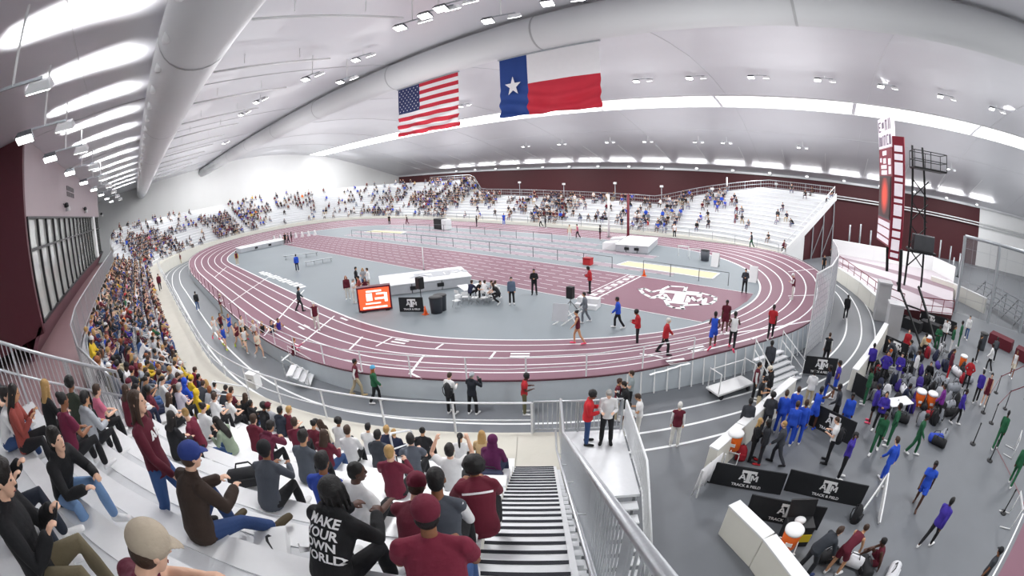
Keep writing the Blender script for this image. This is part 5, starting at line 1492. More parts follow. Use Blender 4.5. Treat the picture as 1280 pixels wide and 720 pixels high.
# bags
BAGC = dict(black='#1b1c20', grey='#8f939a', white='#d9dade', purple='#3d2a86', navy='#262c46', red='#a51f2e', royal='#2b49b8')
BAGM = {}
def bag(col, p, rz, label, kind='backpack', s=1., group='team bags'):
    r = label_root('sports_bag' if kind == 'duffel' else 'backpack', p, label, 'bag', group, rz); r.scale = (s,)*3
    if kind not in BAGM:
        L_ = []
        if kind == 'duffel':
            mb = MB(); mb.tube([(-.3, 0, .15), (-.26, 0, .15), (.26, 0, .15), (.3, 0, .15)], [.11, .15, .15, .11], 14); L_.append(('body', mb.mesh('body', True), 0))
            mb = MB(); mb.tube([(-.15, .06, .27), (-.1, .03, .38), (.1, .03, .38), (.15, .06, .27)], .014, 6); L_.append(('handle', mb.mesh('handle', True), 1))
            mb = MB(); mb.box((0, -.145, .14), (.3, .04, .14)); L_.append(('pocket', mb.mesh('pocket', False, .015), 0))
        else:
            mb = MB(); mb.loft([((0, 0, 0), (.17, 0, 0), (0, .12, 0)), ((0, 0, .12), (.18, 0, 0), (0, .13, 0)), ((0, .01, .34), (.16, 0, 0), (0, .11, 0)), ((0, .02, .46), (.1, 0, 0), (0, .06, 0)), ((0, .03, .49), (.03, 0, 0), (0, .03, 0))], 14); L_.append(('body', mb.mesh('body', True), 0))
            mb = MB(); mb.box((0, -.12, .16), (.22, .08, .2)); L_.append(('pocket', mb.mesh('pocket', False, .025), 0))
            mb = MB()
            for s_ in (-1, 1): mb.tube([(s_*.08, .08, .45), (s_*.1, .17, .36), (s_*.11, .16, .18), (s_*.13, .1, .05)], .016, 6)
            mb.tube([(-.03, .03, .49), (0, .03, .54), (.03, .03, .49)], .01, 6); L_.append(('straps', mb.mesh('straps', True), 1))
        BAGM[kind] = L_
    for nm, me, sl in BAGM[kind]:
        own(new_obj(nm, me, None, r), mat('bag_'+col, BAGC[col], .75, 0, .15, 8, .2, 30) if sl == 0 else M_DARK)
    return r
rb = random.Random(3)
bag('black', GF(1068, 651), 1., 'black backpack standing at the foot of the white folding frame', s=1.25)
bag('red', GF(925, 574), .3, 'red and blue backpack beside the cooler at the cream barrier', s=1.2)
area_pts = []
k = 0
while k < 74:
    px, py = rb.uniform(1086, 1212), rb.uniform(420, 532)
    # the heap thins out towards its edges
    if ((px-1148)/62)**2+((py-486)/50)**2 > 1: continue
    p = GF(px, py)
    if any((p-q).length < .42 for q in area_pts): continue
    area_pts.append(p); k += 1
    col = rb.choice(['black', 'black', 'grey', 'white', 'grey', 'navy', 'black', 'red', 'grey', 'white', 'black', 'purple'])
    kd = rb.choice(['backpack', 'duffel', 'backpack'])
    bag(col, p, rb.uniform(0, 6.3), '%s %s lying in the heap of team bags between the coolers' % (col, 'sports bag' if kd == 'duffel' else 'backpack'), kd, rb.uniform(1.1, 1.6), '%s %ss in the team heap' % (col, 'sports bag' if kd == 'duffel' else 'backpack'))
for i, (px, py, col) in enumerate(((1035, 700, 'black'), (1078, 714, 'black'), (1112, 722, 'white'), (1062, 706, 'white'), (1168, 552, 'royal'), (1172, 557, 'black'), (1178, 549, 'grey'))):
    bag(col, GF(px, py), rb.uniform(0, 6), '%s bag on the floor %s' % (col, ['by the man bending at the bottom edge', 'behind the seated athlete in maroon', 'at the bottom edge right of the seated athlete', 'between the two athletes in maroon', 'in front of the heap, royal one of three', 'in front of the heap, darkest of three', 'in front of the heap, palest of three'][i]), 'duffel', 1.3)
# team tables and signs
def table(label, p, rz, w=1.8, d=.75, cloth_=None, h=.74, stuff_=True):
    r = label_root('folding_table', p, label, 'table', None, rz)
    mb = MB(); mb.box((0, 0, h-.02), (w, d, .04)); mb.build('tabletop', M_MAT, r, bevel=.01)
    for sx in (-1, 1):
        for sy in (-1, 1):
            mb = MB(); mb.tube([(sx*w*.42, sy*d*.38, 0), (sx*w*.42, sy*d*.38, h-.04)], .018, 8); mb.build('leg', M_STEEL, r, True)
    if cloth_:
        mb = MB(); mb.box((0, 0, h*.52), (w+.03, d+.03, h*1.0)); mb.build('table_cover', cloth_, r, bevel=.01)
    return r
M_COVM = mat('cover_maroon', '#5c1423', .8, 0, .08, 4)
M_COVB = mat('cover_black', '#1a1b1f', .8, 0, .1, 4)
table('black covered team table below the pillar, left of three', GF(1118, 404), R(-35), cloth_=M_COVB)
table('black covered team table in the middle of the back row', GF(1138, 412), R(-35), cloth_=M_COVB)
table('black covered team table at the right of the back row', GF(1162, 416), R(-30), cloth_=M_COVB)
table('maroon covered table at the right edge near the cage', GF(1250, 433), R(-40), 2.4, 1.2, cloth_=M_COVM)
table('second maroon covered table at the right edge, nearer the camera', GF(1281, 452), R(-40), 2.2, 1.2, cloth_=M_COVM)
table('white folding table at the left of the team bags', GF(1118, 520), R(30), 1.5)
for i, (px, py) in enumerate(((1117, 392), (1133, 398), (1150, 405), (1170, 412), (1103, 440))):
    p = GF(px, py); a = p; b = p+V((1.5, -1.1, 0))
    rr = banner('black banner with white emblem in the team area, %s from the left' % ORD[i+1] if i < 4 else 'black banner with white emblem behind the cooler by the barrier', a, b, 1.05)
p = GF(1226, 437); r = label_root('wheeled_bin', p, 'grey upright bin beside the maroon tables', 'bin')
mb = MB(); mb.lathe((0, 0, 0), [(.3, 0), (.36, 1.1), (.38, 1.12)], 16); mb.build('body', mat('bin_grey', '#575c63', .5), r, True)
mb = MB(); mb.lathe((0, 0, 1.12), [(.4, 0), (.4, .06), (.2, .12)], 16); mb.build('lid', M_DARK, r, True)
# a few folding chairs around the tables
def chair(p, rz, label, col=M_DARK, group='folding chairs'):
    r = label_root('folding_chair', p, label, 'chair', group, rz)
    mb = MB(); mb.box((0, 0, .45), (.42, .4, .03)); mb.build('seat', col, r, bevel=.01)
    mb = MB(); mb.box((0, -.2, .72), (.42, .03, .22)); mb.build('backrest', col, r, bevel=.01)
    for s in (-1, 1):
        mb = MB(); mb.tube([(s*.2, .22, 0), (s*.2, -.2, .85)], .012, 6); mb.tube([(s*.2, -.22, 0), (s*.2, .15, .45)], .012, 6); mb.build('leg', M_STEEL, r, True)
    return r
for i, (px, py) in enumerate(((1098, 470), (1112, 476), (1124, 480), (1135, 462), (1180, 448))):
    chair(GF(px, py), R(30+50*i), 'dark folding chair %s' % ['by the seated athlete nearest the barrier', 'in the team row, second from the barrier', 'in the team row, third from the barrier', 'behind the heap of bags', 'near the athletes in red'][i])

# ------------------------------------------------------------------ more infield equipment
table('white timing table with officials beside the landing mat', G(606, 372), R(-25), 2.4)
table('second white timing table left of the officials', G(583, 372), R(-25), 1.6)
for i, (px, py) in enumerate(((574, 377), (582, 379), (571, 384), (594, 380), (606, 380), (615, 378))):
    chair(G(px, py), R(40*i), 'white folding chair by the timing table, %s from the left' % ORD[i+1], M_WHITE, 'timing table chairs')
for i, (px, py) in enumerate(((546, 391), (551, 388))):
    p = G(px, py); r = label_root('litter_bin', p, 'dark grey bin right of the black banner on the infield' if i == 0 else 'dark bin just behind the bin on the infield', 'bin')
    mb = MB(); mb.lathe((0, 0, 0), [(.36, 0), (.42, .95), (.44, .98)], 18); mb.build('body', mat('bin_dark', '#3b3f46', .5), r, True)
    mb = MB(); mb.lathe((0, 0, .98), [(.45, 0), (.42, .06), (.25, .09)], 18); mb.build('lid', M_DARK, r, True)
def cone(px, py, label, z=.03):
    r = label_root('traffic_cone', G(px, py, z), label, 'cone')
    mb = MB(); mb.box((0, 0, .02), (.34, .34, .04)); mb.build('base', mat('cone_orange', '#e8642c', .5), r)
    mb = MB(); mb.lathe((0, 0, .04), [(.13, 0), (.03, .5)], 14); mb.build('body', mat('cone_orange', '#e8642c', .5), r, True)
cone(532, 393, 'orange traffic cone at the foot of the loudspeaker stand'); cone(805, 345, 'orange cone at the end of the finish line by the fence')
def speaker(px, py, label, dz=0.):
    r = label_root('loudspeaker', G(px, py), label, 'speaker')
    mb = MB(); mb.tube([(0, 0, .3), (0, 0, 1.5-dz)], .025, 8)
    for a in (0, 2.1, 4.2): mb.tube([(0, 0, .45), (.5*math.cos(a), .5*math.sin(a), .02)], .018, 6)
    mb.build('tripod', M_DARK, r, True)
    mb = MB(); mb.box((0, 0, 1.85-dz), (.42, .38, .75)); mb.build('cabinet', M_BLACK, r, bevel=.03)
    mb = MB(); mb.box((0, -.2, 1.85-dz), (.36, .02, .66)); mb.build('grille', M_DARK, r)
speaker(528, 389, 'black loudspeaker on a stand behind the black banner on the infield')
speaker(713, 385, 'black loudspeaker near the starter in red by the finish line', .85)
# starter's podium
p = G(735, 384); r = label_root('podium_steps', p, 'small white podium under the person in red by the finish line', 'podium', None, R(10))
for k in range(2):
    mb = MB(); mb.box((0, -.25+.4*k, .15+.15*k), (1.4, .5, .3+.3*k)); mb.build('step', M_MAT, r, bevel=.02)
p = G(704, 404); r = label_root('folded_sign', p, 'grey folded sign stand with crossed legs on the infield', 'sign stand', None, R(20))
mb = MB(); mb.hexa([V((-.6, -.3, .2)), V((.3, -.3, .2)), V((.3, -.26, .2)), V((-.6, -.26, .2))], [V((-.6, .1, 1.1)), V((.3, .1, 1.1)), V((.3, .14, 1.1)), V((-.6, .14, 1.1))]); mb.build('panel', M_MATS, r)
for a, b in (((-.5, -.4), (.9, .2)), ((.9, -.3), (.1, .3)), ((.0, -.4), (1.1, -.1))):
    mb = MB(); mb.bar((a[0], a[1], 0), (b[0], b[1], .85), .05); mb.build('leg', M_WHITE, r)
# benches on the left of the infield
for i, (a, b) in enumerate((((355, 325), (398, 320)), ((381, 333), (416, 327)))):
    p, q = G(*a), G(*b); d = q-p; r = label_root('team_bench', p, 'grey metal bench on the left infield, %s the person in blue' % ('behind' if i == 0 else 'right of'), 'bench', None, math.atan2(d.y, d.x)); L = d.length
    mb = MB(); mb.box((L/2, 0, .46), (L, .35, .06)); mb.build('seat', M_STEEL, r)
    for k in range(4):
        mb = MB(); mb.bar((L*(.05+.3*k), -.25, 0), (L*(.05+.3*k), -.1, .45), .05); mb.bar((L*(.05+.3*k), .25, 0), (L*(.05+.3*k), .1, .45), .05); mb.build('leg', M_STEEL, r)
# row of small white lane markers across the far end of the straight
for i, px in enumerate((343, 351, 370, 378, 386, 394)):
    p = G(px, 301-(px-343)*.13); r = label_root('lane_marker', p, 'white box marker at the far end of the sprint lanes, %s from the left' % ORD[i+1], 'marker', 'sprint lane markers')
    mb = MB(); mb.hexa([V((-.3, -.25, 0)), V((.3, -.25, 0)), V((.3, .25, 0)), V((-.3, .25, 0))], [V((-.26, -.04, .95)), V((.26, -.04, .95)), V((.26, .04, .95)), V((-.26, .04, .95))]); mb.build('board', M_WHITE, r)
    mb = MB(); mb.box((0, -.17, .5), (.3, .02, .4)); mb.build('number_plate', paint('#c9ccd2'), r)
# sand pits
for i, (pts, lab) in enumerate(((((771, 332), (785, 327.5), (899, 342.6), (890, 349.7)), 'pale sand pit beyond the painted logo'), (((455, 290.5), (468, 288.3), (508, 290.3), (500, 292.8)), 'pale sand pit at the far left of the infield'))):
    q = [G(*p) for p in pts]; o0 = q[0]; r = label_root('sand_pit', o0, lab, 'sand pit')
    mb = MB(); q2 = [V((p.x-o0.x, p.y-o0.y, .045)) for p in q]
    mb.hexa([p-V((0, 0, .03)) for p in q2], q2); s_ = mb.build('sand', mat('sand', '#d6cfa9', .9, 0, .08, 2, .4, 30), r)
    mb = MB()
    for a, b in zip(q2, q2[1:]+q2[:1]): mb.bar(a+V((0, 0, .01)), b+V((0, 0, .01)), .14, .07)
    mb.build('pit_edge', M_MAT, r)
# infield fences of thin dark posts and a rail
M_IFEN = paint('#70757a', .5)
def infence(label, pts): guard('infield_fence', label, [V((p.x, p.y, .03)) for p in pts], 1.0, m=M_IFEN, posts=2.9, rails=(1.,), bal=False, r=.02)
infence('low dark fence along the far side of the sprint straight, left part', [G(440, 295.5), G(560, 308), G(684, 324), G(765, 336)])
infence('low dark fence between the logo and the sand pit', [G(804, 341), G(858, 349.5), G(910, 357.5)])
infence('low dark fence along the far runway, beyond the first fence', [G(505, 288), G(560, 290), G(625, 296), G(690, 303)])
# tall posts
for i, (px, py, top_, col, w) in enumerate(((785, 299, 243, M_REDR, .16), (761, 297, 243, M_WHITE, .14), (530, 338, 309, M_WHITE, .05), (908, 297, 214, M_STEEL, .12), (918, 300, 268, M_REDR, .12))):
    p = G(px, py); 
    if i == 3: p = atY(908, 262, 33.)
    d = sight(px, top_); k = math.hypot(p.x-CAM_POS.x, p.y-CAM_POS.y)/math.hypot(d.x, d.y); zt = CAM_POS.z+k*d.z
    r = label_root('tall_post', (p.x, p.y, .03 if i != 3 else 2.2), ['tall maroon post behind the vault mat', 'tall white post left of the maroon post', 'thin white pole behind the landing mat', 'tallest grey pole, before the maroon wall', 'short maroon post at the far track edge'][i], 'post')
    mb = MB(); mb.tube([(0, 0, 0), (0, 0, zt-p.z)], w, 10); mb.build('pole', col, r, True)
    mb = MB(); mb.cyl((0, 0, 0), w*2.2, .06, 14); mb.build('foot', M_DARK, r)
n = 0
for px, top_, base_ in ((650, 228, 246), (769, 229, 247), (827, 233, 252), (890, 236, 252), (705, 230, 246), (970, 230, 243)):
    n += 1; p = atY(px, base_, 29.5 if px < 930 else 33.); d = sight(px, top_); k = math.hypot(p.x-CAM_POS.x, p.y-CAM_POS.y)/math.hypot(d.x, d.y); zt = CAM_POS.z+k*d.z
    r = label_root('lamp_pole', p, 'thin grey lamp pole behind the far stand, %s of the six' % ORD[n], 'pole', 'thin poles behind the far stand')
    mb = MB(); mb.tube([(0, 0, -1.5), (0, 0, zt-p.z)], .05, 8); mb.build('pole', M_STEEL, r, True)
    mb = MB(); mb.box((0, 0, zt-p.z), (.45, .35, .3)); mb.build('head', M_WHITE, r, bevel=.04)
# back railings of the far stand
fb = []
for s in np.linspace(S_LEFT-8, PS[-1]-.2, 40):
    nr = n_rows_f(s); p, nn = path_at(s); o = walk_w(s)+RUN*nr+.3; fb.append(V((p[0]+nn[0]*o, p[1]+nn[1]*o, z_base(s)+RISE*nr)))
guard('stand_back_railing', 'grey railing along the top row of the far stand', fb, 1.1, m=M_STEEL, posts=2.4, rails=(1., .55, .1), gap=.35, single=True, r=.035)
pe, ne = path_at(PS[-1]-.05)
guard('stand_end_railing', 'white sloping railing down the right end of the far stand', [V((pe[0]+ne[0]*(.9+RUN*k), pe[1]+ne[1]*(.9+RUN*k), .3+RISE*k+.1)) for k in (0, 14)], 1.1, m=M_ALUW, posts=2.2, rails=(1., .3), bal=False, r=.04)
guard('far_front_railing', 'thin grey railing on the front wall of the far stand', [V((*path_at(s)[0], z_base(s))) for s in np.linspace(S_LEFT-6, PS[-1]-.3, 30)], .95, m=M_STEEL, posts=3.2, rails=(1., .5), bal=False, r=.02)
# box boards standing along the far straight
p = G(551, 286); r = label_root('timing_box', p, 'black timing box with a white and pink end at the far straight', 'box', None, R(-10))
mb = MB(); mb.box((0, 0, .8), (2.2, 1.2, 1.6)); mb.build('case', M_BLACK, r, bevel=.04)
mb = MB(); mb.box((1.75, 0, .8), (1.2, 1.1, 1.5)); mb.build('white_end', M_MAT, r, bevel=.04)
p = G(757, 285); r = label_root('litter_bin', p, 'dark square bin at the far straight beside the tall white post', 'bin')
mb = MB(); mb.box((0, 0, .7), (1.3, 1.1, 1.4)); mb.build('body', M_DARK, r, bevel=.04)
mb = MB(); mb.box((0, 0, 1.44), (1.4, 1.2, .1)); mb.build('lid', M_BLACK, r)
p = G(881, 326); r = label_root('litter_bin', p, 'grey round bin at the right end of the infield', 'bin')
mb = MB(); mb.lathe((0, 0, 0), [(.4, 0), (.46, 1.0)], 16); mb.build('body', mat('bin_grey', '#575c63', .5), r, True)
mb = MB(); mb.lathe((0, 0, 1.0), [(.48, 0), (.3, .08)], 16); mb.build('lid', M_DARK, r, True)
for i, (px, py, rz) in enumerate(((854, 321, 15), (868, 325, 15))):
    hurdle('track_hurdle', G(px, py), R(rz), 'hurdle at the right end of the infield, %s the bin' % ('farther from' if i == 0 else 'beside'), 1.2, 1.06, 'infield hurdles')
for i, (px, py) in enumerate(((894, 333), (941, 352))):
    p = G(px, py); r = label_root('a_frame_board', p, 'white A-frame board at the right end of the infield, %s' % ('left one' if i == 0 else 'right one'), 'board')
    for s in (-1, 1):
        mb = MB(); mb.hexa([V((-.35, s*.4-.02, 0)), V((.35, s*.4-.02, 0)), V((.35, s*.4+.02, 0)), V((-.35, s*.4+.02, 0))], [V((-.35, s*.04-.02, 1.25)), V((.35, s*.04-.02, 1.25)), V((.35, s*.04+.02, 1.25)), V((-.35, s*.04+.02, 1.25))]); mb.build('board', M_WHITE, r)
p = G(735, 331); r = label_root('red_crate', p, 'small red crate by the fence beyond the sprint straight', 'crate')
mb = MB(); mb.box((0, 0, .3), (.75, .6, .6)); mb.build('body', mat('crate_red', '#c02a30', .5), r, bevel=.03)
mb = MB(); mb.box((0, 0, .62), (.8, .65, .06)); mb.build('lid', mat('crate_red2', '#a51f28', .5), r)

# right end of the far stand: slanted white stringer on scaffold posts
r = label_root('stand_end_scaffold', (pe[0], pe[1], FLOOR_Z), 'slanted white stringer and scaffold posts at the right end of the far stand', 'scaffold')
q = lambda d, z, o=.12: V((ne[0]*d+ne[1]*o, ne[1]*d-ne[0]*o, z-FLOOR_Z))
mb = MB(); mb.hexa([q(.9, .1), q(12., 6.3), q(12., 6.3, .3), q(.9, .1, .3)], [q(.9, .9), q(12., 7.1), q(12., 7.1, .3), q(.9, .9, .3)]); mb.build('stringer', M_WHITE, r)
mb = MB(); mb.hexa([q(0, FLOOR_Z), q(4.6, FLOOR_Z), q(4.6, FLOOR_Z, .2), q(0, FLOOR_Z, .2)], [q(0, .4), q(4.6, 2.4), q(4.6, 2.4, .2), q(0, .4, .2)]); mb.build('white_panel', M_WALLW, r)
for d in (6.5, 9, 11.6):
    mb = MB(); mb.bar(q(d, FLOOR_Z, .2), q(d, .0+.58*d-.6, .2), .14); mb.build('scaffold_post', M_STEEL, r)
for d in (6.5, 9):
    mb = MB(); mb.bar(q(d, FLOOR_Z+.3, .22), q(d+2.5, 3.4, .22), .08); mb.build('brace', M_STEEL, r)
# ------------------------------------------------------------------ people on the track, infield and warm-up floor
CO = dict(maroon='#5e1428', red='#b02029', royal='#2450c4', navy='#1d2540', purple='#3a2a94', black='#15161a', charcoal='#34373e', grey='#6d727a', lgrey='#a9adb3', white='#e6e6e6', green='#1d5a3a', khaki='#b9ab8e', denim='#3f5c8c',
          jeans='#2c4673', sage='#98a791', rust='#8f4038', brown='#3a2a22', yellow='#d8b62c', plum='#5b2150', teal='#2a6f8f', orange='#e0701f', magenta='#7a2a8c', ginger='#8f4f28', pink='#c96c86', lime='#c8e03a', tan='#c2a67c', olive='#5d5a3e', cream='#ded6c3', pantswhite='#dedcd6')
def C_(k): return CO.get(k, k)
def px_h(p, px0, py0, px1, py1): pass
def stander(label, feet, z, face, pose='stand', skin='tan', hair='short', hc='dark', top='tee', tc='black', bot='pants', bc='black', shoe='white', cap=None, cc='black', scale=1., group=None, vox=.022, **k):
    """feet: photo point of the feet; face: photo point it faces, or an angle"""
    p = feet if isinstance(feet, V) else (on_track(*feet)[0] if z == 'track' else G(feet[0], feet[1], z))
    if isinstance(face, tuple):
        f = G(face[0], face[1], p.z); rz = math.atan2(f.y-p.y, f.x-p.x)
    elif face == 'cam': rz = heading_to_cam(p)
    elif face == 'away': rz = heading_to_cam(p)+PI
    elif face == 'left': rz = heading_to_cam(p)-PI/2
    elif face == 'right': rz = heading_to_cam(p)+PI/2
    else: rz = face
    return person(label, p, rz, pose, skin, hair, hc, top, C_(tc), bot, C_(bc), C_(shoe) if shoe else None, cap, C_(cc), vox, scale, group=group, **k)
F_ = FLOOR_Z; I_ = .03
S = stander
# -- track and infield officials, athletes
S('athlete in a red top warming up on the right bend', (962, 424), 'track', 'away', 'walk', 'dark', top='tee', tc='red', bot='tights', bc='black')
S('runner in a royal blue uniform jogging away on the right bend', (890, 434), 'track', 'away', 'run', 'dark', top='singlet', tc='royal', bot='shorts', bc='royal', shoe='#ff5c7c', scale=1.05)
S('runner in a white singlet and black tights on the right bend', (914, 436), 'track', 'away', 'run2', 'dark', top='singlet', tc='white', bot='tights', bc='black', shoe='#ff5c7c', scale=1.05)
S('runner in maroon standing beyond the blue and white runners', (905, 416), 'track', 'cam', 'stand', 'dark', top='tee', tc='maroon', bot='shorts', bc='maroon')
S('official in red jacket with white hair walking across the lanes', (830, 443), 'track', 'right', 'walk', 'light', hc='white', top='jacket', tc='red', bc='black', shoe='black')
S('official in red jacket with black hair standing on the inner lane', (796, 430), I_, 'left', 'stand_hold', 'brown', hair='afro', hc='black', top='jacket', tc='red', bc='black', shoe='black')
S('person in royal blue jacket walking on the infield beside the sprint straight', (772, 410), I_, 'left', 'walk', 'brown', top='jacket', tc='royal', bc='black')
S('athlete in maroon crop top walking on the inner lane', (722, 430), 'track', 'left', 'walk', 'tan', hair='bun', top='singlet', tc='maroon', bot='briefs', bc='maroon', shoe='#ff5c7c')
S('starter in red jacket standing on the white podium', V((*G(737, 378)[:2], .6)), 0, 'left', 'stand_hold', 'dark', top='jacket', tc='red', bc='black', shoe='black')
S('person in grey suit walking beside the white podium', (731, 403), I_, 'left', 'walk2', 'tan', top='jacket', tc='grey', bc='grey')
S('person in black standing at the near edge of the sprint straight', (668, 368), I_, 'cam', 'stand_fold', 'tan', top='jacket', tc='black', bc='black', shoe='black')
S('person in grey jacket and black trousers right of the timing table', (640, 380), I_, 'cam', 'stand', 'light', top='jacket', tc='#5a6b80', bc='black')
S('person in dark top crouching by the timing table', (624, 380), I_, 'left', 'crouch', 'light', hair='long', hc='brown', top='tee', tc='black', bc='black')
S('official in black at the far right of the infield by the white board', (930, 366), I_, 'cam', 'stand_fold', 'tan', top='jacket', tc='charcoal', bc='black', shoe='black')
S('official in maroon vest holding a yellow flag on the right bend', (990, 374), 'track', 'left', 'stand_hold', 'light', hc='white', top='vest', tc='maroon', bc='pantswhite', under=C_('white'), cap='cap', cc='white')
S('person in dark jacket striding across the left lanes', (376, 389), 'track', 'right', 'walk', 'light', top='jacket', tc='#27333a', bc='black', shoe='black')
S('official in maroon vest and white trousers walking on the left lanes', (397, 412), 'track', 'cam', 'walk2', 'light', hc='white', top='vest', tc='maroon', bc='pantswhite', under=C_('white'), cap='cap', cc='white')
S('official in maroon vest watching at the left outer edge of the track', (278, 393), F_, 'right', 'stand_hold', 'light', top='vest', tc='maroon', bc='khaki', under=C_('white'), cap='cap', cc='cream')
S('person in a long black coat walking on the left outer lanes', (248, 388), F_, 'away', 'walk', 'tan', top='jacket', tc='black', bc='denim')
S('person in royal blue standing by the benches on the left infield', (372, 339), I_, 'away', 'stand', 'tan', top='jacket', tc='royal', bc='navy')
S('official in maroon at the far left corner of the infield', (297, 331), I_, 'away', 'stand', 'tan', top='vest', tc='maroon', bc='khaki', under=C_('yellow'))
for i, (fx, fy, tc, bc, sk, hr, hc) in enumerate(((435.5, 374, 'maroon', 'pantswhite', 'light', 'long', 'ginger'), (443, 379, 'white', 'pantswhite', 'light', 'short', 'grey'), (451, 375, 'rust', 'black', 'tan', 'short', 'dark'), (459, 377, 'maroon', 'black', 'light', 'long', 'brown'), (447, 361, 'black', 'black', 'tan', 'short', 'black'), (456, 362, 'lgrey', 'denim', 'light', 'long', 'blond'), (462, 363, 'white', 'khaki', 'light', 'short', 'brown'))):
    S(['woman with ginger hair in maroon, leftmost of the group behind the video board', 'man in white with grey hair in the group behind the video board', 'person in rust top in the group behind the video board', 'woman in maroon close behind the video board', 'person in black at the back of the group behind the video board', 'woman with blond hair at the back of the group behind the video board', 'man in white shirt at the right back of the group behind the video board'][i], (fx, fy), I_, ('cam', 'right', 'left', 'cam', 'right', 'cam', 'left')[i], ('stand', 'stand_hold', 'stand_fold', 'camera', 'stand', 'stand_hold', 'stand')[i], sk, hr, hc, 'tee' if i % 2 else 'jacket', tc, 'pants', bc)
for i, (fx, fy, tc) in enumerate(((588, 376, 'navy'), (597, 374, 'black'), (604, 376, 'white'), (611, 374, 'lgrey'), (617, 377, 'white'))):
    p = G(fx, fy); 
    person(['seated official in navy at the left of the timing table', 'seated official in black behind the timing table', 'seated official in white at mid timing table', 'seated official in pale grey at the timing table', 'seated official in white at the right end of the timing table'][i], (p.x, p.y, .5), heading_to_cam(p)+(.8 if i % 2 else 2.6), 'sit_lean', 'light', 'short', 'brown', 'tee' if i % 2 else 'long', C_(tc), 'pants', C_('black'), C_('white'), vox=.022)
# the pack of women runners on the left outer lanes
RUNNERS = ((271, 424, 'white', 'white', 'blond', 'light'), (283, 436, 'royal', 'royal', 'brown', 'light'), (290, 421, 'royal', 'royal', 'ginger', 'light'), (279, 418, 'maroon', 'black', 'dark', 'tan'), (300, 434, 'maroon', 'maroon', 'brown', 'light'), (309, 440, 'white', 'green', 'blond', 'light'), (306, 424, 'white', 'black', 'brown', 'light'),
       (321, 430, 'white', 'black', 'blond', 'light'), (326, 447, 'cream', 'maroon', 'ginger', 'light'), (332, 432, 'black', 'black', 'blond', 'tan'), (344, 432, 'navy', 'navy', 'brown', 'light'), (352, 428, 'purple', 'black', 'dark', 'tan'))
RLAB = ('in white, at the back left of the pack', 'in royal blue, nearest the wall at left', 'in royal blue with ginger hair, in mid pack', 'in maroon and black, deep in the left of the pack', 'in maroon, near the front of the left half', 'in white top and green shorts', 'in white top and black shorts, left half', 'in white and black, leading the middle trio', 'in cream and maroon, closest to the camera', 'in black with blond hair, right of the middle trio', 'in navy, left of the leading pair', 'in purple and black, leading at the right')
for i, (fx, fy, tc, bc, hc, sk) in enumerate(RUNNERS):
    S('woman runner '+RLAB[i], (fx, fy), F_, (fx+60, fy+25), 'run' if i % 2 else 'run2', sk, 'ponytail', hc, 'singlet', tc, 'briefs' if i % 3 else 'shorts', bc, ('#ff5c7c', 'lime', 'white')[i % 3], scale=1.0, group='pack of women runners')
S('official in maroon leaning on the small steps at the left bend', (372, 462), F_, 'right', 'reach', 'light', hc='ginger', top='vest', tc='maroon', bc='khaki', under=C_('pink'))
# on the grey lanes in front of the walkway
S('man in maroon and white vest and khaki trousers walking below the track skirt', (449, 494), F_, 'right', 'walk', 'brown', hc='black', top='vest', tc='maroon', bc='khaki', under=C_('white'), shoe='tan', scale=1.02, vox=.018)
S('person in green jacket and light blue cap walking behind the man in maroon vest', (472, 503), F_, 'right', 'walk2', 'light', hair='long', hc='ginger', top='jacket', tc='green', bc='black', cap='beanie', cc='#5aa7cf', vox=.018)
S('person in white shirt wearing a black backpack beside the photographer', (565, 517), F_, (620, 470), 'stand_hold', 'light', hc='brown', top='long', tc='white', bc='black', vox=.018, scale=1.02)
S('photographer in black hoodie holding up a camera below the skirt', (592, 517), F_, (640, 470), 'camera', 'light', hc='grey', top='hoodie', tc='#161a24', bc='black', cap='cap_back', cc='lgrey', vox=.018, scale=1.02)
S('person in red tee and khaki trousers standing alone below the skirt', (656, 517), F_, 'right', 'stand_hold', 'dark', hair='afro', hc='black', top='tee', tc='red', bc='olive', shoe='white', vox=.018)
b_ = bag('black', GF(565, 517)+V((0, 0, .95))+V((.12, -.16, 0)), 2.2, 'black backpack worn by the person in white shirt', s=1.1)
cmr = label_root('camera', GF(592, 517)+V((.2, .27, 1.5)), 'black camera held up by the photographer', 'camera', None, R(60))
mb = MB(); mb.box((0, 0, 0), (.15, .09, .11)); mb.build('camera_body', M_DARK, cmr, bevel=.01)
mb = MB(); mb.tube([(0.0, .03, 0), (0, .26, 0)], .045, 12); mb.build('telephoto', M_DARK, cmr, True)
# landing platform group
ZP = 1.0
S('woman in bright red jacket with black afro hair on the landing', (733, 554), ZP, 'right', 'stand_hold', 'brown', hair='afro', hc='black', top='jacket', tc='#c4232c', bc='jeans', shoe='black', vox=.016, scale=.98)
S('man in white shirt and black trousers with hands clasped on the landing', (757, 553), ZP, 'cam', 'stand_hold', 'light', hc='grey', top='long', tc='white', bc='black', shoe='black', vox=.016, scale=1.02)
S('man in maroon and white vest on the lanes behind the landing', (770, 524), F_, 'right', 'stand', 'tan', hc='brown', top='vest', tc='maroon', bc='khaki', under=C_('white'), vox=.018)
S('person in pale grey top beside the man in maroon and white', (786, 513), F_, 'left', 'stand_fold', 'light', hc='brown', top='tee', tc='#8f9a9c', bc='black', vox=.018)
S('man in white shirt and white trousers facing the landing rail', (796, 546), F_, 'left', 'stand_hold', 'tan', hc='brown', top='tee', tc='white', bc='pantswhite', vox=.018, scale=1.02)
S('person in white shirt bending just outside the landing rail', (782, 553), F_, 'away', 'stand', 'brown', hc='black', top='tee', tc='white', bc='pantswhite', vox=.018, scale=.93)
S('photographer in black on the lanes between the man in maroon vest and landing', (780, 528), F_, 'left', 'camera', 'light', hc='dark', top='jacket', tc='black', bc='black', vox=.018)
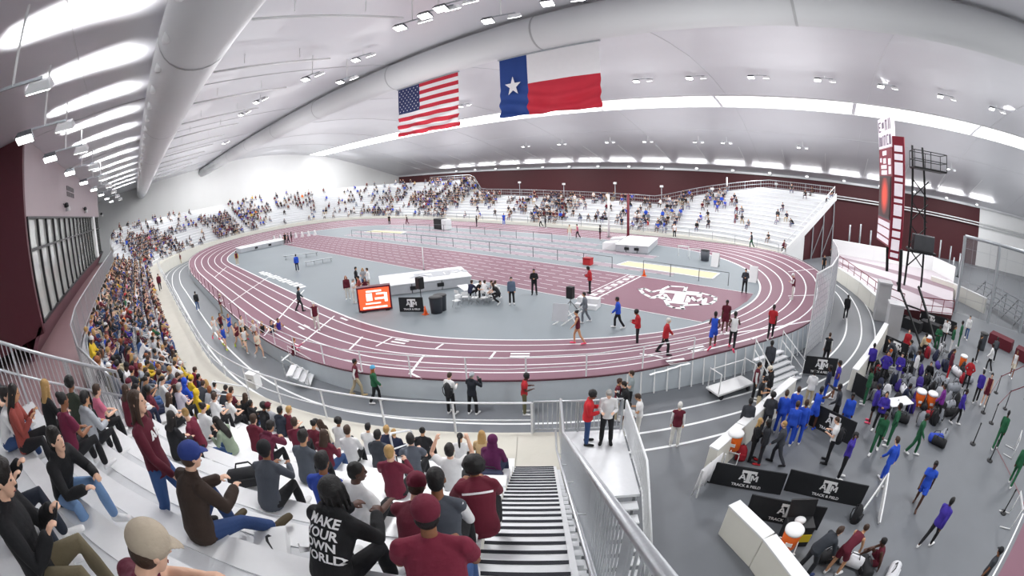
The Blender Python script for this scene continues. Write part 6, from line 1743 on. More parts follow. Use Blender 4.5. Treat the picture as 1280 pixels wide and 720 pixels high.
S('official in maroon vest and white trousers seen from behind, grey hair', (842, 557), F_, 'away', 'stand', 'light', hc='white', top='vest', tc='maroon', bc='pantswhite', under=C_('white'), vox=.018, scale=1.0)
S('person in maroon walking on the walkway of the left block', (201, 364), ZP, 'cam', 'walk', 'tan', top='hoodie', tc='maroon', bc='charcoal')
# by the steps and the long barrier
S('person in black and khaki trousers at the foot of the track steps', (944, 519), F_, 'right', 'stand_hold', 'tan', hair='short', hc='dark', top='tee', tc='black', bc='khaki', cap='cap', cc='black', vox=.018)
S('person in black holding something at the foot of the steps', (957, 505), F_, 'left', 'stand_hold', 'tan', top='hoodie', tc='black', bc='black', cap='cap', cc='cream', vox=.018)
S('person in charcoal jacket climbing the track steps', V((*GF(955, 484)[:2], -.25)), 0, 'away', 'walk', 'dark', top='jacket', tc='charcoal', bc='black', vox=.018)
S('person in maroon and white beside the steps, behind the one in black', (940, 500), F_, 'right', 'stand', 'tan', top='vest', tc='maroon', bc='black', under=C_('white'), vox=.018)
S('person in black and white suit behind the banner at the steps', (1030, 456), F_, 'away', 'stand', 'light', hair='crop', hc='brown', top='vest', tc='black', bc='black', under=C_('white'), vox=.018)
S('person in a white hooded top by the gap in the barrier', (1008, 508), F_, 'away', 'stand_hold', 'dark', hc='black', top='hoodie', tc='white', bc='khaki', vox=.018, scale=.95)
S('tall person in charcoal coat at the near end of the cream barrier', (927, 551), F_, 'away', 'stand', 'dark', hc='black', top='jacket', tc='charcoal', bc='charcoal', shoe='black', vox=.018)
S('person in charcoal looking over the barrier towards the steps', (955, 541), F_, 'away', 'stand_fold', 'dark', hair='afro', hc='black', top='jacket', tc='charcoal', bc='charcoal', shoe='black', vox=.018, scale=.98)
S('person in long dark grey coat behind the blond woman', (948, 579), F_, 'left', 'stand', 'dark', hair='braids', hc='black', top='jacket', tc='#26282e', bc='#26282e', shoe='red', vox=.018)
S('woman with long blond hair in black coat at the barrier', (937, 575), F_, 'right', 'stand_fold', 'light', hair='long', hc='blond', top='jacket', tc='black', bc='black', shoe='black', vox=.018, scale=.97)
S('balding man in charcoal suit walking towards the cooler', (968, 580), F_, 'left', 'walk', 'light', hair='crop', hc='blond', top='jacket', tc='#3c3f46', bc='#3c3f46', shoe='black', vox=.018)
for i, (fx, fy) in enumerate(((971, 541), (986, 536), (983, 556), (994, 554))):
    S('athlete in royal blue tracksuit seen from behind, %s' % ('leftmost of four at the barrier', 'farthest of four at the barrier', 'nearest the camera of four', 'rightmost of four, white lettering on back')[i], (fx, fy), F_, 'away', 'stand', ('tan', 'light', 'tan', 'brown')[i], hc='brown', top='suit', tc='royal', bc='royal', vox=.018, scale=1.03, group='athletes in royal blue tracksuits')
S('athlete in royal blue singlet and shorts reaching over the barrier', (1012, 536), F_, (1060, 500), 'reach', 'dark', hc='black', top='singlet', tc='royal', bot='shorts', bc='royal', shoe='royal', vox=.018, scale=1.04)
S('man in charcoal top reaching towards the athlete in royal singlet', (1040, 531), F_, 'left', 'reach', 'dark', hair='crop', hc='black', top='long', tc='charcoal', bc='black', vox=.018, scale=1.04)
S('athlete in royal blue behind the slanting banner', (1052, 541), F_, 'cam', 'stand', 'dark', hc='black', top='suit', tc='royal', bc='royal', vox=.018)
S('athlete in purple and red with royal shorts in the barrier gap', (1040, 497), F_, 'left', 'stand_hips', 'brown', hc='dark', top='tee', tc='purple', bot='shorts', bc='royal', vox=.018, scale=1.02)
S('athlete in navy at the gap beside the one in purple', (1028, 503), F_, 'left', 'stand', 'dark', hc='black', top='suit', tc='navy', bc='royal', vox=.018)
S('person in white shirt with black backpack before the slanting banner', (1032, 578), F_, 'left', 'stand_hold', 'light', hair='crop', hc='brown', top='tee', tc='white', bc='black', shoe='black', vox=.016, scale=1.05)
p = GF(1032, 578); hd_ = heading_to_cam(p)-PI/2
bag('black', p+V((-.17*math.cos(hd_), -.17*math.sin(hd_), .93)), hd_+PI/2, 'black backpack worn by the person in white before the banner', s=1.15)
S('athlete in purple top with a hand raised to the head, behind the banner', (1048, 597), F_, 'right', 'hand_head', 'dark', hc='black', top='long', tc='purple', bc='black', vox=.016, scale=1.04)
S('athlete in royal blue tracksuit walking past the banners', (1101, 604), F_, (1060, 560), 'walk', 'light', hc='brown', top='suit', tc='royal', bc='royal', vox=.016, scale=1.06)
S('athlete in royal blue singlet and shorts walking, bare legs', (1143, 634), F_, (1120, 680), 'walk2', 'dark', hc='black', top='tee', tc='royal', bot='shorts', bc='royal', shoe=None, vox=.016, scale=1.07)
S('athlete in purple jacket and black tights striding at lower right', (1156, 682), F_, (1210, 640), 'walk', 'dark', hc='black', top='jacket', tc='purple', bot='tights', bc='black', vox=.016, scale=1.05)
GR = ((1091, 566, 'left one of the green pair walking'), (1109, 556, 'right one of the green pair'), (1139, 568, 'alone right of the green pair'), (1079, 505, 'standing by the plain banner at the cream barrier'), (1243, 561, 'walking by the belt stanchions'), (1262, 606, 'at the right frame edge'), (1197, 434, 'far back near the tables'), (1168, 441, 'far back beside the coolers'))
for i, (fx, fy, lb) in enumerate(GR):
    S('athlete in dark green tracksuit, '+lb, (fx, fy), F_, (('cam', 'left', 'right', 'left', 'away', 'away', 'left', 'cam')[i]), ('walk', 'stand_hips', 'walk2', 'stand', 'walk', 'walk2', 'stand', 'stand_fold')[i], 'dark', 'short', 'black', 'suit', 'green', 'pants', 'green', vox=.018 if i < 6 else .022, scale=1.03, group='athletes in green')
PU = ((1094, 538, 'purple', 'black', 'stand_fold', 'standing with pink shoes behind them'), (1086, 528, 'purple', 'black', 'stand', 'in shorts wearing pink shoes'), (1084, 470, 'purple', 'black', 'stand', 'leaning at the cream barrier'), (1101, 480, 'purple', 'black', 'stand_hips', 'beside the folding chairs, left'), (1118, 482, 'purple', 'lgrey', 'stand_fold', 'beside the folding chairs, right'), (1169, 525, 'magenta', 'black', 'walk', 'in magenta by the orange coolers'), (1193, 530, 'purple', 'black', 'walk2', 'at the front right of the bag heap'), (1218, 503, 'purple', 'black', 'walk', 'walking near the belt lane'))
for i, (fx, fy, tc, bc, ps, lb) in enumerate(PU):
    S('athlete in %s top, %s' % ('purple' if tc == 'purple' else 'bright', lb), (fx, fy), F_, (('cam', 'left', 'away', 'cam', 'cam', 'left', 'right', 'away')[i]), ps, ('tan', 'dark', 'brown', 'tan', 'light', 'brown', 'dark', 'tan')[i], 'short' if i % 3 else 'ponytail', 'dark', 'jacket', tc, 'shorts' if i == 1 else 'pants', bc, '#ff5c7c' if i == 1 else 'white', vox=.018, group='athletes in purple')
MX = ((1114, 458, 'charcoal', 'black', 'bend', 'man in charcoal bending beside the red bag'), (1129, 448, 'red', 'black', 'stand', 'person in red shirt by the team tables'), (1150, 442, 'khaki', 'black', 'sit', 'person in khaki jacket sitting by the tables'), (1205, 487, 'red', 'black', 'stand_hips', 'athlete in red jacket and black trousers beside the tall cooler'), (1183, 474, 'maroon', 'red', 'stand', 'athlete in maroon and red left of the one in red jacket'), (1228, 507, 'maroon', 'maroon', 'stand', 'athlete in maroon uniform by the stanchions'), (1234, 464, 'white', 'black', 'walk', 'person in white and black walking to the tables'), (1263, 472, 'white', 'cream', 'walk2', 'athlete in white singlet before the maroon tables'),
      (1219, 452, 'black', 'black', 'stand', 'person in black beside the grey bin'), (1240, 452, 'charcoal', 'black', 'bend', 'person in charcoal leaning on the maroon table'), (1139, 478, 'white', 'grey', 'stand', 'person in white among the chairs'), (1178, 430, 'white', 'black', 'walk', 'person in white far back behind the bags'), (1140, 460, 'grey', 'denim', 'bend', 'person in grey stooping over the bags'), (1160, 470, 'black', 'black', 'ground', 'person in black sitting on the floor among the bags'), (1128, 500, 'navy', 'white', 'ground', 'person in navy sitting at the left of the heap'), (1172, 500, 'lgrey', 'black', 'ground', 'person in pale grey sitting right of the coolers'), (1187, 440, 'green', 'white', 'stand', 'person in green and white by the tall cooler'), (1207, 424, 'white', 'denim', 'walk2', 'person in white near the cage corner'))
for i, (fx, fy, tc, bc, ps, lb) in enumerate(MX):
    p = GF(fx, fy); zz = 0
    if ps == 'sit': p = p+V((0, 0, .45))
    S(lb, p, 0, ('left', 'cam', 'right', 'away', 'right', 'cam')[i % 6], ps, ('tan', 'light', 'dark', 'brown')[i % 4], ('short', 'ponytail', 'short')[i % 3], ('dark', 'brown', 'black')[i % 3], 'singlet' if 'singlet' in lb or 'uniform' in lb else 'jacket', tc, 'shorts' if 'uniform' in lb or 'singlet' in lb else 'pants', bc, vox=.02)
# bottom right group
S('man in dark grey jacket bending forward as he walks at the bottom edge', (1004, 716), F_, (1060, 700), 'bend', 'light', hc='brown', top='jacket', tc='#2b3038', bc='#22252b', shoe='#2a3a66', vox=.016, scale=1.06)
S('athlete in maroon uniform bending beside the man in dark grey', (1040, 716), F_, (1080, 690), 'bend', 'tan', hair='bun', hc='brown', top='singlet', tc='maroon', bot='shorts', bc='maroon', vox=.016, scale=1.04)
S('athlete in maroon singlet sitting on the floor with legs out at the bottom edge', (1096, 704), F_, (1040, 690), 'ground', 'dark', hc='black', top='singlet', tc='maroon', bot='shorts', bc='maroon', vox=.016, scale=1.05)
S('person in black cap cut off by the bottom edge at right', (1212, 742), F_, 'left', 'stand', 'brown', hc='black', top='tee', tc='charcoal', bc='black', cap='cap', cc='black', vox=.018)
# distant people round the far side
for i, (fx, fy, z, tc, bc, lb) in enumerate(((357, 305, I_, 'black', 'black', 'left of three standing before the lane markers'), (361, 305, I_, 'charcoal', 'black', 'middle of three standing before the lane markers'), (365, 304, I_, 'black', 'maroon', 'right of three standing before the lane markers'), (487, 281, I_, 'black', 'black', 'on the far straight left of the timing box'), (509, 281, I_, 'black', 'maroon', 'on the far straight near the timing box'), (596, 284, 'track', 'black', 'black', 'on the far straight, third bend side'), (630, 281, 'track', 'royal', 'royal', 'in royal blue on the far straight'), (676, 284, 'track', 'white', 'black', 'on the far straight before the middle crowd'),
      (682, 285, 'track', 'charcoal', 'black', 'on the far straight beside the one in white'), (712, 299, I_, 'cream', 'white', 'on the infield left of the vault mat'), (722, 298, I_, 'pink', 'black', 'beside the runner in cream on the far infield'), (750, 300, I_, 'black', 'maroon', 'standing at the front of the vault mat'), (777, 287, 'track', 'navy', 'black', 'behind the maroon post on the far straight'), (810, 290, 'track', 'red', 'white', 'sitting judge in red on the far track'), (830, 293, 'track', 'royal', 'white', 'judge in royal blue on the far track'), (843, 297, 'track', 'white', 'black', 'judge in white on the far track'),
      (939, 310, 'track', 'charcoal', 'green', 'at the front wall right of the far crowd'), (975, 305, F_, 'lime', 'jeans', 'steward in lime vest at the end of the far stand'), (1029, 340, F_, 'black', 'black', 'at the outer edge of the right bend'), (1040, 322, F_, 'black', 'black', 'standing beyond the crash net'), (200, 338, F_, 'cream', 'cream', 'runner on the far left outer lanes'), (226, 330, F_, 'maroon', 'khaki', 'official at the far left bend'))):
    S('small distant figure '+lb, (fx, fy), z, ('cam', 'left', 'right')[i % 3], ('stand', 'walk', 'stand_fold')[i % 3], ('tan', 'light', 'dark')[i % 3], 'short', 'dark', 'tee', tc, 'pants', bc, vox=.03)
S('person in black walking on the outer lane behind the crash net', (1056, 399), F_, 'away', 'walk', 'dark', hc='black', top='jacket', tc='black', bc='black', vox=.022)
# ------------------------------------------------------------------ seated crowd
SS = np.arange(0, PS[-1], .08)
SPTS = np.array([path_at(s)[0] for s in SS]); SNRM = np.array([path_at(s)[1] for s in SS])
def to_stand(p):
    """ground point -> (s, offset behind the walkway edge)"""
    d = np.array([p[0], p[1]])-SPTS; t = (d*SNRM).sum(1); r = ((d-t[:, None]*SNRM)**2).sum(1)
    r = np.where((t > -1) & (t < 16), r, 1e9); i = int(r.argmin()); return float(SS[i]), float(t[i])
def seat(s, k, back=.17):
    p, n = path_at(s); o = walk_w(s)+k*RUN_+back
    return V((p[0]+n[0]*o, p[1]+n[1]*o, z_base(s)+RISE*(k+1))), math.atan2(-n[1], -n[0])
RUN_ = .79
def find_seat(px, py, hh=.80, smax=60):
    best = None
    for k in range(12):
        z = 1+RISE*(k+1)+hh; p = G(px, py, z); s, o = to_stand(p)
        if s > smax: continue
        e = abs(o-(walk_w(s)+k*RUN_+.10))
        if best is None or e < best[0]: best = (e, s, k, o)
    return best[1], best[2]
OCC = []
def free(s, k, d=.5):
    return all(not (kk == k and abs(ss-s) < d*(1 if k < 40 else 1)) for ss, kk in OCC)
NEARP = []
def fan(label, px, py, pose='sit', turn=0., skin='light', hair='short', hc='brown', top='tee', tc='maroon', bc='jeans', bot='pants', cap=None, cc='black', scale=1., vox=.014, shoe='white', dk=0, row=None, hh=None, **kw):
    jh = joints(pose, kw.get('w', 1.))['head']*scale
    best = None
    for k in range(12):
        zs_ = 1+RISE*(k+1); hd = G(px, py, zs_+jh.z); s0, _ = to_stand(hd)
        for _it in range(3):
            _, n_ = path_at(s0); rz = math.atan2(-n_[1], -n_[0]); a_ = rz+R(turn)-PI/2
            p = V((hd.x-jh.x*math.cos(a_)+jh.y*math.sin(a_), hd.y-jh.x*math.sin(a_)-jh.y*math.cos(a_), zs_)); s0, o = to_stand(p)
        u = o-(walk_w(s0)+k*RUN_); e = max(0, .06-u, u-.3)
        if s0 > 70: continue
        if best is None or e < best[0]-1e-6: best = (e, s0, k, o, p, rz, u)
    _, s, k, o, p, rz, u = best
    if not .06 <= u <= .3:
        _, n_ = path_at(s); du = min(.3, max(.06, u))-u; p = V((p.x+n_[0]*du, p.y+n_[1]*du, p.z))
    OCC.append((s, k)); NEARP.append(p)
    return person(label, p, rz+R(turn), pose, skin, hair, hc, top, C_(tc), bot, C_(bc), C_(shoe), cap, C_(cc), vox, scale, **kw)
N = 'spectator '
h1 = fan('spectator in maroon cap and maroon tee, bottom centre, seen from behind', 533, 643, 'sit', 10, 'brown', 'crop', 'black', 'tee', '#7a2038', 'denim', cap='cap', cc='#6a1830', w=1.18, belly=.05, vox=.011, scale=1.03)
h2 = fan('spectator in black hoodie printed MAKE YOUR OWN WORLD, braided hair', 416, 614, 'sit_lean', -12, 'dark', 'braids', 'black', 'hoodie', '#121316', 'black', vox=.011, scale=1.04)
fan('spectator in charcoal vest over white sleeves behind the maroon cap', 545, 600, 'sit', 6, 'brown', 'crop', 'black', 'vest', '#4a4f58', 'black', under='#e6e6e6', w=1.05, scale=1.03)
h4 = fan('spectator in maroon jacket with a white back stripe beside the stair', 592, 583, 'sit_lean', 14, 'brown', 'afro', 'black', 'jacket', '#66142a', 'black', scale=1.02)
fan('spectator in white tee leaning back, mid foreground', 446, 590, 'sit_turn', 0, 'dark', 'crop', 'black', 'tee', 'white', 'black', scale=1.02)
fan('spectator in small maroon cap leaning forward between two others', 521, 607, 'sit_hunch', 0, 'light', 'short', 'brown', 'tee', 'maroon', 'black', cap='cap', cc='#6a1830')
fan('spectator in royal blue top behind the white tee', 403, 577, 'sit', 0, 'brown', 'short', 'black', 'tee', '#23409a', 'black')
fan('spectator in charcoal long sleeves and black beanie left of royal blue', 331, 562, 'sit_lean', 8, 'brown', 'short', 'black', 'long', '#454a53', 'black', cap='beanie', cc='black')
fan('spectator in charcoal tee with short dark hair beside the beanie', 379, 546, 'sit', -6, 'tan', 'short', 'dark', 'tee', '#4c525b', 'black', scale=1.03)
fan('spectator in maroon long sleeves with sandy hair, mid foreground', 487, 565, 'sit_clap', 0, 'light', 'crop', 'blond', 'long', '#681830', 'black')
fan('spectator in dark grey hoodie with black hair in front of maroon sleeves', 472, 544, 'sit', 0, 'light', 'short', 'black', 'hoodie', '#3f444c', 'black')
fan('spectator in slate grey tee, elbows on knees, near the front', 513, 549, 'sit_lean', 10, 'light', 'short', 'dark', 'tee', '#565c66', 'black')
fan('spectator in white tee holding up a blue phone with both hands', 562, 563, 'sit_up_arms', 0, 'light', 'short', 'dark', 'tee', 'white', 'black')
fan('spectator in white shirt with a royal blue bag behind, near the front', 434, 538, 'sit', 15, 'light', 'short', 'brown', 'long', 'white', 'black')
fan('spectator in plum hooded top with hood up at the stair edge', 616, 550, 'sit', -10, 'brown', 'short', 'black', 'hoodie', '#59174a', 'navy', cap='hood', cc='#59174a')
fan('blond spectator in tan top beside the plum hood', 602, 543, 'sit', 0, 'light', 'long', 'blond', 'long', 'tan', 'black', scale=.93)
fan('spectator in white with a long black ponytail, front row', 575, 546, 'sit', 0, 'tan', 'ponytail', 'black', 'tee', 'white', 'black', scale=.93)
fan('child in navy sitting up against the front rail', 503, 523, 'sit_up', 5, 'light', 'short', 'blond', 'long', 'navy', 'navy', scale=.85)
fan('spectator in black jacket in the front row, dark tied hair', 528, 539, 'sit', 0, 'tan', 'bun', 'black', 'jacket', 'black', 'black', scale=.95)
fan('spectator in navy jacket with fair short hair near the front', 483, 537, 'sit', 0, 'light', 'short', 'blond', 'jacket', 'navy', 'black', scale=.95)
fan('spectator in white tee with short black hair, front rows', 460, 534, 'sit', 0, 'tan', 'short', 'black', 'tee', 'white', 'black', scale=.95)
fan('spectator in pale top with big dark curly hair near the front', 426, 524, 'sit', 0, 'brown', 'afro', 'black', 'tee', 'white', 'black', scale=.95)
fan('woman with long brown hair turned back towards the camera', 403, 526, 'sit_turn', 150, 'light', 'long', 'brown', 'long', 'cream', 'jeans', scale=.95)
fan('spectator facing the camera in the front row, dark hair', 412, 512, 'sit_turn', 160, 'light', 'short', 'dark', 'tee', 'white', 'black', scale=.95)
fan('woman with long brown hair in maroon, seen from behind, mid block', 405, 543, 'sit', 0, 'light', 'long', 'brown', 'long', 'maroon', 'jeans')
fan('spectator in maroon with short brown hair left of the long-haired woman', 368, 528, 'sit', 20, 'light', 'short', 'brown', 'long', '#681830', 'black')
fan('spectator in dark navy hoodie, third row back at mid left', 350, 513, 'sit', 0, 'brown', 'short', 'black', 'hoodie', '#232a38', 'black')
fan('spectator in maroon cap and white tee near the walkway', 346, 500, 'sit_up', 10, 'light', 'short', 'brown', 'tee', 'lgrey', 'black', cap='cap', cc='maroon')
fan('spectator in maroon tee with fair hair next to the maroon cap', 363, 511, 'sit', -15, 'light', 'short', 'blond', 'tee', 'maroon', 'black')
fan('spectator in maroon hoodie with pale hood, brown hair, mid left', 317, 524, 'sit', 8, 'light', 'short', 'brown', 'hoodie', '#66172c', 'black')
fan('spectator in maroon hoodie beside the pale hood, dark hair', 338, 533, 'sit_hunch', 0, 'tan', 'short', 'dark', 'hoodie', '#5a1430', 'black')
fan('ginger haired spectator in a white tee, mid left', 287, 497, 'sit', -8, 'light', 'short', 'ginger', 'tee', 'white', 'black', scale=1.04)
fan('spectator in black with dark curls behind the ginger haired one', 330, 508, 'sit', 0, 'brown', 'afro', 'black', 'jacket', 'black', 'black')
fan('spectator in maroon with dark hair in front of the charcoal tee', 392, 530, 'sit', 0, 'tan', 'bun', 'black', 'tee', 'maroon', 'black', scale=.95)
lj = fan('man in dark brown leather jacket and blue cap, one leg stretched out', 238, 570, 'sit_stretch', -14, 'light', 'short', 'brown', 'jacket', '#33251d', '#26406f', cap='cap', cc='#23377a', shoe='#4a3f2a', scale=1.06, vox=.011)
fan('young man in black hoodie and jeans sitting sideways, hands on knee', 70, 550, 'sit_lean', -70, 'light', 'short', 'dark', 'hoodie', '#15161a', '#6f8fb8', vox=.011, scale=1.02)
fan('woman in sage green sweater holding up a phone, sitting sideways', 271, 527, 'sit_phone', 100, 'light', 'long', 'dark', 'long', 'sage', 'denim', vox=.012)
fan('smiling woman in maroon turned towards the camera, fair hair', 232, 517, 'sit_turn', 140, 'light', 'bun', 'blond', 'long', '#681830', 'black', vox=.012)
fan('woman with long dark hair in black before the smiling woman', 214, 521, 'sit', 0, 'light', 'long', 'dark', 'long', 'black', 'black')
fan('spectator in rust sweater with long dark hair at the far left', 24, 487, 'sit_phone', -30, 'tan', 'long', 'dark', 'long', 'rust', 'black', vox=.013)
fan('spectator in white long sleeves and jeans at the left frame edge', 3, 497, 'sit_lean', -35, 'light', 'short', 'dark', 'long', 'white', 'jeans', vox=.012)
fan('woman with long curly blond hair in black near the side fence', 57, 483, 'sit', 10, 'light', 'long', 'blond', 'long', 'black', 'black')
fan('woman with black hair in a maroon top near the side fence', 82, 499, 'sit', 10, 'brown', 'bun', 'black', 'tee', '#681838', 'black')
fan('spectator in pale grey hoodie with black hair, left rows', 106, 498, 'sit', 10, 'tan', 'short', 'black', 'hoodie', 'lgrey', 'black')
fan('spectator in olive top with dark hair by the side fence', 92, 478, 'sit', 25, 'brown', 'afro', 'black', 'long', '#2b3328', 'black')
fan('spectator in pink top with brown hair behind the grey hoodie', 121, 488, 'sit', 0, 'light', 'short', 'brown', 'tee', 'pink', 'black')
fan('spectator with long brown hair behind the standing woman', 157, 487, 'sit', 5, 'light', 'long', 'brown', 'long', 'maroon', 'black')
fan('woman with a dark bun in white, left of the ginger haired one', 254, 509, 'sit', 0, 'light', 'bun', 'dark', 'tee', 'white', 'black', scale=.97)
fan('spectator in white tee with long brown hair, left rows', 211, 496, 'sit', 0, 'light', 'long', 'brown', 'tee', 'white', 'black')
fan('spectator in white tee with dark hair sitting by the walkway', 287, 471, 'sit_up', 20, 'light', 'short', 'dark', 'tee', 'white', 'black')
fan('spectator in bright maroon hoodie near the walkway, brown hair', 252, 459, 'sit', 0, 'light', 'short', 'brown', 'hoodie', '#7a1c34', 'black')
fan('spectator in mustard yellow jacket, left rows', 246, 491, 'sit', 0, 'light', 'short', 'brown', 'hoodie', 'yellow', 'black', cap='hood', cc='yellow')
fan('spectator in royal blue jacket beside the mustard yellow one', 231, 477, 'sit', 0, 'light', 'short', 'brown', 'hoodie', 'royal', 'black', cap='hood', cc='royal')
fan('spectator in mustard yellow hat and jacket near royal blue', 239, 473, 'sit', 0, 'light', 'short', 'brown', 'tee', 'yellow', 'black', cap='beanie', cc='yellow')
fan('spectator in pale shirt with grey hair left of royal blue', 224, 484, 'sit', 10, 'light', 'short', 'grey', 'tee', '#cfc9d6', 'black')
fan('spectator in white with brown hair in front of the bun', 268, 496, 'sit', 0, 'light', 'short', 'brown', 'tee', 'white', 'black')
fan('spectator in maroon sitting close to the left end of the near rail', 300, 482, 'sit', 0, 'light', 'short', 'brown', 'tee', 'maroon', 'black')
fan('spectator in black jacket next to the small white card at the walkway', 312, 492, 'sit', 0, 'light', 'long', 'brown', 'jacket', 'black', 'black')
# men at the left bottom corner
kh = fan('man in black hoodie and khaki trousers with phone, bottom left corner', -4, 602, 'sit_phone', -38, 'light', 'short', 'dark', 'hoodie', '#121317', '#6a614b', vox=.011, scale=1.05, cap=None)
fan('person in black jacket and dark trousers behind the khaki trousers, left edge', -22, 545, 'sit_phone', -35, 'light', 'short', 'dark', 'jacket', '#15161b', '#1b2230', vox=.012, scale=1.03)
cp = fan('spectator in tan and grey cap cut off by the bottom edge, maroon top', 186, 686, 'sit_hunch', -20, 'light', 'short', 'brown', 'tee', '#5e1a30', 'denim', cap='cap', cc='#b8ab98', vox=.011, scale=1.04)
# woman standing on the steps
def place_stander(px, py, k):
    z = 1+RISE*(k+1); p = G(px, py, z); return V((p.x, p.y, z))
KW = 8; zw = 1+RISE*(KW+1); hp_ = G(167, 508, zw+1.62); wq = V((hp_.x, hp_.y, zw)); sw_, ow_ = to_stand(wq); best = (0, wq, sw_, KW)
_, nn = path_at(sw_); fz = math.atan2(-nn[1], -nn[0])
wst = person('woman with long brown hair in maroon sweatshirt and jeans stepping down the rows', wq, fz-1.05, 'walk2', 'light', 'long', 'brown', 'long', '#5a1428', 'pants', '#35558a', '#1a1a1c', vox=.011, scale=1.02)
OCC.append((best[2], best[3])); OCC.append((best[2], best[3]-1)); NEARP.append(wq)

# lettering on clothing, wrapped onto the cloth
def back_text(root, lines_, size, zc, gap, x0=0., part=None, m=M_TXT, front=False, bold=.012):
    J = joints(root['pose'])
    c = J['chest'].lerp(J['yoke'], .2); side, up, fw = J['side'], J['up'], J['fw']
    if front: fw = -fw; side = -side
    tgt = [ch for ch in root.children if ch.name.split('.')[0] == part][0]
    from mathutils.bvhtree import BVHTree
    bvh = BVHTree.FromPolygons([v.co for v in tgt.data.vertices], [tuple(p.vertices) for p in tgt.data.polygons])
    for i, t in enumerate(lines_):
        me = text_mesh(t, size, 0, bold)
        bm = bmesh.new(); bm.from_mesh(me)
        bmesh.ops.subdivide_edges(bm, edges=bm.edges[:], cuts=1)
        bmesh.ops.triangulate(bm, faces=bm.faces[:])
        for v in bm.verts:
            q = c + side*(v.co.x+x0) + up*(v.co.y+zc-gap*i) - fw*.6
            hit = bvh.ray_cast(q, fw)
            if hit[0] is not None: v.co = hit[0]-fw*.008
            else: v.co = q+fw*.45
        me2 = bpy.data.meshes.new('lettering'); bm.to_mesh(me2); bm.free()
        o = new_obj('lettering', me2, m, tgt)
back_text(h2, ['MAKE', 'YOUR', 'OWN', 'WORLD'], .102, .09, .095, -.012, 'hoodie', bold=.003)
back_text(wst, ['A M'], .1, .0, .1, 0, 'shirt', front=True)
# white stripe across the back of the maroon jacket
J = joints(h4['pose']); tgt = [c for c in h4.children if c.name.startswith('jacket')][0]
from mathutils.bvhtree import BVHTree
bv = BVHTree.FromPolygons([v.co for v in tgt.data.vertices], [tuple(p.vertices) for p in tgt.data.polygons])
mb = MB(); prev = None
for i in range(25):
    x = -.17+.34*i/24; row = []
    for dz in (.0, .024):
        q = J['yoke']+J['side']*x+J['up']*(-.09+dz)-J['fw']*.6; ht = bv.ray_cast(q, J['fw']); row.append((ht[0] if ht[0] else q+J['fw']*.5)-J['fw']*.007)
    cur = mb.verts(row)
    if prev: mb.bm.faces.new((prev[0], cur[0], cur[1], prev[1]))
    prev = cur
mb.build('stripe', M_TXT, tgt)

# small things beside the crowd
def on_row(px, py, k): 
    z = 1+RISE*(k+1); p = G(px, py, z); return V((p.x, p.y, z))
def best_row(px, py):
    b = None
    for k in range(12):
        p = on_row(px, py, k); s, o = to_stand(p); e = abs(o-(walk_w(s)+k*RUN_+.42))
        if b is None or e < b[0]: b = (e, p, s, k)
    return b[1], b[2]
p, s = best_row(345, 695); _, nn = path_at(s)
r = label_root('shoe_box', p, 'white shoe box with a curved black mark on the bleacher, left of the black hoodie', 'box', None, math.atan2(nn[1], nn[0])+.5)
mb = MB(); mb.box((0, 0, .08), (.5, .35, .16)); mb.build('box_body', M_WHITE, r, bevel=.004)
mb = MB(); mb.box((0, 0, .165), (.52, .37, .035)); lid = mb.build('lid', M_WHITE, r, bevel=.004)
mb = MB()
pts = [(-.11, -.01), (-.09, -.035), (-.04, -.03), (.13, .055), (-.03, -.005), (-.075, -.012), (-.085, .02)]
vv = mb.verts([(x*1.4, y*1.4, .184) for x, y in pts]); mb.bm.faces.new(vv); sw = mb.build('curved_mark', M_BLACK, lid)
for sx in (-1, 1):
    mb = MB(); v2 = mb.verts([(x*1.2, -.187, .07+y*1.1) for x, y in pts]) if sx < 0 else mb.verts([(.2615, x, .07+y) for x, y in pts]); mb.bm.faces.new(v2); mb.build('curved_mark', M_BLACK, r)
p, s = best_row(313, 606); bag('black', p, 1.2, 'black and tan bag lying on the bleacher left of the beanie', 'duffel', 1.1)
p, s = best_row(613, 600); bag('navy', p, .5, 'navy bag on the bleacher edge beside the stair', 'duffel', .9)
ph = label_root('phone', V((0, 0, 0)), 'phone held by the man in khaki trousers', 'phone')
J = joints('sit_phone'); M = kh.matrix_basis; 
hp = M @ ((J['wrr']+J['wrl'])/2+V((0, .1, .03))); ph.location = hp; ph.rotation_euler = (R(50), 0, kh.rotation_euler.z)
mb = MB(); mb.box((0, 0, 0), (.08, .16, .01)); mb.build('case', M_BLACK, ph, bevel=.004)
mb = MB(); mb.box((0, 0, .007), (.07, .145, .003)); mb.build('screen', mat('phone_screen', '#20262e', .1, 0, 0), ph)
# hand rails inside the near stand
for i, (px, py) in enumerate(((208, 436), (75, 492), (140, 505), (316, 500), (232, 470), (520, 560))):
    if i in (1, 2): continue
    q, s = best_row(px, py+12); _, nn = path_at(s); n3 = V((nn[0], nn[1], 0))
    r = label_root('aisle_hand_rail', q, 'white looped aisle hand rail, %s' % ('in the left block near the walkway', '', '', 'by the white card at the walkway', 'in the rows left of royal blue', 'in the front rows by the child in navy')[i], 'railing', 'aisle hand rails')
    a = n3*RUN_; mb = MB()
    mb.tube([(0, 0, 0), (0, 0, .85), a*.1+V((0, 0, .93)), a*1.6+V((0, 0, .93+RISE*1.5)), a*1.7+V((0, 0, .85+RISE*1.6)), a*1.7+V((0, 0, RISE*1.7))], .026, 8); mb.build('loop', M_ALUW, r, True)
    mb = MB(); mb.tube([V((0, 0, .5)), a*1.7+V((0, 0, .45+RISE*1.7))], .02, 8); mb.build('middle_rail', M_ALUW, r, True)
q = stand_pt(S_X(17)-5, .35, 1.0); q = G(319, 483, 1.0)
r = label_root('white_card_box', q, 'white cardboard box standing on the walkway at the front rail', 'box', None, .5)
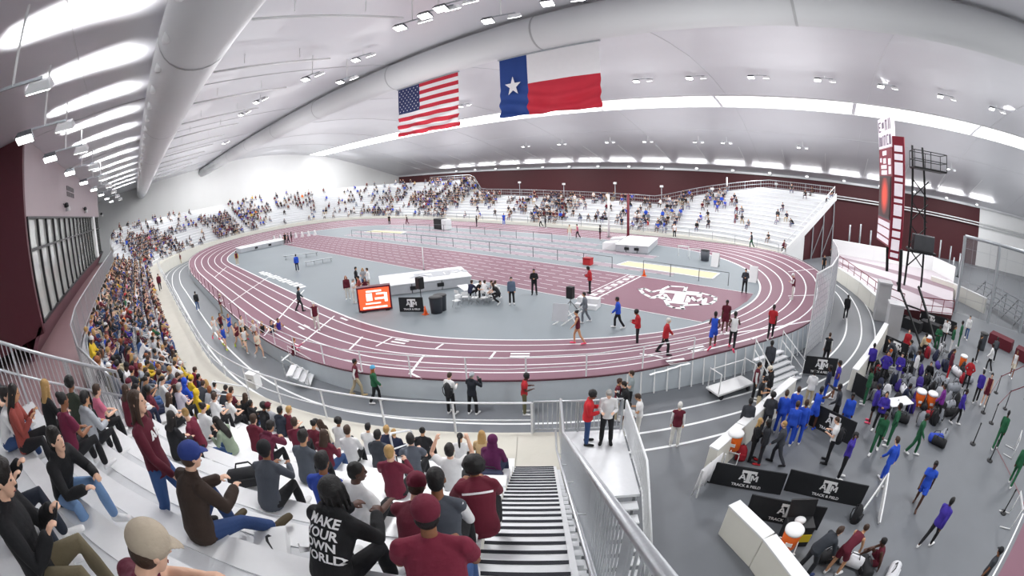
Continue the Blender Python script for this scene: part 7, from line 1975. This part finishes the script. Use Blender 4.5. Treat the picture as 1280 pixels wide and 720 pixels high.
mb = MB(); mb.box((0, 0, .3), (.55, .4, .6)); mb.build('box_body', M_WHITE, r, bevel=.01)
mb = MB(); mb.box((0, 0, .61), (.58, .43, .03)); mb.build('lid', M_WHITE, r)
mb = MB(); mb.box((0, -.205, .38), (.2, .01, .06)); mb.build('mark', paint('#9a9aa0'), r)

# ------------------------------------------------------------------ everyone else
rc = random.Random(11)
TOPC = [('maroon', 22), ('black', 15), ('white', 17), ('lgrey', 7), ('grey', 6), ('navy', 8), ('charcoal', 8), ('royal', 4), ('purple', 2), ('red', 2), ('tan', 2), ('denim', 3), ('plum', 2), ('teal', 1), ('yellow', 1), ('green', 1), ('pink', 1), ('orange', .4), ('olive', 1)]
BOTC = ['black', 'charcoal', 'navy', 'jeans', 'denim', 'khaki', 'black', 'jeans']
HCW = ['dark', 'brown', 'black', 'blond', 'brown', 'dark', 'grey', 'ginger', 'brown']
FARC = ['black', 'charcoal', 'charcoal', 'grey', 'navy', 'white', 'lgrey', 'maroon', 'black', 'grey', 'royal', 'navy']
def pick_for(sec):
    return rc.choice(FARC) if sec == 'far' or (sec == 'end' and rc.random() < .6) else pick()
def pick(): return rc.choices([c for c, _ in TOPC], [w for _, w in TOPC])[0]
def section(s): return 'near' if s < S_F else ('left' if s < S_X(-18) else ('end' if s < S_LEFT else 'far'))
slots = []
AIS = [S_F-.3, S_X(10), S_X(-4), S_X(-18)]+list(np.arange(S_X(-18)+9, PS[-1]-4, 8.5))
for k in range(NR):
    s = 1.6 if k else 1.4
    while s < PS[-1]-.5:
        sec = section(s); step = .56 if sec in ('near', 'left') else .6
        s += step*(1+.0*k)
        if k >= n_rows_f(s)-.01: continue
        if any(abs(s-a) < .55 for a in AIS): continue
        f = dict(near=.86, left=.9, end=.5, far=.36)[sec]
        u = mnoise.noise(V((s*.09, k*.23, 1.7)))
        if sec in ('end', 'far'): f = max(.05, min(.95, f+u*1.0))
        if sec == 'far' and s > PS[-1]-11: f *= .3
        if sec == 'end' and k >= 9: f *= .6
        if rc.random() > f: continue
        ss = s+rc.uniform(-.08, .08)
        if not free(ss, k, .42): continue
        p, rz = seat(ss, k, .17)
        if sec == 'near' and any((p-q).length < .52 for q in NEARP): continue
        v = V(p)+V((0, 0, .5))-CAM_POS
        if v.dot(AX_F) < .3 and v.length > 3: 
            if v.dot(AX_F) < -.2: continue
        if v.length < 2.3: continue
        # inside the frame?
        x, y, z = v.dot(AX_R), v.dot(AX_U), v.dot(AX_F); rr = math.hypot(x, y); th = math.atan2(rr, z); r2 = 2*FPX*math.sin(th/2)
        u_, w_ = 640+r2*x/rr, 360-r2*y/rr
        if not (-25 < u_ < 1300 and -40 < w_ < 745): continue
        if sec == 'near' and (w_ > 505 or u_ > 560): continue
        slots.append((v.length, ss, k, p, rz, sec))
slots.sort(key=lambda t: t[0])
PROTO = []
for pose, hair, top, cap in (('sit', 'short', 'tee', None), ('sit_lean', 'long', 'long', None), ('sit_up', 'short', 'hoodie', None), ('sit_phone', 'ponytail', 'tee', None), ('sit_turn', 'short', 'jacket', None), ('sit_turnl', 'long', 'tee', None), ('sit_clap', 'bun', 'long', None), ('sit', 'short', 'tee', 'cap'), ('sit_hunch', 'short', 'hoodie', None), ('sit_back', 'afro', 'long', None), ('sit', 'long', 'hoodie', 'beanie'), ('sit_up', 'crop', 'jacket', 'cap')):
    PROTO.append((pose, hair, top, cap))
HEROES = sum(1 for o in bpy.data.objects if o.parent is None and o.get('category') == 'person')
NIND = max(120, 318-HEROES)
count = {}
SECN = dict(near='near block', left='left block', end='end stand', far='far stand')
HN = dict(dark='dark', brown='brown', black='black', blond='blond', grey='grey', ginger='ginger', white='white')
CN = dict(lgrey='pale grey', denim='blue', plum='plum', tan='tan')
ind = slots[:NIND]
order = {}
for d, ss, k, p, rz, sec in sorted(ind, key=lambda t: t[1]): 
    order.setdefault((sec, k), []).append(ss)
for d, ss, k, p, rz, sec in ind:
    pr = rc.choice(PROTO); tc = pick(); hc = rc.choice(HCW); sk = rc.choices(['light', 'tan', 'brown', 'dark'], [6, 3, 2, 1])[0]
    n = order[(sec, k)].index(ss)+1
    side = {'near': 'stair', 'left': 'side fence', 'end': 'left', 'far': 'left'}[sec]
    lab = 'seated spectator in %s, %s from the %s, %s row of the %s' % (CN.get(tc, tc), ordn(n), side, ordn(k+1), SECN[sec])
    crowd_person(lab, p, rz+rc.uniform(-.5, .5), pr[0], sk, pr[1], hc, pr[2], C_(tc), C_(rc.choice(BOTC)), cap=pr[3], cc=C_(rc.choice(['maroon', 'black', 'white', 'maroon'])), scale=rc.uniform(.92, 1.05), group='spectators in the %s' % SECN[sec], vox=.028 if d < 14 else .036)
# the farther crowd, too many to part: one object
PAL = ['skin_l', 'skin_b', 'hair_d', 'hair_b']
pm = [skin_m('light'), skin_m('brown'), hair_m('dark'), hair_m('blond')]
TL = [c for c, _ in TOPC]
pm += [cloth(C_(c)) for c in TL]; BL = sorted(set(BOTC)); pm += [cloth(C_(c)) for c in BL]
protos = []
for pr in PROTO[:9]:
    me = crowd_mesh(pr[0], pr[1], pr[2], cap=None, vox=.062)
    me.calc_loop_triangles()
    vs_ = np.empty(len(me.vertices)*3, np.float32); me.vertices.foreach_get('co', vs_)
    tri = np.empty(len(me.loop_triangles)*3, np.int32); me.loop_triangles.foreach_get('vertices', tri)
    mi = np.array([me.polygons[t.polygon_index].material_index for t in me.loop_triangles], np.int32)
    protos.append((vs_.reshape(-1, 3), tri.reshape(-1, 3), mi))
VV, TT, MM = [], [], []; nv_ = 0
for d, ss, k, p, rz, sec in slots[NIND:]:
    v, t, m = rc.choice(protos); a = rz-PI/2+rc.uniform(-.6, .6); sc_ = rc.uniform(.92, 1.06)
    c, s_ = math.cos(a)*sc_, math.sin(a)*sc_
    w = np.stack([v[:, 0]*c-v[:, 1]*s_+p.x, v[:, 0]*s_+v[:, 1]*c+p.y, v[:, 2]*sc_+p.z], -1)
    sk = 0 if rc.random() < .7 else 1; hr = 3 if rc.random() < .15 else 2
    tp = 4+TL.index(pick_for(sec)); bt = 4+len(TL)+BL.index(rc.choice(BOTC))
    mp = np.array([sk, tp, bt, hr, bt, tp], np.int32)
    VV.append(w); TT.append(t+nv_); MM.append(mp[m]); nv_ += len(v)
if VV:
    VV, TT, MM = np.concatenate(VV), np.concatenate(TT), np.concatenate(MM)
    me = bpy.data.meshes.new('crowd')
    me.vertices.add(len(VV)); me.vertices.foreach_set('co', VV.astype(np.float32).ravel())
    me.loops.add(len(TT)*3); me.loops.foreach_set('vertex_index', TT.astype(np.int32).ravel())
    me.polygons.add(len(TT)); me.polygons.foreach_set('loop_start', np.arange(0, len(TT)*3, 3, dtype=np.int32)); me.polygons.foreach_set('loop_total', np.full(len(TT), 3, np.int32))
    for x in pm: me.materials.append(x)
    me.polygons.foreach_set('material_index', MM); me.polygons.foreach_set('use_smooth', np.ones(len(TT), bool))
    me.update(); me.validate()
    cr = new_obj('distant_crowd', me); tag(cr, 'seated crowd filling the left, end and far stands beyond the nearer rows', 'crowd', None, 'stuff')
print('HEROES', HEROES, 'IND', NIND, 'REST', len(slots)-NIND)
bpy.data.scenes.remove(TMP)
w = bpy.data.worlds.new('world'); SC.world = w; w.use_nodes = True
w.node_tree.nodes['Background'].inputs[0].default_value = (1, 1, 1, 1)
w.node_tree.nodes['Background'].inputs[1].default_value = .5
SC.view_settings.view_transform = 'Standard'; SC.view_settings.look = 'None'; SC.view_settings.gamma = 1; SC.view_settings.use_curve_mapping = False
SC.view_settings.exposure = 0.
def area(name, loc, size, power, rot=(0, 0, 0), col=(1, 1, 1), sy=None, spread=PI):
    l = bpy.data.lights.new(name, 'AREA'); l.energy = power; l.size = size; l.color = col; l.spread = spread
    if sy: l.shape = 'RECTANGLE'; l.size_y = sy
    o = bpy.data.objects.new(name, l); COL.objects.link(o); o.location = loc; o.rotation_euler = rot
    return o
# the floodlights: broad downlight from the roof, plus unseen upward fills added to brighten it
for x in range(-50, 71, 20):
    for y in (-24, -2, 18, 34):
        near = y == -24 and 0 < x < 60
        area("flood_lamp", (x, y, roof_z(y)-1.2), 3., 1180 if near else 1500)
    for y in (-18, 2, 24):
        area("roof_fill_light", (x+10, y, roof_z(y)-9.), 9, 620, (PI, 0, 0))
# uplights above the press box: long streaks across the roof panels
for x in (34.5, 29., 24., 19., 14., 9., 3., -3., -9., -15., -22., -29., -36., -44.):
    area("press_box_uplight", (x, -33.4, roof_z(-33.4)-.75), .5, 330, (PI, 0, 0), sy=4.6, spread=R(120))
# eave uplights
for x in np.arange(-40, 74, 6.6):
    area("eave_lamp", (x, 41.2, 9.2), 5.2, 95, (PI, 0, 0), sy=.3, spread=R(150))
for x, y in ((30, 8.), (48, 8.), (62, 8), (17, 8), (8, -12), (-6, -12), (24, -12)):
    area("hot_spot", (x, y, roof_z(y)-.6), .35, 55, (PI, 0, 0), spread=R(110))
# the far left end wall is washed with light
for y in (-14, 4, 22):
    area("end_wall_wash", (XL+14, y, roof_z(y)-3.0), 3., 600, (0, R(75), 0), spread=R(140))
